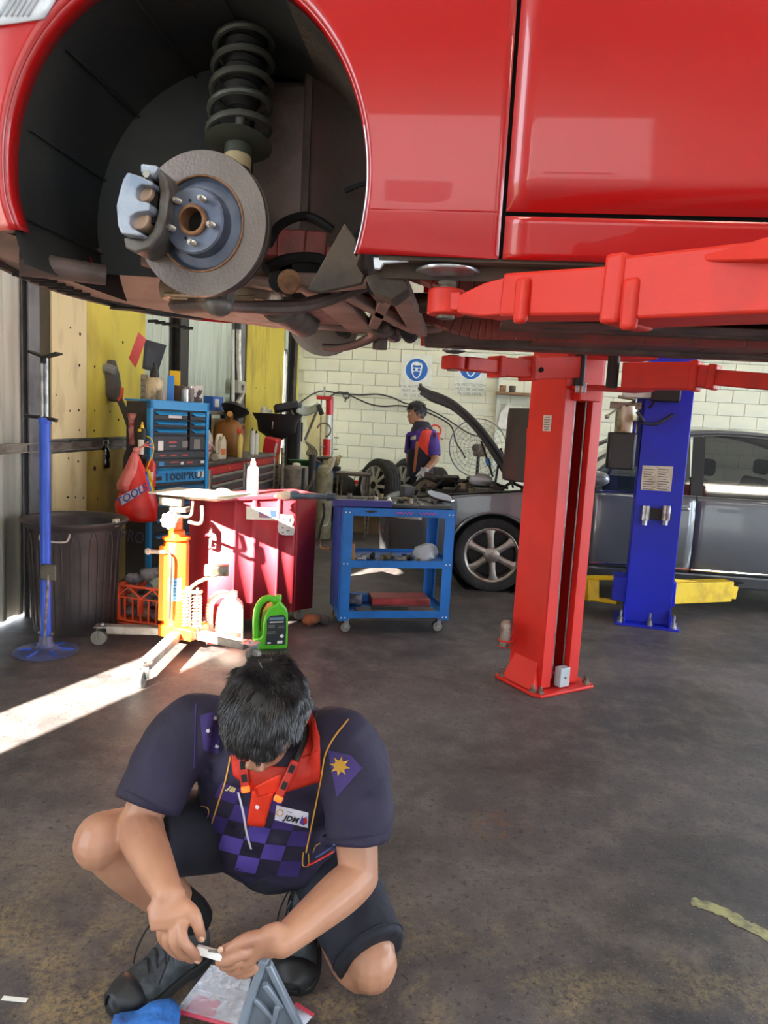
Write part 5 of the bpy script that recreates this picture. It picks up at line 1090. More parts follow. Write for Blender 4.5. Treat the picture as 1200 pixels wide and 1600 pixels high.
# ---- oil bottles on the floor
def jerry(name, lab, p, ang, W, Dp, H, mats, label_q=None):
    """Moulded oil bottle: shouldered body with a loop handle and an off-centre spout."""
    t = thing(name, lab, 'bottle', (p[0], p[1], 0), ang)
    h = W/2; out = [(-h, 0.0), (h, 0.0), (h+0.004, 0.03), (h, H*0.66), (h*0.92, H*0.76), (h*0.60, H*0.86), (h*0.55, H*0.92), (h*0.35, H*0.92), (h*0.28, H*0.86), (-h*0.15, H*0.80), (-h*0.42, H*0.66), (-h*0.50, H*0.44), (-h*0.50, H*0.28), (-h*0.62, H*0.22), (-h, H*0.18)]
    mb = MB(); mb.prism(out, -Dp/2, Dp/2, Matrix(((1, 0, 0), (0, 0, -1), (0, 1, 0)))); mb.build('body', mats[0], t, bev=0.016, seg=3)
    MB().tube([(-h*0.82, 0, H*0.20), (-h*0.86, 0, H*0.5), (-h*0.80, 0, H*0.74), (-h*0.50, 0, H*0.90), (-h*0.05, 0, H*0.94), (h*0.32, 0, H*0.88)], Dp*0.20, 12, 5).build('handle', mats[0], t)
    MB().lathe([(W*0.10, H*0.90), (W*0.10, H*0.985), (W*0.085, H), (0.001, H)], (h*0.46, 0, 0), n=18).build('cap', mats[1], t)
    return t
g = jerry('oil_bottle', 'bright green oil bottle with a black label on the floor', (-1.125, 4.26), 0.42, 0.205, 0.11, 0.335, (M('bottle_green', '#4fae1f', 0.35, hex2='#449c1b', scale=4), M('cap_green', '#52b322', 0.4)))
y_ = -0.057; pl = [(-0.035, 0.03), (0.088, 0.03), (0.092, 0.12), (0.088, 0.20), (0.07, 0.222), (-0.012, 0.215), (-0.03, 0.19), (-0.028, 0.11)]
lb = MB().prism(pl, -0.0005, 0.0005, Matrix(((1, 0, 0), (0, 0, -1), (0, 1, 0))), (0, y_, 0)).build('label', M('label_black', '#25292c', 0.4), g)
for x, z, w_, h_, m_ in ((0.03, 0.198, 0.09, 0.016, M('label_steel_blue', '#5c7f94', 0.5)), (0.03, 0.176, 0.085, 0.006, m_sticker), (0.0, 0.155, 0.04, 0.004, m_print), (0.0, 0.145, 0.04, 0.004, m_print), (0.0, 0.115, 0.05, 0.005, m_print), (0.0, 0.105, 0.05, 0.005, m_print), (0.06, 0.15, 0.04, 0.003, m_print), (0.06, 0.14, 0.04, 0.003, m_print), (0.055, 0.047, 0.032, 0.018, m_sticker), (-0.012, 0.044, 0.022, 0.01, m_sticker)):
    MB().box((x, y_-0.001, z), (w_, 0.001, h_)).build('label_print', m_, lb)
MB().cyl((0.066, y_-0.0005, 0.085), (0.066, y_-0.0018, 0.085), 0.011, n=20).build('label_print', m_sticker, lb)
w_ = jerry('oil_bottle', 'white and red coolant bottle in the sun before the red cabinet', (-1.42, 4.27), 0.30, 0.225, 0.12, 0.335, (M('bottle_white', '#efeae0', 0.4), M('cap_white', '#f2ede4', 0.4)))
MB().box((0.0, -0.0615, 0.045), (0.205, 0.003, 0.075)).build('red_band', M('band_red', '#c8372d', 0.45), w_, bev=0.001); MB().box((0.02, -0.0635, 0.058), (0.12, 0.002, 0.02)).build('dark_band', m_printdark, w_)
# glove under the cabinet corner
o = rag(V((-0.985, 4.80, 0.035)), 0.06, M('glove_orange_brown', '#8a5334', 0.8, hex2='#5b3a2a', scale=14), 'glove', None, 41, 0.7); tag(o, 'brown work glove on the floor under the red cabinet corner', 'glove')
o = rag(V((-0.90, 4.86, 0.03)), 0.05, m_rag[3], 'rag', None, 42, 0.6); tag(o, 'dark rag on the floor by the cabinet corner', 'rag')
# ---- blue tool tower
ta, tb_ = V((-2.255, 5.0, 0)), V((-2.02, 5.56, 0)); tu = (tb_-ta).normalized(); tn = V((tu.y, -tu.x, 0)); TL = (tb_-ta).length; TD = 0.27
tw = thing('tool_tower', 'tall blue and black tool cabinet with many drawers, against the left wall', 'tool cabinet', tuple((ta+tb_)*0.5-tn*TD/2), math.atan2(tu.y, tu.x))
m_tb = M('tower_blue', '#1f86c2', 0.4, hex2='#1a78b0', scale=5); m_tk = M('tower_black', '#2b2a2c', 0.5)
def twp(x, y): r_ = ray(x, y); p = CC+r_*((ta-CC).dot(tn)/r_.dot(tn)); l = wm(tw).inverted() @ p; return l.x, l.z
YFt = -TD/2; hl_ = TL/2; ZT_ = 1.50
MB().box((0, 0.01, 0.10+0.70), (TL-0.02, TD-0.04, 1.38)).build('carcass', m_tk, tw)
mb = MB()
for x in (-hl_+0.015, hl_-0.015): mb.box((x, YFt+0.02, 0.80), (0.03, 0.04, 1.40))
mb.box((0, YFt+0.02, ZT_-0.03), (TL, 0.04, 0.06)); mb.box((0, 0, ZT_), (TL, TD, 0.014)); mb.build('frame', m_tb, tw, bev=0.003)
def drawer(x0, x1, z0, z1, name='drawer', mat=m_tk, handle=m_tb):
    d = MB().box(((x0+x1)/2, YFt+0.02, (z0+z1)/2), (x1-x0-0.006, 0.03, z1-z0-0.008)).build(name, mat, tw, bev=0.003)
    if handle:
        xa, xb = x0+0.012, x1-0.012
        MB().add([(xa, YFt+0.004, z1-0.008), (xb, YFt+0.004, z1-0.008), (xb-0.02, YFt-0.022, z1-0.034), (xa+0.02, YFt-0.022, z1-0.034), (xa, YFt+0.004, z1-0.02), (xb, YFt+0.004, z1-0.02)], [(0, 1, 2, 3), (0, 3, 4), (1, 5, 2), (3, 2, 5, 4)]).build('drawer_handle', handle, d, solid=0.003)
    return d
xm = -hl_+TL*0.64; top = ZT_-0.065
zr = [top, top-0.070, top-0.128, top-0.186]
for i in range(3):
    drawer(-hl_+0.035, xm-0.012, zr[i+1], zr[i]); drawer(xm+0.012, hl_-0.035, zr[i+1], zr[i])
dd_ = drawer(-hl_+0.035, xm-0.012, zr[3]-0.115, zr[3]-0.0, handle=None); de_ = drawer(xm+0.012, hl_-0.035, zr[3]-0.115, zr[3], handle=None)
dg_ = drawer(-hl_+0.035, hl_-0.035, zr[3]-0.175, zr[3]-0.118, handle=None); dh_ = drawer(-hl_+0.035, hl_-0.035, zr[3]-0.238, zr[3]-0.178, handle=None)
zz = zr[3]-0.242; di_ = drawer(-hl_+0.035, hl_-0.035, zz-0.115, zz, mat=m_tb)
m_redprint = M('red_print', '#b04a44', 0.6); m_ylabel = M('yellow_print', '#d8bf3a', 0.6)
def stk(x, z, w_, h_, m_, p): MB().box((x, YFt+0.003, z), (w_, 0.002, h_)).build('sticker', m_, p)
stk(-0.20, zr[3]-0.075, 0.05, 0.07, m_wpaper, dd_); stk(-0.08, zr[3]-0.05, 0.08, 0.016, m_redprint, dd_); stk(-0.08, zr[3]-0.08, 0.07, 0.012, m_print, dd_); stk(0.175, zr[3]-0.065, 0.07, 0.08, m_print, de_)
for x in (-0.18, -0.07, 0.05): stk(x, zr[3]-0.148, 0.06, 0.012, m_redprint, dg_)
stk(-0.19, zr[3]-0.21, 0.05, 0.03, M('sticker_blue2', '#3f86c4', 0.5), dh_); stk(-0.06, zr[3]-0.20, 0.09, 0.01, m_redprint, dh_); stk(0.10, zr[3]-0.205, 0.07, 0.012, m_redprint, dh_); stk(0.02, zr[3]-0.21, 0.03, 0.02, m_sticker, dh_); stk(0.24, zr[3]-0.205, 0.04, 0.02, m_sticker, dh_)
stk(-0.06, ZT_-0.11, 0.13, 0.022, m_wpaper, tw); stk(-0.08, ZT_-0.03, 0.09, 0.018, m_ylabel, tw); stk(0.05, ZT_-0.03, 0.05, 0.02, m_sticker, tw); stk(0.16, ZT_-0.03, 0.06, 0.02, m_sticker, tw)
W0 = wm(tw); uW = W0.to_3x3() @ V((1, 0, 0))
text('ToolPRO', 0.105, M('tower_lettering', '#12283c', 0.5), 'lettering', di_, W0 @ V((0.035, YFt+0.002, zz-0.062)), uW, (0, 0, 1), bold=0.002)
stk(0.225, zz-0.055, 0.07, 0.06, m_sticker, di_); stk(-0.22, zz-0.075, 0.07, 0.03, m_dark, di_)
text('Superb', 0.05, m_sticker, 'sticker_lettering', dd_, W0 @ V((0.04, YFt+0.002, zr[3]-0.065)), uW, (0, 0, 1)) if False else stk(0.045, zr[3]-0.065, 0.06, 0.05, m_print, dd_)
z = zz-0.13
for i in range(6): drawer(-hl_+0.035, hl_-0.035, z-0.115, z, handle=M('tower_handle_dark', '#2c5f86', 0.4)); z -= 0.12
text('PRO', 0.13, M('tower_side_print', '#5a5a78', 0.5), 'lettering', tw, W0 @ V((-hl_+0.005, 0.05, 0.48)), -(W0.to_3x3() @ V((0, 1, 0))) , (0, 0, 1), shear=0.2)
for x in (-hl_+0.06, hl_-0.06):
    for y in (-0.09, 0.09): MB().cyl((x-0.015, y, 0.05), (x+0.015, y, 0.05), 0.05, n=18).build('castor', m_castor, tw, bev=0.004)
# on top of the tower
def ontw(x, y, d=0.1): return W0 @ V((x, y, ZT_+0.0075))
def simple(name, lab, cat, mb, mat, bev=0.003, group=None, sharp=35):
    o = mb.build(name, mat, None, bev=bev, sharp=sharp); return tag(o, lab, cat, group)
Bx = lambda c, d, rz=0: MB().box(c, d, rz)
p = ontw(-0.03, -0.05); simple('spirit_level', 'blue box-shaped level standing upright on the tool tower', 'tool', Bx(p+V((0, 0, 0.095)), (0.05, 0.03, 0.19), 0.4), M('level_blue', '#2f7fd0', 0.4))
p = ontw(0.06, 0.0); simple('carton', 'yellow carton with an orange end on the tool tower', 'box', Bx(p+V((0, 0, 0.175)), (0.08, 0.06, 0.11), 0.4), M('carton_yellow', '#ecc21e', 0.5)); simple('carton', 'brown carton under the yellow one on the tool tower', 'box', Bx(p+V((0, 0, 0.06)), (0.09, 0.07, 0.119), 0.4), M('carton_brown', '#57402c', 0.7))
def can_(name, lab, p, r, h, mat, capm, cat='can'):
    t = thing(name, lab, cat, tuple(p)); MB().lathe([(0.001, 0), (r, 0), (r, h*0.84), (r*0.8, h*0.88), (0.001, h*0.88)], n=20).build('body', mat, t); MB().lathe([(r*0.62, h*0.87), (r*0.62, h), (0.001, h)], n=16).build('cap', capm, t); return t
can_('spray_can', 'grey spray can beside the blue level on the tool tower', ontw(0.04, -0.13), 0.03, 0.11, m_steel, m_print); can_('spray_can', 'second spray can on the tool tower, next to the grey one', ontw(0.11, -0.11), 0.032, 0.12, m_print, m_steel)
p = ontw(0.20, -0.05); simple('parts_carton', 'white and black parts carton at the right of the tower top', 'box', MB().box(p+V((0, 0, 0.065)), (0.13, 0.10, 0.13), 0.7), M('carton_white_black', '#cfcac4', 0.6, hex2='#3a3636', scale=14, lo=0.5, hi=0.53))
simple('glass_jar', 'small clear jar near the left edge of the tower top', 'jar', MB().lathe([(0.001, 0), (0.035, 0), (0.037, 0.07), (0.033, 0.072), (0.031, 0.006), (0.001, 0.006)], ontw(-0.17, -0.1), n=20), M('dusty_jar', '#a9a396', 0.3, trans=0.3))
# black splash screen, sign, jug and tools hanging to the left of it
p1, p2, p3, p4 = PY(228, 530, 5.35), PY(258, 540, 5.45), PY(244, 580, 5.45), PY(222, 575, 5.35)
def flat(pxs, t_, name, lab, cat, mat):
    P = [PY(x, y, Y) for x, y, Y in pxs]; n = len(P); d = V((0.3, 0.95, 0))*t_; mb = MB(); mb.add(P+[q+d for q in P], [tuple(range(n)), tuple(reversed(range(n, 2*n)))]+[(i, i+n, (i+1) % n+n, (i+1) % n) for i in range(n)]); o = mb.build(name, mat, None, bev=0.002); return tag(o, lab, cat)
flat([(226, 530, 5.38), (259, 539, 5.48), (245, 583, 5.48), (222, 576, 5.38)], 0.012, 'black_panel', 'tilted black panel leaning above the tool tower', 'panel', M('panel_black', '#222124', 0.5))
sg_ = flat([(216, 519, 5.30), (227, 530, 5.36), (211, 574, 5.36), (201, 560, 5.30)], 0.010, 'warning_sign', 'small red and white sign hung aslant above the tool tower', 'sign', M('sign_red', '#c4423a', 0.5))
P = [PY(x, y, Y) for x, y, Y in [(216.0, 529, 5.327), (222, 535, 5.353), (211, 562, 5.353), (205, 556, 5.327)]]; mb = MB(); mb.add([q-V((0.002, 0.006, 0)) for q in P], [(0, 1, 2, 3)]); mb.build('white_field', m_sticker, sg_, world=True, solid=0.001)
c = PY(233, 598, 5.12); c.z = ZT_+0.008; c = ontw(-0.21, 0.05)
c = V((-2.30, 5.16, ZT_+0.008))
t = thing('jug', 'squat bottle in a dirty paper label with a black spout, beside the tower', 'bottle', tuple(c)); MB().lathe([(0.001, 0), (0.058, 0), (0.062, 0.01), (0.062, 0.14), (0.05, 0.16), (0.001, 0.16)], n=24).build('body', M('label_dirty', '#c5b795', 0.7, hex2='#8d7a5e', scale=14), t); MB().lathe([(0.03, 0.155), (0.036, 0.175), (0.03, 0.21), (0.014, 0.235), (0.012, 0.27), (0.001, 0.27)], n=18).build('spout', m_blackp, t)
c = V((-2.37, 5.02, ZT_+0.008)); simple('steel_bar', 'flat grey bar standing behind the dirty bottle', 'bar', MB().box(c+V((0.0, 0.12, 0.06)), (0.05, 0.012, 0.24), 0.3), m_bolt)
# spray can on a cable by the tower side
sc = PY(222, 690, 4.93); t = thing('inflator', 'black tyre inflator with a white label hanging at the tower side', 'tool', tuple(sc+V((0, 0, -0.12)))); MB().lathe([(0.001, 0.0), (0.026, 0), (0.028, 0.01), (0.028, 0.20), (0.02, 0.215), (0.001, 0.215)], n=20).build('body', m_blackp, t)
MB().grid(lambda u, v: V((0.0285*math.cos(-2.4+1.7*u), 0.0285*math.sin(-2.4+1.7*u), 0.03+0.105*v)), 8, 1).build('label', m_sticker, t); MB().lathe([(0.012, 0.21), (0.012, 0.235), (0.006, 0.24), (0.006, 0.26)], n=12).ell((-0.006, -0.03, 0.20), (0.014, 0.012, 0.012)).build('yellow_knob', M('knob_yellow', '#e5c12b', 0.4), t)
MB().tube([(0.02, 0.02, 0.16), (0.07, 0.0, 0.14), (0.09, -0.01, 0.06), (0.05, -0.01, -0.05), (0.03, 0, -0.11)], 0.005, 6, 5).build('yellow_cord', M('cord_yellow', '#d8c23a', 0.5), t)
# red carrier bag hanging
bg = PY(213, 760, 4.85); m_bag = M('bag_red', '#d8281e', 0.35, hex2='#c01f18', scale=6, bump=0.2, bscale=20); m_bagp = M('bag_pink_film', '#cf6a62', 0.35, hex2='#b9504a', scale=9, bump=0.2)
bag = thing('carrier_bag', 'bulging red plastic carrier bag with white lettering, hanging by the tool tower', 'bag', tuple(PY(213, 812, 4.85)))
def ringpx(y, x0, x1, dep, Y=4.85, n=24, wob=0.06, sd=0):
    a, b = PY(x0, y, Y), PY(x1, y, Y); c = (a+b)*0.5; w_ = (b-a).length/2; out = []
    for i in range(n):
        th = 2*math.pi*i/n; k = 1+wob*noise.noise(V((math.cos(th)*1.5, math.sin(th)*1.5, y*0.05+sd)))*2
        out.append(c+V((w_*math.cos(th)*k, dep*math.sin(th)*k, 0)))
    return out
rows = [(706, 209, 214, 0.012), (714, 205, 218, 0.025), (726, 201, 224, 0.045), (740, 197, 231, 0.065), (756, 192, 238, 0.08), (772, 188, 242, 0.10), (788, 183, 245, 0.11), (800, 182, 246, 0.11), (808, 185, 245, 0.10), (813, 192, 243, 0.08), (815, 205, 235, 0.04)]
mb = MB().loft([ringpx(*r) for r in rows]); bagb = mb.build('bag_body', m_bag, bag, world=True, sharp=80)
rows = [(704, 208, 214, 0.014), (714, 203, 216, 0.03), (728, 198, 218, 0.05), (744, 191, 218, 0.072), (756, 185, 214, 0.08), (765, 186, 212, 0.085), (768, 190, 210, 0.07)]
MB().loft([ringpx(*r, Y=4.83, sd=5) for r in rows]).build('folded_film', m_bagp, bag, world=True, sharp=80)
mb = MB()
for e in ((236, 694), (240, 701), (232, 690)): mb.tube([PY(213, 704, 4.84), PY((213+e[0])/2, 697, 4.83), PY(e[0], e[1], 4.82)], [0.012, 0.009, 0.005], 7, 4)
MB().tube([W0 @ V((-hl_+0.01, YFt+0.03, 0.97+0.12)), PY(216, 700, 4.90), PY(213, 702, 4.84)], 0.006, 6, 3).build('side_hook', m_steel, tw, world=True)
mb.ell(PY(213, 703, 4.83), (0.025, 0.022, 0.02)); mb.build('knot', M('knot_pink', '#d8837b', 0.45), bag, world=True)
bvh_bag = BVHTree.FromPolygons([V(v) for v in MB().loft([ringpx(*r) for r in [(706, 209, 214, 0.012), (714, 205, 218, 0.025), (726, 201, 224, 0.045), (740, 197, 231, 0.065), (756, 192, 238, 0.08), (772, 188, 242, 0.10), (788, 183, 245, 0.11), (800, 182, 246, 0.11), (808, 185, 245, 0.10), (813, 192, 243, 0.08), (815, 205, 235, 0.04)]]).v], MB().loft([[V((0, 0, 0))]*24]*11).f)
def decal(bvh, pxs, nu, nv, off, name, mat, parent, T=None):
    """A flat print laid on a surface: quad of photo pixels met with the surface itself, a hair proud of it."""
    a, b, c, d = [V((p[0], p[1])) for p in pxs]; mb = MB(); ok = True; vs = []
    for j in range(nv+1):
        for i in range(nu+1):
            u, v = i/nu, j/nv; q = (a*(1-u)+b*u)*(1-v)+(d*(1-u)+c*u)*v; r_ = ray(q.x, q.y).normalized(); h = bvh.ray_cast(CC, r_)
            vs.append(h[0]-r_*off if h[0] is not None else None)
    if any(v is None for v in vs):
        good = [v for v in vs if v is not None]
        if not good: return None
        zd = sum(((v-CC).length for v in good))/len(good)
        k = 0
        for j in range(nv+1):
            for i in range(nu+1):
                if vs[k] is None:
                    u, v = i/nu, j/nv; q = (a*(1-u)+b*u)*(1-v)+(d*(1-u)+c*u)*v; r_ = ray(q.x, q.y).normalized(); vs[k] = CC+r_*zd
                k += 1
    mb.add(vs, [(j*(nu+1)+i, j*(nu+1)+i+1, (j+1)*(nu+1)+i+1, (j+1)*(nu+1)+i) for j in range(nv) for i in range(nu)])
    return mb.build(name, mat, parent, world=True, sharp=80)
def stext(body, size, pxo, pxu, bvh, mat, name, parent, off=0.002, **kw):
    r_ = ray(*pxo).normalized(); h = bvh.ray_cast(CC, r_); r2 = ray(*pxu).normalized(); h2 = bvh.ray_cast(CC, r2)
    if h[0] is None: return None
    nn = h[1] if h[1].dot(r_) < 0 else -h[1]; u = ((h2[0] if h2[0] is not None else CC+r2*(h[0]-CC).length)-h[0]).normalized(); u = (u-nn*u.dot(nn)).normalized()
    return text(body, size, mat, name, parent, h[0]+nn*off, u, nn.cross(u), **kw)
decal(bvh_bag, [(186, 776), (222, 758), (224, 769), (190, 790)], 10, 4, 0.004, 'white_print', M('bag_white', '#c9c6d8', 0.5), bag)
stext('TOOLS', 0.075, (207, 774), (220, 767), bvh_bag, M('bag_blue_print', '#3a438c', 0.5), 'lettering', bag, 0.014, bold=0.001, shear=0.2)
decal(bvh_bag, [(229, 735), (234, 733), (243, 770), (239, 772)], 3, 8, 0.003, 'yellow_stripe', M('bag_yellow', '#e2c633', 0.5), bag); decal(bvh_bag, [(226, 738), (229, 736), (239, 772), (236, 774)], 3, 8, 0.003, 'blue_stripe', M('bag_blue', '#4a5aa8', 0.5), bag)
# pouch and straps on the wall hook, bottle in a holder
hk = thing('hook_bar', 'rusty steel bar hook on the yellow board', 'hook', (-2.76, 5.6, 1.78)); MB().tube([PY(178, 514, 5.56), PY(178, 540, 5.56), PY(177, 566, 5.50), PY(172, 572, 5.44)], 0.020, 10, 3).build('bar', M('hook_steel', '#b5a890', 0.4, 0.6, hex2='#8c5a2c', scale=14), hk, world=True); MB().box(PY(181, 540, 5.64), (0.03, 0.10, 0.30)).build('rust_plate', M('rust_orange', '#b47a2c', 0.7, hex2='#8a4f22', scale=12), hk, world=True); MB().box(PY(167, 548, 5.60), (0.02, 0.06, 0.12)).build('side_tab', m_bolt, hk, world=True)
ph = thing('tool_pouch', 'grey cloth tool pouch with dangling black straps, hung on the bar hook', 'pouch', tuple(PY(170, 628, 5.40)))
rows = [(563, 160, 180, 0.05), (572, 154, 183, 0.07), (584, 150, 186, 0.09), (596, 154, 187, 0.09), (606, 158, 188, 0.08), (616, 162, 190, 0.07), (624, 168, 192, 0.05), (628, 174, 191, 0.03)]
MB().loft([ringpx(*r, Y=5.42, wob=0.12, sd=9) for r in rows]).build('pouch_body', M('pouch_grey', '#5c5854', 0.85, hex2='#3f3a38', scale=6, bump=0.3), ph, world=True, sharp=80)
MB().tube([PY(152, 590, 5.36), PY(165, 575, 5.33), PY(180, 580, 5.34)], 0.035, 8, 4).build('rolled_brim', M('brim_grey', '#85868c', 0.8, bump=0.2), ph, world=True)
MB().tube([PY(185, 626, 5.36), PY(190, 618, 5.36), PY(191, 606, 5.37)], 0.014, 8, 3).build('red_trim', M('trim_red', '#d8533c', 0.6), ph, world=True)
m_strap = M('strap_black', '#2b2725', 0.8)
MB().tube([PY(160, 604, 5.40), PY(156, 625, 5.40), PY(160, 650, 5.40), PY(165, 680, 5.40), PY(169, 694, 5.40)], 0.030, 8, 4, flat=0.25).build('strap', m_strap, ph, world=True); MB().tube([PY(187, 625, 5.38), PY(196, 645, 5.32), PY(205, 672, 5.25), PY(212, 698, 5.15)], 0.030, 8, 4, flat=0.25).build('strap', m_strap, ph, world=True)
cb_ = PY(165, 731, 5.36); t = thing('cola_bottle', 'dark plastic drink bottle dangling from the pouch strap', 'bottle', tuple(cb_)); MB().lathe([(0.001, 0), (0.028, 0.0), (0.034, 0.012), (0.034, 0.05), (0.030, 0.07), (0.034, 0.09), (0.034, 0.13), (0.026, 0.155), (0.014, 0.17), (0.013, 0.185), (0.001, 0.186)], n=22, sx=1.05).build('bottle_body', M('cola_dark', '#17120f', 0.12, coat=0.6), t); MB().torus((0, 0, 0.178), 0.016, 0.004, n=18).tube([(-0.016, 0, 0.178), (-0.02, 0, 0.21), (0.02, 0, 0.215), (0.016, 0, 0.178)], 0.004, 6, 3).build('wire_loop', m_steel, t)
# red hand tool and hose behind the bag
t = thing('red_torch', 'dusty red tool with a grey grip hanging left of the tower', 'tool', tuple(PY(212, 705, 5.0))); MB().tube([PY(206, 646, 5.0), PY(205, 670, 5.0), PY(207, 695, 5.0)], [0.035, 0.03, 0.02], 10, 4).build('body', M('dusty_red', '#7e3330', 0.6, hex2='#c0867c', scale=14), t, world=True); MB().tube([PY(207, 695, 5.0), PY(198, 712, 5.0), PY(196, 735, 5.0)], 0.02, 8, 4).build('grip', m_strap, t, world=True)
t = thing('fire_extinguisher', 'small red extinguisher hanging behind the carrier bag', 'extinguisher', tuple(PY(235, 760, 5.02))); MB().lathe([(0.001, 0), (0.035, 0), (0.038, 0.01), (0.038, 0.16), (0.02, 0.19), (0.012, 0.21), (0.001, 0.21)], n=20).build('cylinder', M('extinguisher_red', '#c8281f', 0.35), t); MB().grid(lambda u, v: V((0.0385*math.cos(-2.2+1.6*u), 0.0385*math.sin(-2.2+1.6*u), 0.05+0.06*v)), 6, 1).build('label', m_sticker, t)
# ---------------------------------------------------------------- red tool chests along the wall and what stands on them
m_chest = M('chest_red', '#b8282c', 0.4, hex2='#a02226', scale=5); m_cdraw = M('chest_drawer_grey', '#5f5a5c', 0.45, 0.2, hex2='#4c4749'); m_ctop = M('chest_top_grey', '#77716c', 0.5, 0.2, hex2='#58524c', scale=10); m_trim = M('alu_trim', '#a9a39c', 0.4, 0.6)
def chest(y0, y1, lab, top):
    xf = -2.20; t = thing('tool_chest', lab, 'tool chest', (-2.475, (y0+y1)/2, 0)); L_ = y1-y0
    MB().box((-0.0, 0, 0.53), (0.53, L_-0.01, 0.86)).build('carcass', m_chest, t, bev=0.006)
    MB().box((0.0, 0, 0.98), (0.57, L_, 0.035)).build('worktop', top, t, bev=0.006)
    zs = [0.955, 0.885, 0.80, 0.715, 0.60, 0.485, 0.33, 0.16]
    for i in range(7):
        d = MB().box((0.273, 0, (zs[i]+zs[i+1])/2), (0.02, L_-0.16, zs[i]-zs[i+1]-0.012)).build('drawer', m_chest if i == 0 else m_cdraw, t, bev=0.003)
        if i: MB().bar((0.290, -L_/2+0.09, zs[i]-0.018), (0.290, L_/2-0.09, zs[i]-0.018), 0.026, 0.024).build('drawer_pull', m_trim, d, bev=0.005)
        else: MB().cyl((0.283, 0.02, 0.92), (0.289, 0.02, 0.92), 0.018, n=14).build('round_badge', M('badge_orange', '#d9772f', 0.5), d)
    for s in (-1, 1): MB().box((0.277, s*(L_/2-0.045), 0.55), (0.03, 0.05, 0.78)).build('corner_trim', m_trim, t, bev=0.006)
    for s in (-1, 1):
        for x in (-0.2, 0.2): MB().cyl((x, s*(L_/2-0.12)-0.02, 0.05), (x, s*(L_/2-0.12)+0.02, 0.05), 0.05, n=16).build('castor', m_castor, t)
    return t
chest(6.02, 7.12, 'red tool chest with grey drawers, next to the blue tower', M('worktop_oily', '#4e4642', 0.6, hex2='#332d2a', scale=7)); chest(7.16, 8.28, 'red tool chest with a pale steel top, under the brown oil jug', m_ctop)
CT = 0.9985
def on_ct(x, y): r_ = ray(x, y); return CC+r_*((CT-CH)/r_.z)
def clampx(p): return V((min(max(p.x, -2.8), -2.25), min(max(p.y, 6.1), 8.2), CT))
w1_ = jerry('oil_bottle', 'cream oil bottle with a pink label on the tool chest', (-2.36, 6.32), 1.25, 0.19, 0.10, 0.30, (M('bottle_cream', '#d3c7ae', 0.45), M('cap_cream', '#c9bda2', 0.45))); w1_.location.z = CT
MB().box((0.02, -0.052, 0.13), (0.13, 0.003, 0.09)).build('pink_label', M('label_pink', '#c98782', 0.5, hex2='#e2dccb', scale=30), w1_); MB().box((0.02, -0.0535, 0.09), (0.12, 0.003, 0.02)).build('red_stripe', m_redprint, w1_)
w2_ = jerry('oil_bottle', 'smaller cream bottle with an orange spot, behind the pink labelled one', (-2.30, 6.62), 1.25, 0.11, 0.08, 0.24, (M('bottle_cream', '#d3c7ae', 0.45), M('cap_cream', '#c9bda2', 0.45))); w2_.location.z = CT
MB().box((0.01, -0.042, 0.07), (0.06, 0.003, 0.06)).build('orange_label', M('label_orange', '#d2713a', 0.5), w2_)
p = V((-2.28, 6.42, CT)); t = thing('caulking_tool', 'dark hand tool with a pale wheel lying at the chest edge', 'tool', tuple(p)); MB().box((0, 0.02, 0.035), (0.06, 0.17, 0.06), 0.2).build('body', m_under, t, bev=0.012); MB().cyl((0.04, -0.10, 0.035), (0.04, -0.07, 0.035), 0.034, n=18).build('wheel', m_cream_w, t); MB().tube([(0, 0, 0.06), (0.02, -0.05, 0.09), (0.01, -0.06, 0.13)], 0.012, 8, 3).build('lever', m_bolt, t)
# brown oil jug with funnel
jg = V((-2.42, 7.25, CT)); t = thing('oil_jug', 'tall brown oil jug with a handle and a black funnel in its neck', 'jug', tuple(jg)); mj = M('jug_brown', '#8a5a26', 0.4, hex2='#6c4319', scale=5)
MB().loft([[(x*k, y*k, z) for x, y in [(0.14*math.copysign(abs(math.cos(a))**0.6, math.cos(a)), 0.14*math.copysign(abs(math.sin(a))**0.6, math.sin(a))) for a in [2*math.pi*i/24 for i in range(24)]]] for z, k in ((0, 0.94), (0.01, 1), (0.26, 0.98), (0.32, 0.85), (0.36, 0.55), (0.37, 0.35))]).build('body', mj, t, sharp=50)
MB().tube([(0.09, 0.10, 0.31), (0.10, 0.17, 0.31), (0.10, 0.185, 0.22), (0.10, 0.16, 0.10), (0.10, 0.12, 0.07)], 0.018, 10, 4).build('handle', mj, t); MB().tube([(0.0, -0.05, 0.34), (0.05, -0.13, 0.40), (0.07, -0.20, 0.43)], [0.045, 0.038, 0.03], 12, 4).build('spout', M('jug_spout', '#a9742f', 0.4), t)
f_ = thing('funnel', 'black funnel tipped over the brown oil jug', 'funnel', tuple(jg+V((0.02, 0.02, 0.36)))); MB().lathe([(0.02, 0.0), (0.025, 0.03), (0.11, 0.08), (0.145, 0.13), (0.150, 0.132), (0.13, 0.16), (0.06, 0.19), (0.001, 0.2)], (0, 0, 0), (0.15, 0.35, 0.9), 28).build('cone', m_blackp, f_)
o = rag(V((-2.30, 7.02, CT+0.33)), 0.001, m_rag[0], 'never') if False else None
t = thing('trigger_bottle', 'yellow tube with a red trigger beside the brown jug', 'bottle', (-2.22, 7.0, CT)); MB().lathe([(0.001, 0), (0.022, 0), (0.024, 0.01), (0.03, 0.20), (0.012, 0.24), (0.001, 0.24)], n=16).build('tube', M('tube_yellow', '#dcc06a', 0.5), t); MB().box((-0.0, -0.02, 0.27), (0.03, 0.08, 0.06)).build('trigger', M('trigger_red', '#c94a2c', 0.5), t, bev=0.01)
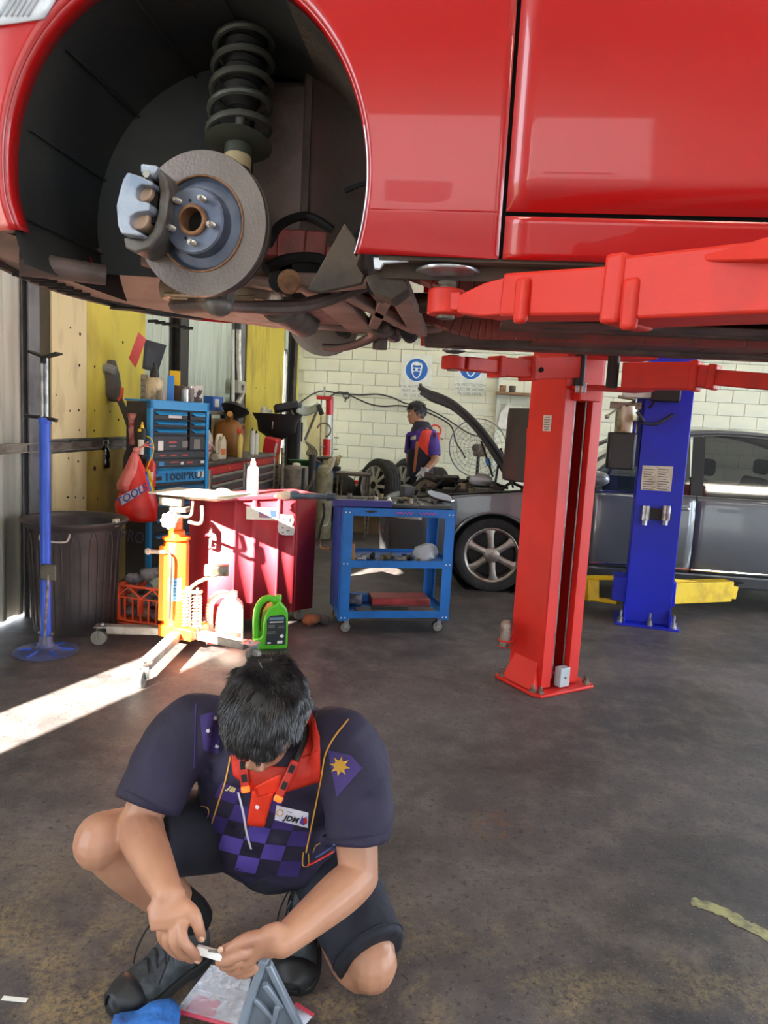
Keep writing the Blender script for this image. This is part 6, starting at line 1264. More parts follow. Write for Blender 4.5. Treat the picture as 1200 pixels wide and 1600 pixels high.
for i, (x, y, lab) in enumerate(((-2.30, 7.68, 'white cartridge tube standing at the right of the brown jug'), (-2.29, 7.80, 'second white cartridge tube, by the yellow board'))):
    t = thing('cartridge', lab, 'tube', (x, y, CT), group='cartridges by the brown jug'); MB().cyl((0, 0, 0), (0, 0, 0.26-0.03*i), 0.028, n=18).build('tube', m_sticker, t); MB().lathe([(0.012, 0.26-0.03*i), (0.006, 0.29-0.03*i), (0.001, 0.292-0.03*i)], n=10).build('nozzle', m_blackp, t)
# shelf with bits, boxes on the wall, conduit
sh_ = thing('wall_shelf', 'narrow timber shelf on two uprights behind the tool chests', 'shelf', (-2.63, 7.15, 0.0)); MB().box((0, 0, 1.43), (0.28, 1.2, 0.035)).build('board', M('shelf_wood', '#7c7160', 0.7, hex2='#5b5145', scale=6), sh_, bev=0.003)
for y in (-0.5, 0.05, 0.53): MB().box((0.0, y, 1.206), (0.05, 0.07, 0.414)).build('upright', m_postdark, sh_, bev=0.003)
SZ = 1.448
p = V((-2.64, 7.38, SZ)); t = thing('blue_carton', 'blue carton with a white label tilted on the shelf', 'box', tuple(p), 1.35, rot=None); MB().box((0, 0, 0.075), (0.20, 0.12, 0.15)).build('box', M('carton_blue', '#2a5fae', 0.5, hex2='#1f3f74', scale=6), t, bev=0.003); MB().box((-0.03, -0.0615, 0.085), (0.08, 0.002, 0.08)).build('white_label', m_sticker, t)
can_('spray_can', 'cream can with a round lid on the timber shelf', (-2.62, 6.75, SZ), 0.045, 0.16, m_cream_w, m_sticker); o = rag(V((-2.64, 6.98, SZ+0.035)), 0.07, m_rag[2], 'rag', None, 51, 0.4); tag(o, 'brown rag on the timber shelf between can and blue carton', 'rag')
t = thing('power_box', 'grey junction box on its conduit beside the second yellow board', 'socket', tuple(PX(375, 605, -2.74))); P = PX(375, 605, -2.74)
MB().box((P.x, P.y, P.z), (0.06, 0.30, 0.15)).build('box', M('box_grey', '#a9a594', 0.5), t, world=True, bev=0.008); MB().cyl((P.x+0.03, P.y, P.z), (P.x+0.045, P.y, P.z), 0.035, n=16).build('dial', m_bolt, t, world=True)
MB().tube([PX(373, 515, -2.75), PX(373, 560, -2.75), P], 0.03, 10, 3).build('conduit', m_cream_w, t, world=True); MB().tube([PX(378, 612, -2.745), PX(376, 622, -2.745), PX(366, 640, -2.73), PX(361, 660, -2.72)], 0.032, 10, 4).build('conduit', m_cream_w, t, world=True); MB().tube([PX(364, 515, -2.70), PX(364, 640, -2.70)], 0.02, 8).build('cable', m_sticker, t, world=True)
P = PX(374, 645, -2.745); t = thing('power_outlet', 'cream double socket below the junction box', 'socket', tuple(P)); MB().box((0, 0, 0), (0.05, 0.34, 0.11)).build('plate', m_cream_w, t, bev=0.008)
for y in (-0.08, 0.08): MB().cyl((0.025, y, 0), (0.03, y, 0), 0.032, n=14).build('socket_face', m_dark, t)
P = PX(351, 662, -2.70); simple('cardboard', 'brown cardboard sheet behind the oil jug under the shelf', 'cardboard', MB().box((-2.56, 7.30, 1.24), (0.012, 0.34, 0.27)), M('cardboard', '#a68a5f', 0.8))
# ---- used-oil drainer with its black pan
DY = 8.95; dr = thing('oil_drainer', 'black oil drain pan marked 1 on a waist-high stand', 'oil drainer', (-2.22, DY, 0)); dz = 0
ctr = PY(433, 662, DY)
MB().loft([[(ctr.x+rx*math.cos(a), DY+ry*math.sin(a), z) for a in [2*math.pi*i/28 for i in range(28)]] for rx, ry, z in ((0.07, 0.06, ctr.z-0.20), (0.13, 0.10, ctr.z-0.17), (0.24, 0.18, ctr.z-0.10), (0.255, 0.2, ctr.z+0.02), (0.31, 0.25, ctr.z+0.10), (0.32, 0.26, ctr.z+0.125), (0.30, 0.24, ctr.z+0.12), (0.24, 0.19, ctr.z+0.0))]).build('pan', M('pan_black', '#252022', 0.5), dr, world=True, sharp=50)
text('1', 0.15, m_bolt, 'number', dr, (ctr.x+0.0, DY-0.214, ctr.z-0.02), (1, 0, 0), (0, 0.22, 1))
MB().cyl((ctr.x, DY, 0.05), (ctr.x, DY, ctr.z-0.18), 0.035, n=14).build('mast', m_tk, dr, world=True); MB().box((ctr.x+0.05, DY+0.05, 0.45), (0.36, 0.34, 0.62)).build('tank', M('drainer_tank', '#3b3038', 0.5), dr, world=True, bev=0.03)
mb = MB(); mb.box(PY(447, 636, DY), (0.30, 0.26, 0.10), R=rot('Y', -14) @ rot('Z', 20)); mb.build('filter_tray', m_blackp, dr, world=True, bev=0.02)
mb = MB(); c = PY(444, 640, DY); mb.tube([PY(437, 652, DY-0.05), PY(446, 630, DY-0.05)], 0.012, 6); mb.tube([PY(448, 628, DY-0.04), PY(460, 652, DY-0.06)], 0.012, 6); mb.build('strainer_rod', m_bolt, dr, world=True)
for (x, y, lab, h) in ((412, 641, 'white bottle standing upside down in the drain pan', 0.11), (422, 642, 'smaller white bottle draining in the pan', 0.085)):
    p = PY(x, 647, DY); t = thing('bottle', lab, 'bottle', (p.x, DY-0.02, ctr.z+0.02)); MB().lathe([(0.015, 0), (0.04, 0.05), (0.042, 0.10), (0.03, h+0.07), (0.001, h+0.08)], n=16).build('body', m_wplas, t)
# red welder under the pan
wd = PY(425, 705, 8.5); t = thing('red_case', 'red plastic tool case standing on end below the drain pan', 'case', (wd.x, 8.5, 0)); zt_, zb_ = PY(425, 684, 8.5).z, PY(425, 725, 8.5).z
MB().box((0.0, 0, zb_+(zt_-zb_)*0.70), (0.17, 0.2, (zt_-zb_)*0.62), R=rot('Y', 8)).build('upper_shell', M('case_red', '#c4222a', 0.4), t, bev=0.02); MB().box((-0.03, 0, zb_+(zt_-zb_)*0.2), (0.17, 0.2, (zt_-zb_)*0.42), R=rot('Y', 8)).build('lower_shell', M('case_red', '#c4222a', 0.4), t, bev=0.02)
MB().box((0.07, -0.10, zb_+0.18), (0.02, 0.02, 0.16), R=rot('Y', 8)).build('white_lettering_strip', m_sticker, t); MB().box((0, 0.02, zb_/2), (0.2, 0.16, zb_)).build('shelf_leg', m_bolt, t)
t = thing('rag_bin', 'dark bin of blue and grey wipes below the red case', 'bin', (wd.x+0.23, 8.62, 0)); MB().box((0, 0, 0.30), (0.30, 0.26, 0.6)).build('tub', M('tub_purple_black', '#352c36', 0.5), t, bev=0.02)
for i, (x, y, z, m_, lb) in enumerate(((-0.06, -0.04, 0.63, m_rag[0], 'grey wipe on top of the dark bin'), (0.08, -0.02, 0.66, M('wipe_blue', '#3f66a8', 0.8, bump=0.3), 'blue wipe on top of the dark bin'))): tag(rag(V((wd.x+0.23+x, 8.62+y, z)), 0.08, m_, 'wipe', None, 60+i, 0.8), lb, 'rag')
# hydraulic press
py_ = 10.3; pr = thing('shop_press', 'red hydraulic press with a white ram housing at the back wall', 'press', (PY(512, 700, py_).x, py_, 0)); q = lambda x, y, dy=0: PY(x, y, py_+dy)
m_pr = M('press_red', '#c8202a', 0.35); m_pw = M('press_white', '#d9dcd6', 0.35, 0.2)
for a, b, m_, n_, r_ in (((515, 620), (515, 648), m_pr, 'red_cylinder', 0.055), ((513, 648), (512, 688), m_pw, 'white_cylinder', 0.045), ((511, 686), (510, 712), m_pr, 'lower_cylinder', 0.055)): MB().cyl(q(*a), q(*b), r_, n=20).build(n_, m_, pr, world=True)
MB().cyl(q(507, 604), q(507, 622), 0.014, n=10).build('ram_rod', m_steel, pr, world=True); MB().box(q(508, 622), (0.22, 0.16, 0.05)).build('head_plate', m_pr, pr, world=True, bev=0.006)
for x in (502, 521): MB().cyl(q(x, 622), q(x-2, 716), 0.012, n=10).build('tie_rod', m_steel, pr, world=True)
MB().torus(q(506, 672, -0.08), 0.10, 0.012, (0, 1, 0), 28, 6, a0=0.2, a1=4.4).build('hose_ring', m_bolt, pr, world=True); b_ = q(511, 714); MB().box((b_.x, py_, b_.z/2), (0.26, 0.3, b_.z)).build('stand', m_tk, pr, world=True, bev=0.006)
for x, y in ((503, 698), (525, 684), (524, 702)): MB().cyl(q(x-3, y, -0.06), q(x+4, y, -0.06), 0.010, n=8).build('side_bolt', m_steel, pr, world=True)
bd_ = MB().box((q(482, 690).x, 10.9, 0.76), (0.34, 0.02, 1.50)).build('board', M('sun_patch_board', '#e6dfae', 0.6)); tag(bd_, 'pale yellow board standing in for sunlight behind the press', 'board')  # pale board added in place of a sunlit patch by the corner
# parts washer column, grey bent sheet and arm left of the press
wy = 9.4; ws = thing('tyre_changer', 'dark tyre changer post with a grey arm, near the corner', 'machine', (PY(462, 700, wy).x, wy, 0)); q = lambda x, y, dy=0: PY(x, y, wy+dy)
b_ = q(463, 634); MB().box((b_.x, wy, b_.z/2), (0.09, 0.12, b_.z)).build('post', m_tk, ws, world=True, bev=0.006); MB().box((b_.x+0.06, wy-0.03, b_.z/2+0.05), (0.03, 0.05, b_.z)).build('post_edge', M('edge_blue_grey', '#6b7486', 0.4, 0.4), ws, world=True)
mb = MB(); A, B = q(466, 630), q(497, 629); mb.grid(lambda u, v: A+(B-A)*u+V((0, -0.12*v, -0.12*v-0.05*math.sin(u*3.1)))+V((0, 0, 0.0)), 10, 6); mb.build('curved_hood', M('hood_grey', '#9aa3a4', 0.4, 0.3), ws, world=True, solid=0.008, sharp=60)
MB().tube([q(498, 634, -0.1), q(488, 660, -0.1), q(476, 688, -0.1)], 0.016, 8, 3).build('arm', m_steel, ws, world=True); MB().box(q(500, 640, -0.1), (0.06, 0.05, 0.14), R=rot('Y', -25)).build('arm_knuckle', m_tk, ws, world=True, bev=0.008)
MB().cyl(q(472, 660), q(471, 690), 0.012, n=8).build('spindle', m_tk, ws, world=True)
mb = MB(); rr = random.Random(8)
for k in range(5):
    a = q(478+k*3, 690+k*2, -0.1); mb.tube([a, a+V((0.05, 0, -0.08)), a+V((0.02, 0, -0.16)), a+V((0.10, 0, -0.2))], 0.013, 7, 4)
mb.build('hose_bundle', M('hose_tan', '#8a8272', 0.5, 0.3), ws, world=True)
b_ = q(463, 690); MB().cyl((b_.x, wy, 0), (b_.x, wy, 0.1), 0.24, n=24).build('foot', m_tk, ws, world=True)
# grey tank, gas bottle and clutter before them
gy = 8.2; q = lambda x, y, dy=0: PY(x, y, gy+dy)
t = thing('oil_tank', 'grey round oil tank with a curved hose, beyond the red cabinet', 'tank', (q(462, 745).x, gy, 0)); r0 = 0.145; zt_ = q(462, 728).z; MB().lathe([(0.001, 0.05), (r0, 0.05), (r0, zt_-0.03), (r0*0.85, zt_), (0.001, zt_+0.01)], n=28).build('tank_body', M('tank_grey', '#8b867c', 0.45, 0.3, hex2='#6a645c'), t); MB().lathe([(0.03, 0), (0.05, 0.0), (0.045, 0.03), (0.001, 0.04)], (0.0, 0.02, zt_), n=14).build('filler_cap', m_sticker, t)
mb = MB(); mb.tube([q(441, 700, -0.2), q(441, 740, -0.2), q(443, 765, -0.2), q(455, 772, -0.2), q(475, 768, -0.2), q(488, 752, -0.2), q(491, 735, -0.2)], 0.016, 8, 5); mb.build('hose', M('hose_brown', '#6c5f4c', 0.5), t, world=True)
for x in (441, 474): p = q(x, 740, -0.22); MB().cyl((p.x, p.y, 0), (p.x, p.y, 1.02 if x == 441 else 0.86), 0.02, n=8).build('frame_tube', m_bolt if x == 441 else m_tk, t, world=True)
p = q(487, 745, 0.1); MB().cyl((p.x, p.y, 0), (p.x, p.y, 1.0), 0.045, n=10).build('frame_post', m_tk, t, world=True)
t = thing('gas_bottle', 'pale green gas bottle with a wire handle, beside the grey tank', 'gas bottle', (q(498, 745).x+0.02, gy+0.25, 0)); zt_ = q(498, 727).z; MB().lathe([(0.001, 0), (0.10, 0), (0.105, 0.02), (0.105, zt_-0.12), (0.08, zt_-0.03), (0.035, zt_), (0.03, zt_+0.05), (0.001, zt_+0.05)], n=26).build('cylinder', M('gas_green_grey', '#98977c', 0.45, hex2='#7a7862'), t); MB().tube([(0.05, -0.09, zt_-0.1), (0.10, -0.1, zt_-0.02), (0.13, -0.1, zt_+0.1)], 0.02, 8, 3).build('white_nozzle', m_sticker, t)
t = thing('sander', 'beige angle tool with a cord lying on the clutter by the gas bottle', 'tool', tuple(q(525, 722, 0.3))); mb = MB(); mb.tube([q(512, 727, 0.3), q(520, 722, 0.3), q(528, 719, 0.3)], [0.05, 0.07, 0.055], 12, 4); mb.build('body', M('tool_beige', '#b5aa7a', 0.5), t, world=True); MB().bar(q(528, 719, 0.3), q(532, 712, 0.3), 0.05, 0.03).build('nose', M('tool_beige', '#b5aa7a', 0.5), t, world=True); MB().box(q(524, 732, 0.3), (0.12, 0.10, 0.05)).build('base', m_blackp, t, world=True, bev=0.01)
zt_ = q(520, 738, 0.35).z; t = thing('work_stool', 'low dark trolley carrying the beige tool and hoses', 'trolley', (q(530, 760).x+0.08, gy+0.58, 0)); MB().box((0, 0, zt_-0.02), (0.42, 0.36, 0.03)).build('top', m_under, t, bev=0.004)
for sx in (-1, 1):
    for sy in (-1, 1): MB().cyl((sx*0.18, sy*0.15, 0), (sx*0.18, sy*0.15, zt_-0.03), 0.015, n=8).build('leg', m_bolt, t)
t = thing('green_funnel', 'green drip tray on the frame above the grey tank', 'tray', tuple(q(470, 722, 0.2))); MB().loft([[q(470, 722, 0.2)+V((rx*math.cos(a), rx*0.7*math.sin(a), z)) for a in [2*math.pi*i/20 for i in range(20)]] for rx, z in ((0.08, -0.05), (0.15, 0.02), (0.16, 0.025), (0.13, 0.015))]).build('tray', M('tray_green', '#2f6b3a', 0.5), t, world=True)
t = thing('dark_tray', 'black parts tray beside the press foot', 'tray', tuple(PY(512, 720, 9.9))); MB().box(PY(511, 719, 9.9), (0.34, 0.2, 0.06)).build('tray', m_blackp, t, world=True, bev=0.01); p = PY(511, 724, 9.9); MB().box((p.x, 9.9, p.z/2), (0.3, 0.18, p.z)).build('blue_stand', M('stand_blue2', '#3a5a94', 0.5), t, world=True)
# ---------------------------------------------------------------- blue tool cart
m_cart = M('cart_blue', '#1465b2', 0.4, hex2='#11599e', scale=4); m_cartd = M('cart_side_blue', '#1d3f94', 0.4, hex2='#18357c')
ka, kb = V((-0.755, 4.62, 0)), V((-0.02, 4.86, 0)); ku = (kb-ka).normalized(); kn = V((ku.y, -ku.x, 0)); KL = (kb-ka).length; KD = 0.46
cart = thing('tool_cart', 'blue steel tool cart with three shelves on grey castors', 'cart', tuple((ka+kb)*0.5-kn*KD/2), math.atan2(ku.y, ku.x)); KW = wm(cart)
def kp(x, y, dy=0.0):     # photo pixel met with the cart's front plane (or dy behind it)
    r_ = ray(x, y); p0 = ka-kn*dy; p = CC+r_*((p0-CC).dot(kn)/r_.dot(kn)); l = KW.inverted() @ p; return l
hl, yf = KL/2, -KD/2; zt, zm, zb = 0.865, 0.50, 0.15
for sx in (-1, 1):
    for sy in (-1, 1):
        x, y = sx*hl, sy*KD/2
        m = MB(); m.box((x-sx*0.035, y-sy*0.002, (zt+0.10)/2+0.0), (0.07, 0.004, zt-0.10)); m.box((x-sx*0.002, y-sy*0.03, (zt+0.10)/2), (0.004, 0.06, zt-0.10)); pst = m.build('corner_post', m_cart, cart)
        if sy < 0:
            for z in (zt-0.03, zm-0.01, zb-0.03):
                for dx in (0.02, 0.045): MB().cyl((x-sx*dx, y-0.004, z), (x-sx*dx, y, z), 0.005, n=8).build('rivet', m_sticker, pst)
def shelf(z, lip, name):
    o = MB().box((0, 0, z), (KL-0.01, KD-0.01, 0.006)).build(name, m_cart, cart)
    m = MB()
    for s in (-1, 1): m.box((0, s*(KD/2-0.004), z), (KL-0.01, 0.005, lip))
    m.build('front_lip', m_cart, o, bev=0.002)
    for s in (-1, 1): MB().box((s*(hl-0.004), 0, z), (0.005, KD-0.01, lip)).build('end_lip', m_cart, o)
    return o
shelf(zt-0.025, 0.055, 'top_shelf'); shelf(zm-0.012, 0.05, 'middle_shelf'); shelf(zb-0.01, 0.05, 'bottom_shelf')
MB().box((-hl-0.003, 0.0, 0.52), (0.004, KD-0.12, 0.70)).build('left_panel', m_cartd, cart)
for sx in (-1, 1):
    for sy in (-1, 1):
        x, y = sx*(hl-0.06), sy*(KD/2-0.06)
        c = MB().lathe([(0.022, 0.115), (0.022, 0.10), (0.028, 0.092), (0.001, 0.09)], (x, y, 0), n=14).build('castor', m_steel, cart)
        for s in (-1, 1): MB().box((x+0.005, y+s*0.018, 0.068), (0.03, 0.003, 0.065)).build('fork', m_steel, c)
        MB().lathe([(0.001, -0.013), (0.02, -0.013), (0.022, -0.010), (0.036, -0.010), (0.036, 0.010), (0.022, 0.010), (0.02, 0.013), (0.001, 0.013)], (x, y, 0.0415), (0, 1, 0), 24).build('hub', m_castor, c); MB().lathe([(0.034, -0.013), (0.0405, -0.012), (0.0415, 0), (0.0405, 0.012), (0.034, 0.013), (0.034, -0.013)], (x, y, 0.0415), (0, 1, 0), 28, cap=False).build('tyre', m_rub, c)
m_pink = M('pink_lettering', '#c04aa6', 0.5)
uK = KW.to_3x3() @ V((1, 0, 0))
for w_, px in (('Storm', 0.03), ('Storage', 0.19)):
    m = MB(); rr = random.Random(len(w_)); x0 = px-0.06
    pts = [(x0+0.12*i/14, yf-0.0045, zt-0.025+0.009*math.sin(i*2.1+len(w_))) for i in range(15)]; m.tube(pts, 0.003, 5); m.build('pink_lettering', m_pink, cart)
m = MB(); m.ell((-0.20, yf-0.004, zt-0.02), (0.03, 0.003, 0.009), n=16); m.box((-0.20, yf-0.004, zt-0.02), (0.075, 0.003, 0.008)); m.build('maker_badge', m_printdark, cart)
# rubber mat and tools on top
tm = thing('tool_mat', 'long dark tray of hand tools lying across the cart top', 'tray', tuple(KW @ V((0, 0, zt+0.004))), math.atan2(ku.y, ku.x)); MB().box((-0.03, 0.03, 0.012), (KL+0.0, KD+0.02, 0.022)).build('mat', M('mat_black', '#242629', 0.6, hex2='#33353a', scale=12), tm, bev=0.004)
MB().box((-0.26, -0.21, 0.026), (0.40, 0.05, 0.045)).build('tray_edge', M('tray_purple_blue', '#2a2a72', 0.45), tm, bev=0.006)
zt2 = zt+0.028; rr = random.Random(12); mt2 = [m_steel, m_iron, m_bolt, M('tool_brass_dull', '#8b7d5a', 0.4, 0.6), m_blackp]
def spanner(L_, t, z):
    m = MB(); m.bar((-L_/2, 0, z), (L_/2, 0, z), 0.012, 0.006); m.torus((L_/2+0.012, 0, z), 0.012, 0.005, (0, 0, 1), 14, 6); m.box((-L_/2-0.012, 0.009, z), (0.026, 0.008, 0.007), 0.3); m.box((-L_/2-0.012, -0.009, z), (0.026, 0.008, 0.007), -0.3); return m
where = ['near left', 'mid left', 'near middle', 'back left', 'mid right', 'near right', 'far right', 'back right']
for i in range(16):
    x = -hl+0.10+(KL-0.24)*(i//2)/7+rr.uniform(-.01, .01); y = -0.10+0.19*(i % 2)+rr.uniform(-.02, .02)
    p = KW @ V((x, y, zt2)); kind = i % 3; lab = '%s on the cart top mat, %s from the left, %s row' % (('silver ring spanner', 'socket', 'screwdriver')[kind], ('first', 'second', 'third', 'fourth', 'fifth', 'sixth', 'seventh', 'eighth')[i//2], ('front', 'back')[i % 2])
    t = thing(('spanner', 'socket', 'screwdriver')[kind], lab, 'tool', tuple(p), rr.uniform(0, 3.1), group='tools on the cart mat')
    if kind == 0: spanner(rr.uniform(0.07, 0.10), 0, 0.004).build('spanner_body', mt2[i % 2], t)
    elif kind == 1: MB().lathe([(0.016, 0), (0.017, 0.001), (0.017, 0.035), (0.011, 0.036), (0.010, 0.012), (0.001, 0.012)], n=16).build('socket_body', mt2[i % 4], t)
    else: MB().cyl((-0.045, 0, 0.012), (0.0, 0, 0.012), 0.012, n=10).build('grip', mt2[3 if i % 2 else 4], t, bev=0.003); MB().cyl((0, 0, 0.012), (0.075, 0, 0.012), 0.0035, n=8).build('blade', m_steel, t)
p = KW @ V((kp(611, 785).x, -0.17, zt2)); t = thing('small_bottle', 'little white bottle standing at the front edge of the cart mat', 'bottle', tuple(p)); MB().lathe([(0.001, 0), (0.016, 0), (0.017, 0.025), (0.008, 0.034), (0.008, 0.045), (0.001, 0.046)], n=16).build('body', m_wplas, t)
c1 = KW @ V((hl-0.045, 0.02, zt2)); t = thing('mirror_glass', 'black framed wing mirror glass lying on the right end of the cart', 'mirror', tuple(c1), math.atan2(ku.y, ku.x)); R_m = rot('X', 22) @ rot('Y', 12)
ring = [(0.10*math.copysign(abs(math.cos(a))**0.7, math.cos(a)), 0.062*math.copysign(abs(math.sin(a))**0.7, math.sin(a))) for a in [2*math.pi*i/32 for i in range(32)]]
MB().tube([R_m @ V((x, y, 0)) + V((0, 0, 0.042)) for x, y in ring], 0.008, 8, closed=True).build('frame', M('gloss_black', '#0e0f12', 0.12, coat=1.0), t); m = MB(); m.prism([(x*0.95, y*0.95) for x, y in ring], 0, 0.006, R_m, (0, 0, 0.040)); m.build('mirror_face', M('mirror_silver', '#7f8698', 0.45, 0.5), t); MB().cyl((0, 0.0, 0), (0, 0, 0.035), 0.02, n=12).build('stub', m_blackp, t)
# middle shelf clutter
zs_ = zm-0.008; its = []
MBX = lambda *a: MB().box(*a)
bp = KW @ V((-hl+0.09, -0.13, zs_)); simple('wood_block', 'tan timber block on end at the left of the middle shelf', 'wood', MBX(bp+V((0, 0, 0.06)), (0.03, 0.06, 0.12), 0.3), M('timber', '#b98d5c', 0.7, stretch=(1, 1, 0.2)))
bits = ['small black clamp', 'grey cloth scrap', 'black plug', 'silver fitting', 'dark hose clip', 'grey rag end', 'black grip', 'round knob', 'steel bush', 'dark bracket']
for i in range(10):
    x = -hl+0.15+0.047*i; y = -0.14+0.05*(i % 3); p = KW @ V((x, y, zs_)); t = thing('loose_part', bits[i]+' on the middle cart shelf, '+('first', 'second', 'third', 'fourth', 'fifth', 'sixth', 'seventh', 'eighth', 'ninth', 'tenth')[i]+' from the timber block', 'part', tuple(p), rr.uniform(0, 3), group='loose parts on the middle cart shelf')
    if i in (1, 5): rag(p+V((0, 0, 0.022)), 0.035, m_rag[0], 'cloth', t, 70+i, 0.6)
    else: m = MB(); m.cyl((-0.03, 0, 0.017), (0.02, 0, 0.017), 0.016, n=12); m.box((0.02, 0, 0.02), (0.03, 0.022, 0.036), 0.4); m.tube([(-0.03, 0, 0.017), (-0.05, 0.02, 0.03), (-0.045, 0.04, 0.02)], 0.005, 6, 3); m.build('metal_body', mt2[(i*2) % 5], t, bev=0.003)
p = KW @ V((hl-0.17, -0.13, zs_)); o = rag(p+V((0, 0, 0.058)), 0.075, M('clear_bag', '#c9d0d6', 0.15, trans=0.35, bump=0.3, bscale=20), 'plastic_bag', None, 81, 0.95); tag(o, 'crumpled clear plastic bag at the right of the middle cart shelf', 'bag')
# bottom shelf
zs_ = zb-0.006; p = KW @ V((0.09, 0.05, zs_)); t = thing('red_tray', 'flat red steel case on the bottom cart shelf', 'case', tuple(p), math.atan2(ku.y, ku.x)-0.05); MB().box((0, 0, 0.035), (0.42, 0.20, 0.05)).build('case_lid', M('case_dull_red', '#9c2f30', 0.5, hex2='#7c2a28', scale=9), t, bev=0.006); MB().box((0, 0, 0.006), (0.42, 0.20, 0.012)).build('case_base', m_under, t)
p = KW @ V((0.02, -0.15, zs_)); t = thing('grey_tray', 'shallow grey tray with a black bar in it at the front of the bottom shelf', 'tray', tuple(p), math.atan2(ku.y, ku.x)); MB().box((0, 0, 0.008), (0.56, 0.11, 0.015)).build('tray', M('tray_grey', '#6a6660', 0.6), t, bev=0.004); MB().box((-0.04, -0.01, 0.022), (0.26, 0.03, 0.014)).build('bar', m_blackp, t, bev=0.003)
p = KW @ V((-hl+0.14, 0.02, zs_)); o = rag(p+V((0, 0, 0.04)), 0.07, m_rag[0], 'rag', None, 83, 0.5); tag(o, 'grey rag on the left of the bottom cart shelf', 'rag'); p = KW @ V((-hl+0.20, 0.14, zs_)); simple('blue_box', 'blue box behind the rag on the bottom cart shelf', 'box', MBX(p+V((0, 0, 0.025)), (0.14, 0.08, 0.05), 0.2), M('box_blue', '#2472c8', 0.5))
# ---------------------------------------------------------------- wheels, floor fan and trolley jack on the floor behind
def loose_wheel(px, py, Y, ro, ax, lab):
    p = PY(px, py, Y); t = thing('spare_roadwheel', lab, 'wheel', (p.x, Y, 0), group='spare wheels standing on the floor'); a = V(ax).normalized(); c = V((p.x, Y, ro+0.256)); ri = ro*0.72; wd = 0.21
    MB().lathe([(ri, -wd), (ro*0.92, -wd), (ro, -wd*0.85), (ro, -wd*0.15), (ro*0.92, 0.0), (ri*1.02, 0.004), (ri, -wd)], c, a, 40, cap=False).build('tyre', m_tyre, t, world=True, sharp=50)
    m = MB()
    for k in range(4): m.torus(c-a*(wd*(0.2+0.2*k)), ro+0.001, 0.006, a, 40, 5)
    m.build('tread_rib', m_tyre, t, world=True, kind='stuff'); MB().lathe([(ri*1.02, 0.0), (ri*0.95, -0.01), (ri*0.9, -0.05), (ri*0.9, -wd)], c, a, 36, cap=False).build('rim', M('rim_silver', '#d4d6d6', 0.35, 0.4), t, world=True)
    x_, y_, z_ = frame(a)
    for k in range(10): d_ = x_*math.cos(k*0.628)+y_*math.sin(k*0.628); MB().bar(c+d_*ri*0.15-a*0.02, c+d_*ri*0.95-a*0.012, 0.04, 0.02, hint=a).build('spoke', M('rim_silver', '#d4d6d6', 0.35, 0.4), t, world=True)
    MB().cyl(c-a*0.03, c-a*0.005, ri*0.2, n=16).cyl(c-a*0.14, c-a*0.13, ri*0.85, n=24).build('hub', m_blackp, t, world=True)
loose_wheel(582, 760, 9.2, 0.35, (-0.72, -0.69, 0.14), 'spare wheel with silver spokes, the left one behind the cart')
loose_wheel(626, 762, 9.55, 0.35, (-0.80, -0.6, 0.08), 'spare wheel half hidden behind another, nearer the mechanic')
loose_wheel(668, 770, 9.75, 0.30, (-0.9, -0.35, 0.05), 'small spare wheel in front of the mechanic, mostly hidden')
t = thing('leaning_tyre', 'bare black tyre leaning by the low trolley', 'tyre', (PY(518, 760, 9.4).x, 9.4, 0)); c = PY(518, 762, 9.4); c.z = 0.42; m = MB(); a = V((-0.8, -0.5, 0.5)).normalized(); m.lathe([(0.20, -0.17), (0.30, -0.18), (0.33, -0.14), (0.33, -0.03), (0.30, 0.0), (0.20, -0.01), (0.20, -0.17)], c, a, 36, cap=False); m.build('tyre', m_tyre, t, world=True, sharp=50)
for k in range(4): MB().torus(c-a*(0.03+0.035*k), 0.331, 0.006, a, 36, 5).build('tread_rib', m_tyre, t, world=True)
pl_ = thing('pallet', 'low timber pallet under the spare wheels, mostly hidden by the cart', 'pallet', (-0.78, 9.5, 0))
for k in range(6): MB().box((-0.5+0.2*k, 0, 0.228), (0.16, 1.1, 0.022)).build('plank', M('pallet_wood', '#7f6a4d', 0.8), pl_)
for y in (-0.45, 0, 0.45): MB().box((0, y, 0.109), (1.16, 0.09, 0.216)).build('bearer', M('pallet_wood', '#7f6a4d', 0.8), pl_)
def mesh_fan(t, c, a, R_, nr, nsp, mat, blades=True, dish=0.08):
    a = V(a).normalized(); x_, y_, z_ = frame(a)
    for k in range(nr):
        q_ = (k+1)/nr; r_ = R_*q_; MB().torus(V(c)+a*dish*(1-q_*q_), r_, 0.0025 if k < nr-1 else 0.008, a, 40, 5).build('guard_ring', mat, t, world=True)
    for k in range(nsp):
        th = 2*math.pi*k/nsp; d_ = x_*math.cos(th)+y_*math.sin(th); MB().tube([V(c)+d_*(R_*u)+a*dish*(1-u*u) for u in (0.12, 0.4, 0.7, 1.0)], 0.0022, 5).build('guard_wire', mat, t, world=True)
    MB().cyl(V(c)-a*0.10, V(c)+a*0.09, R_*0.13, n=18).build('motor', m_iron, t, world=True)
    if blades:
        for k in range(3):
            th = 2*math.pi*k/3+0.4; d_ = x_*math.cos(th)+y_*math.sin(th); e_ = d_.cross(a)
            m = MB(); m.add([V(c)+d_*R_*0.12-e_*0.04, V(c)+d_*R_*0.12+e_*0.04+a*0.02, V(c)+d_*R_*0.85+e_*R_*0.22+a*0.03, V(c)+d_*R_*0.85-e_*R_*0.10-a*0.03], [(0, 1, 2, 3)]); m.build('blade', M('fan_blade', '#8d9094', 0.4, 0.3, alpha=1.0), t, world=True, solid=0.004)
m_wire = M('fan_wire', '#84868a', 0.45, 0.4)
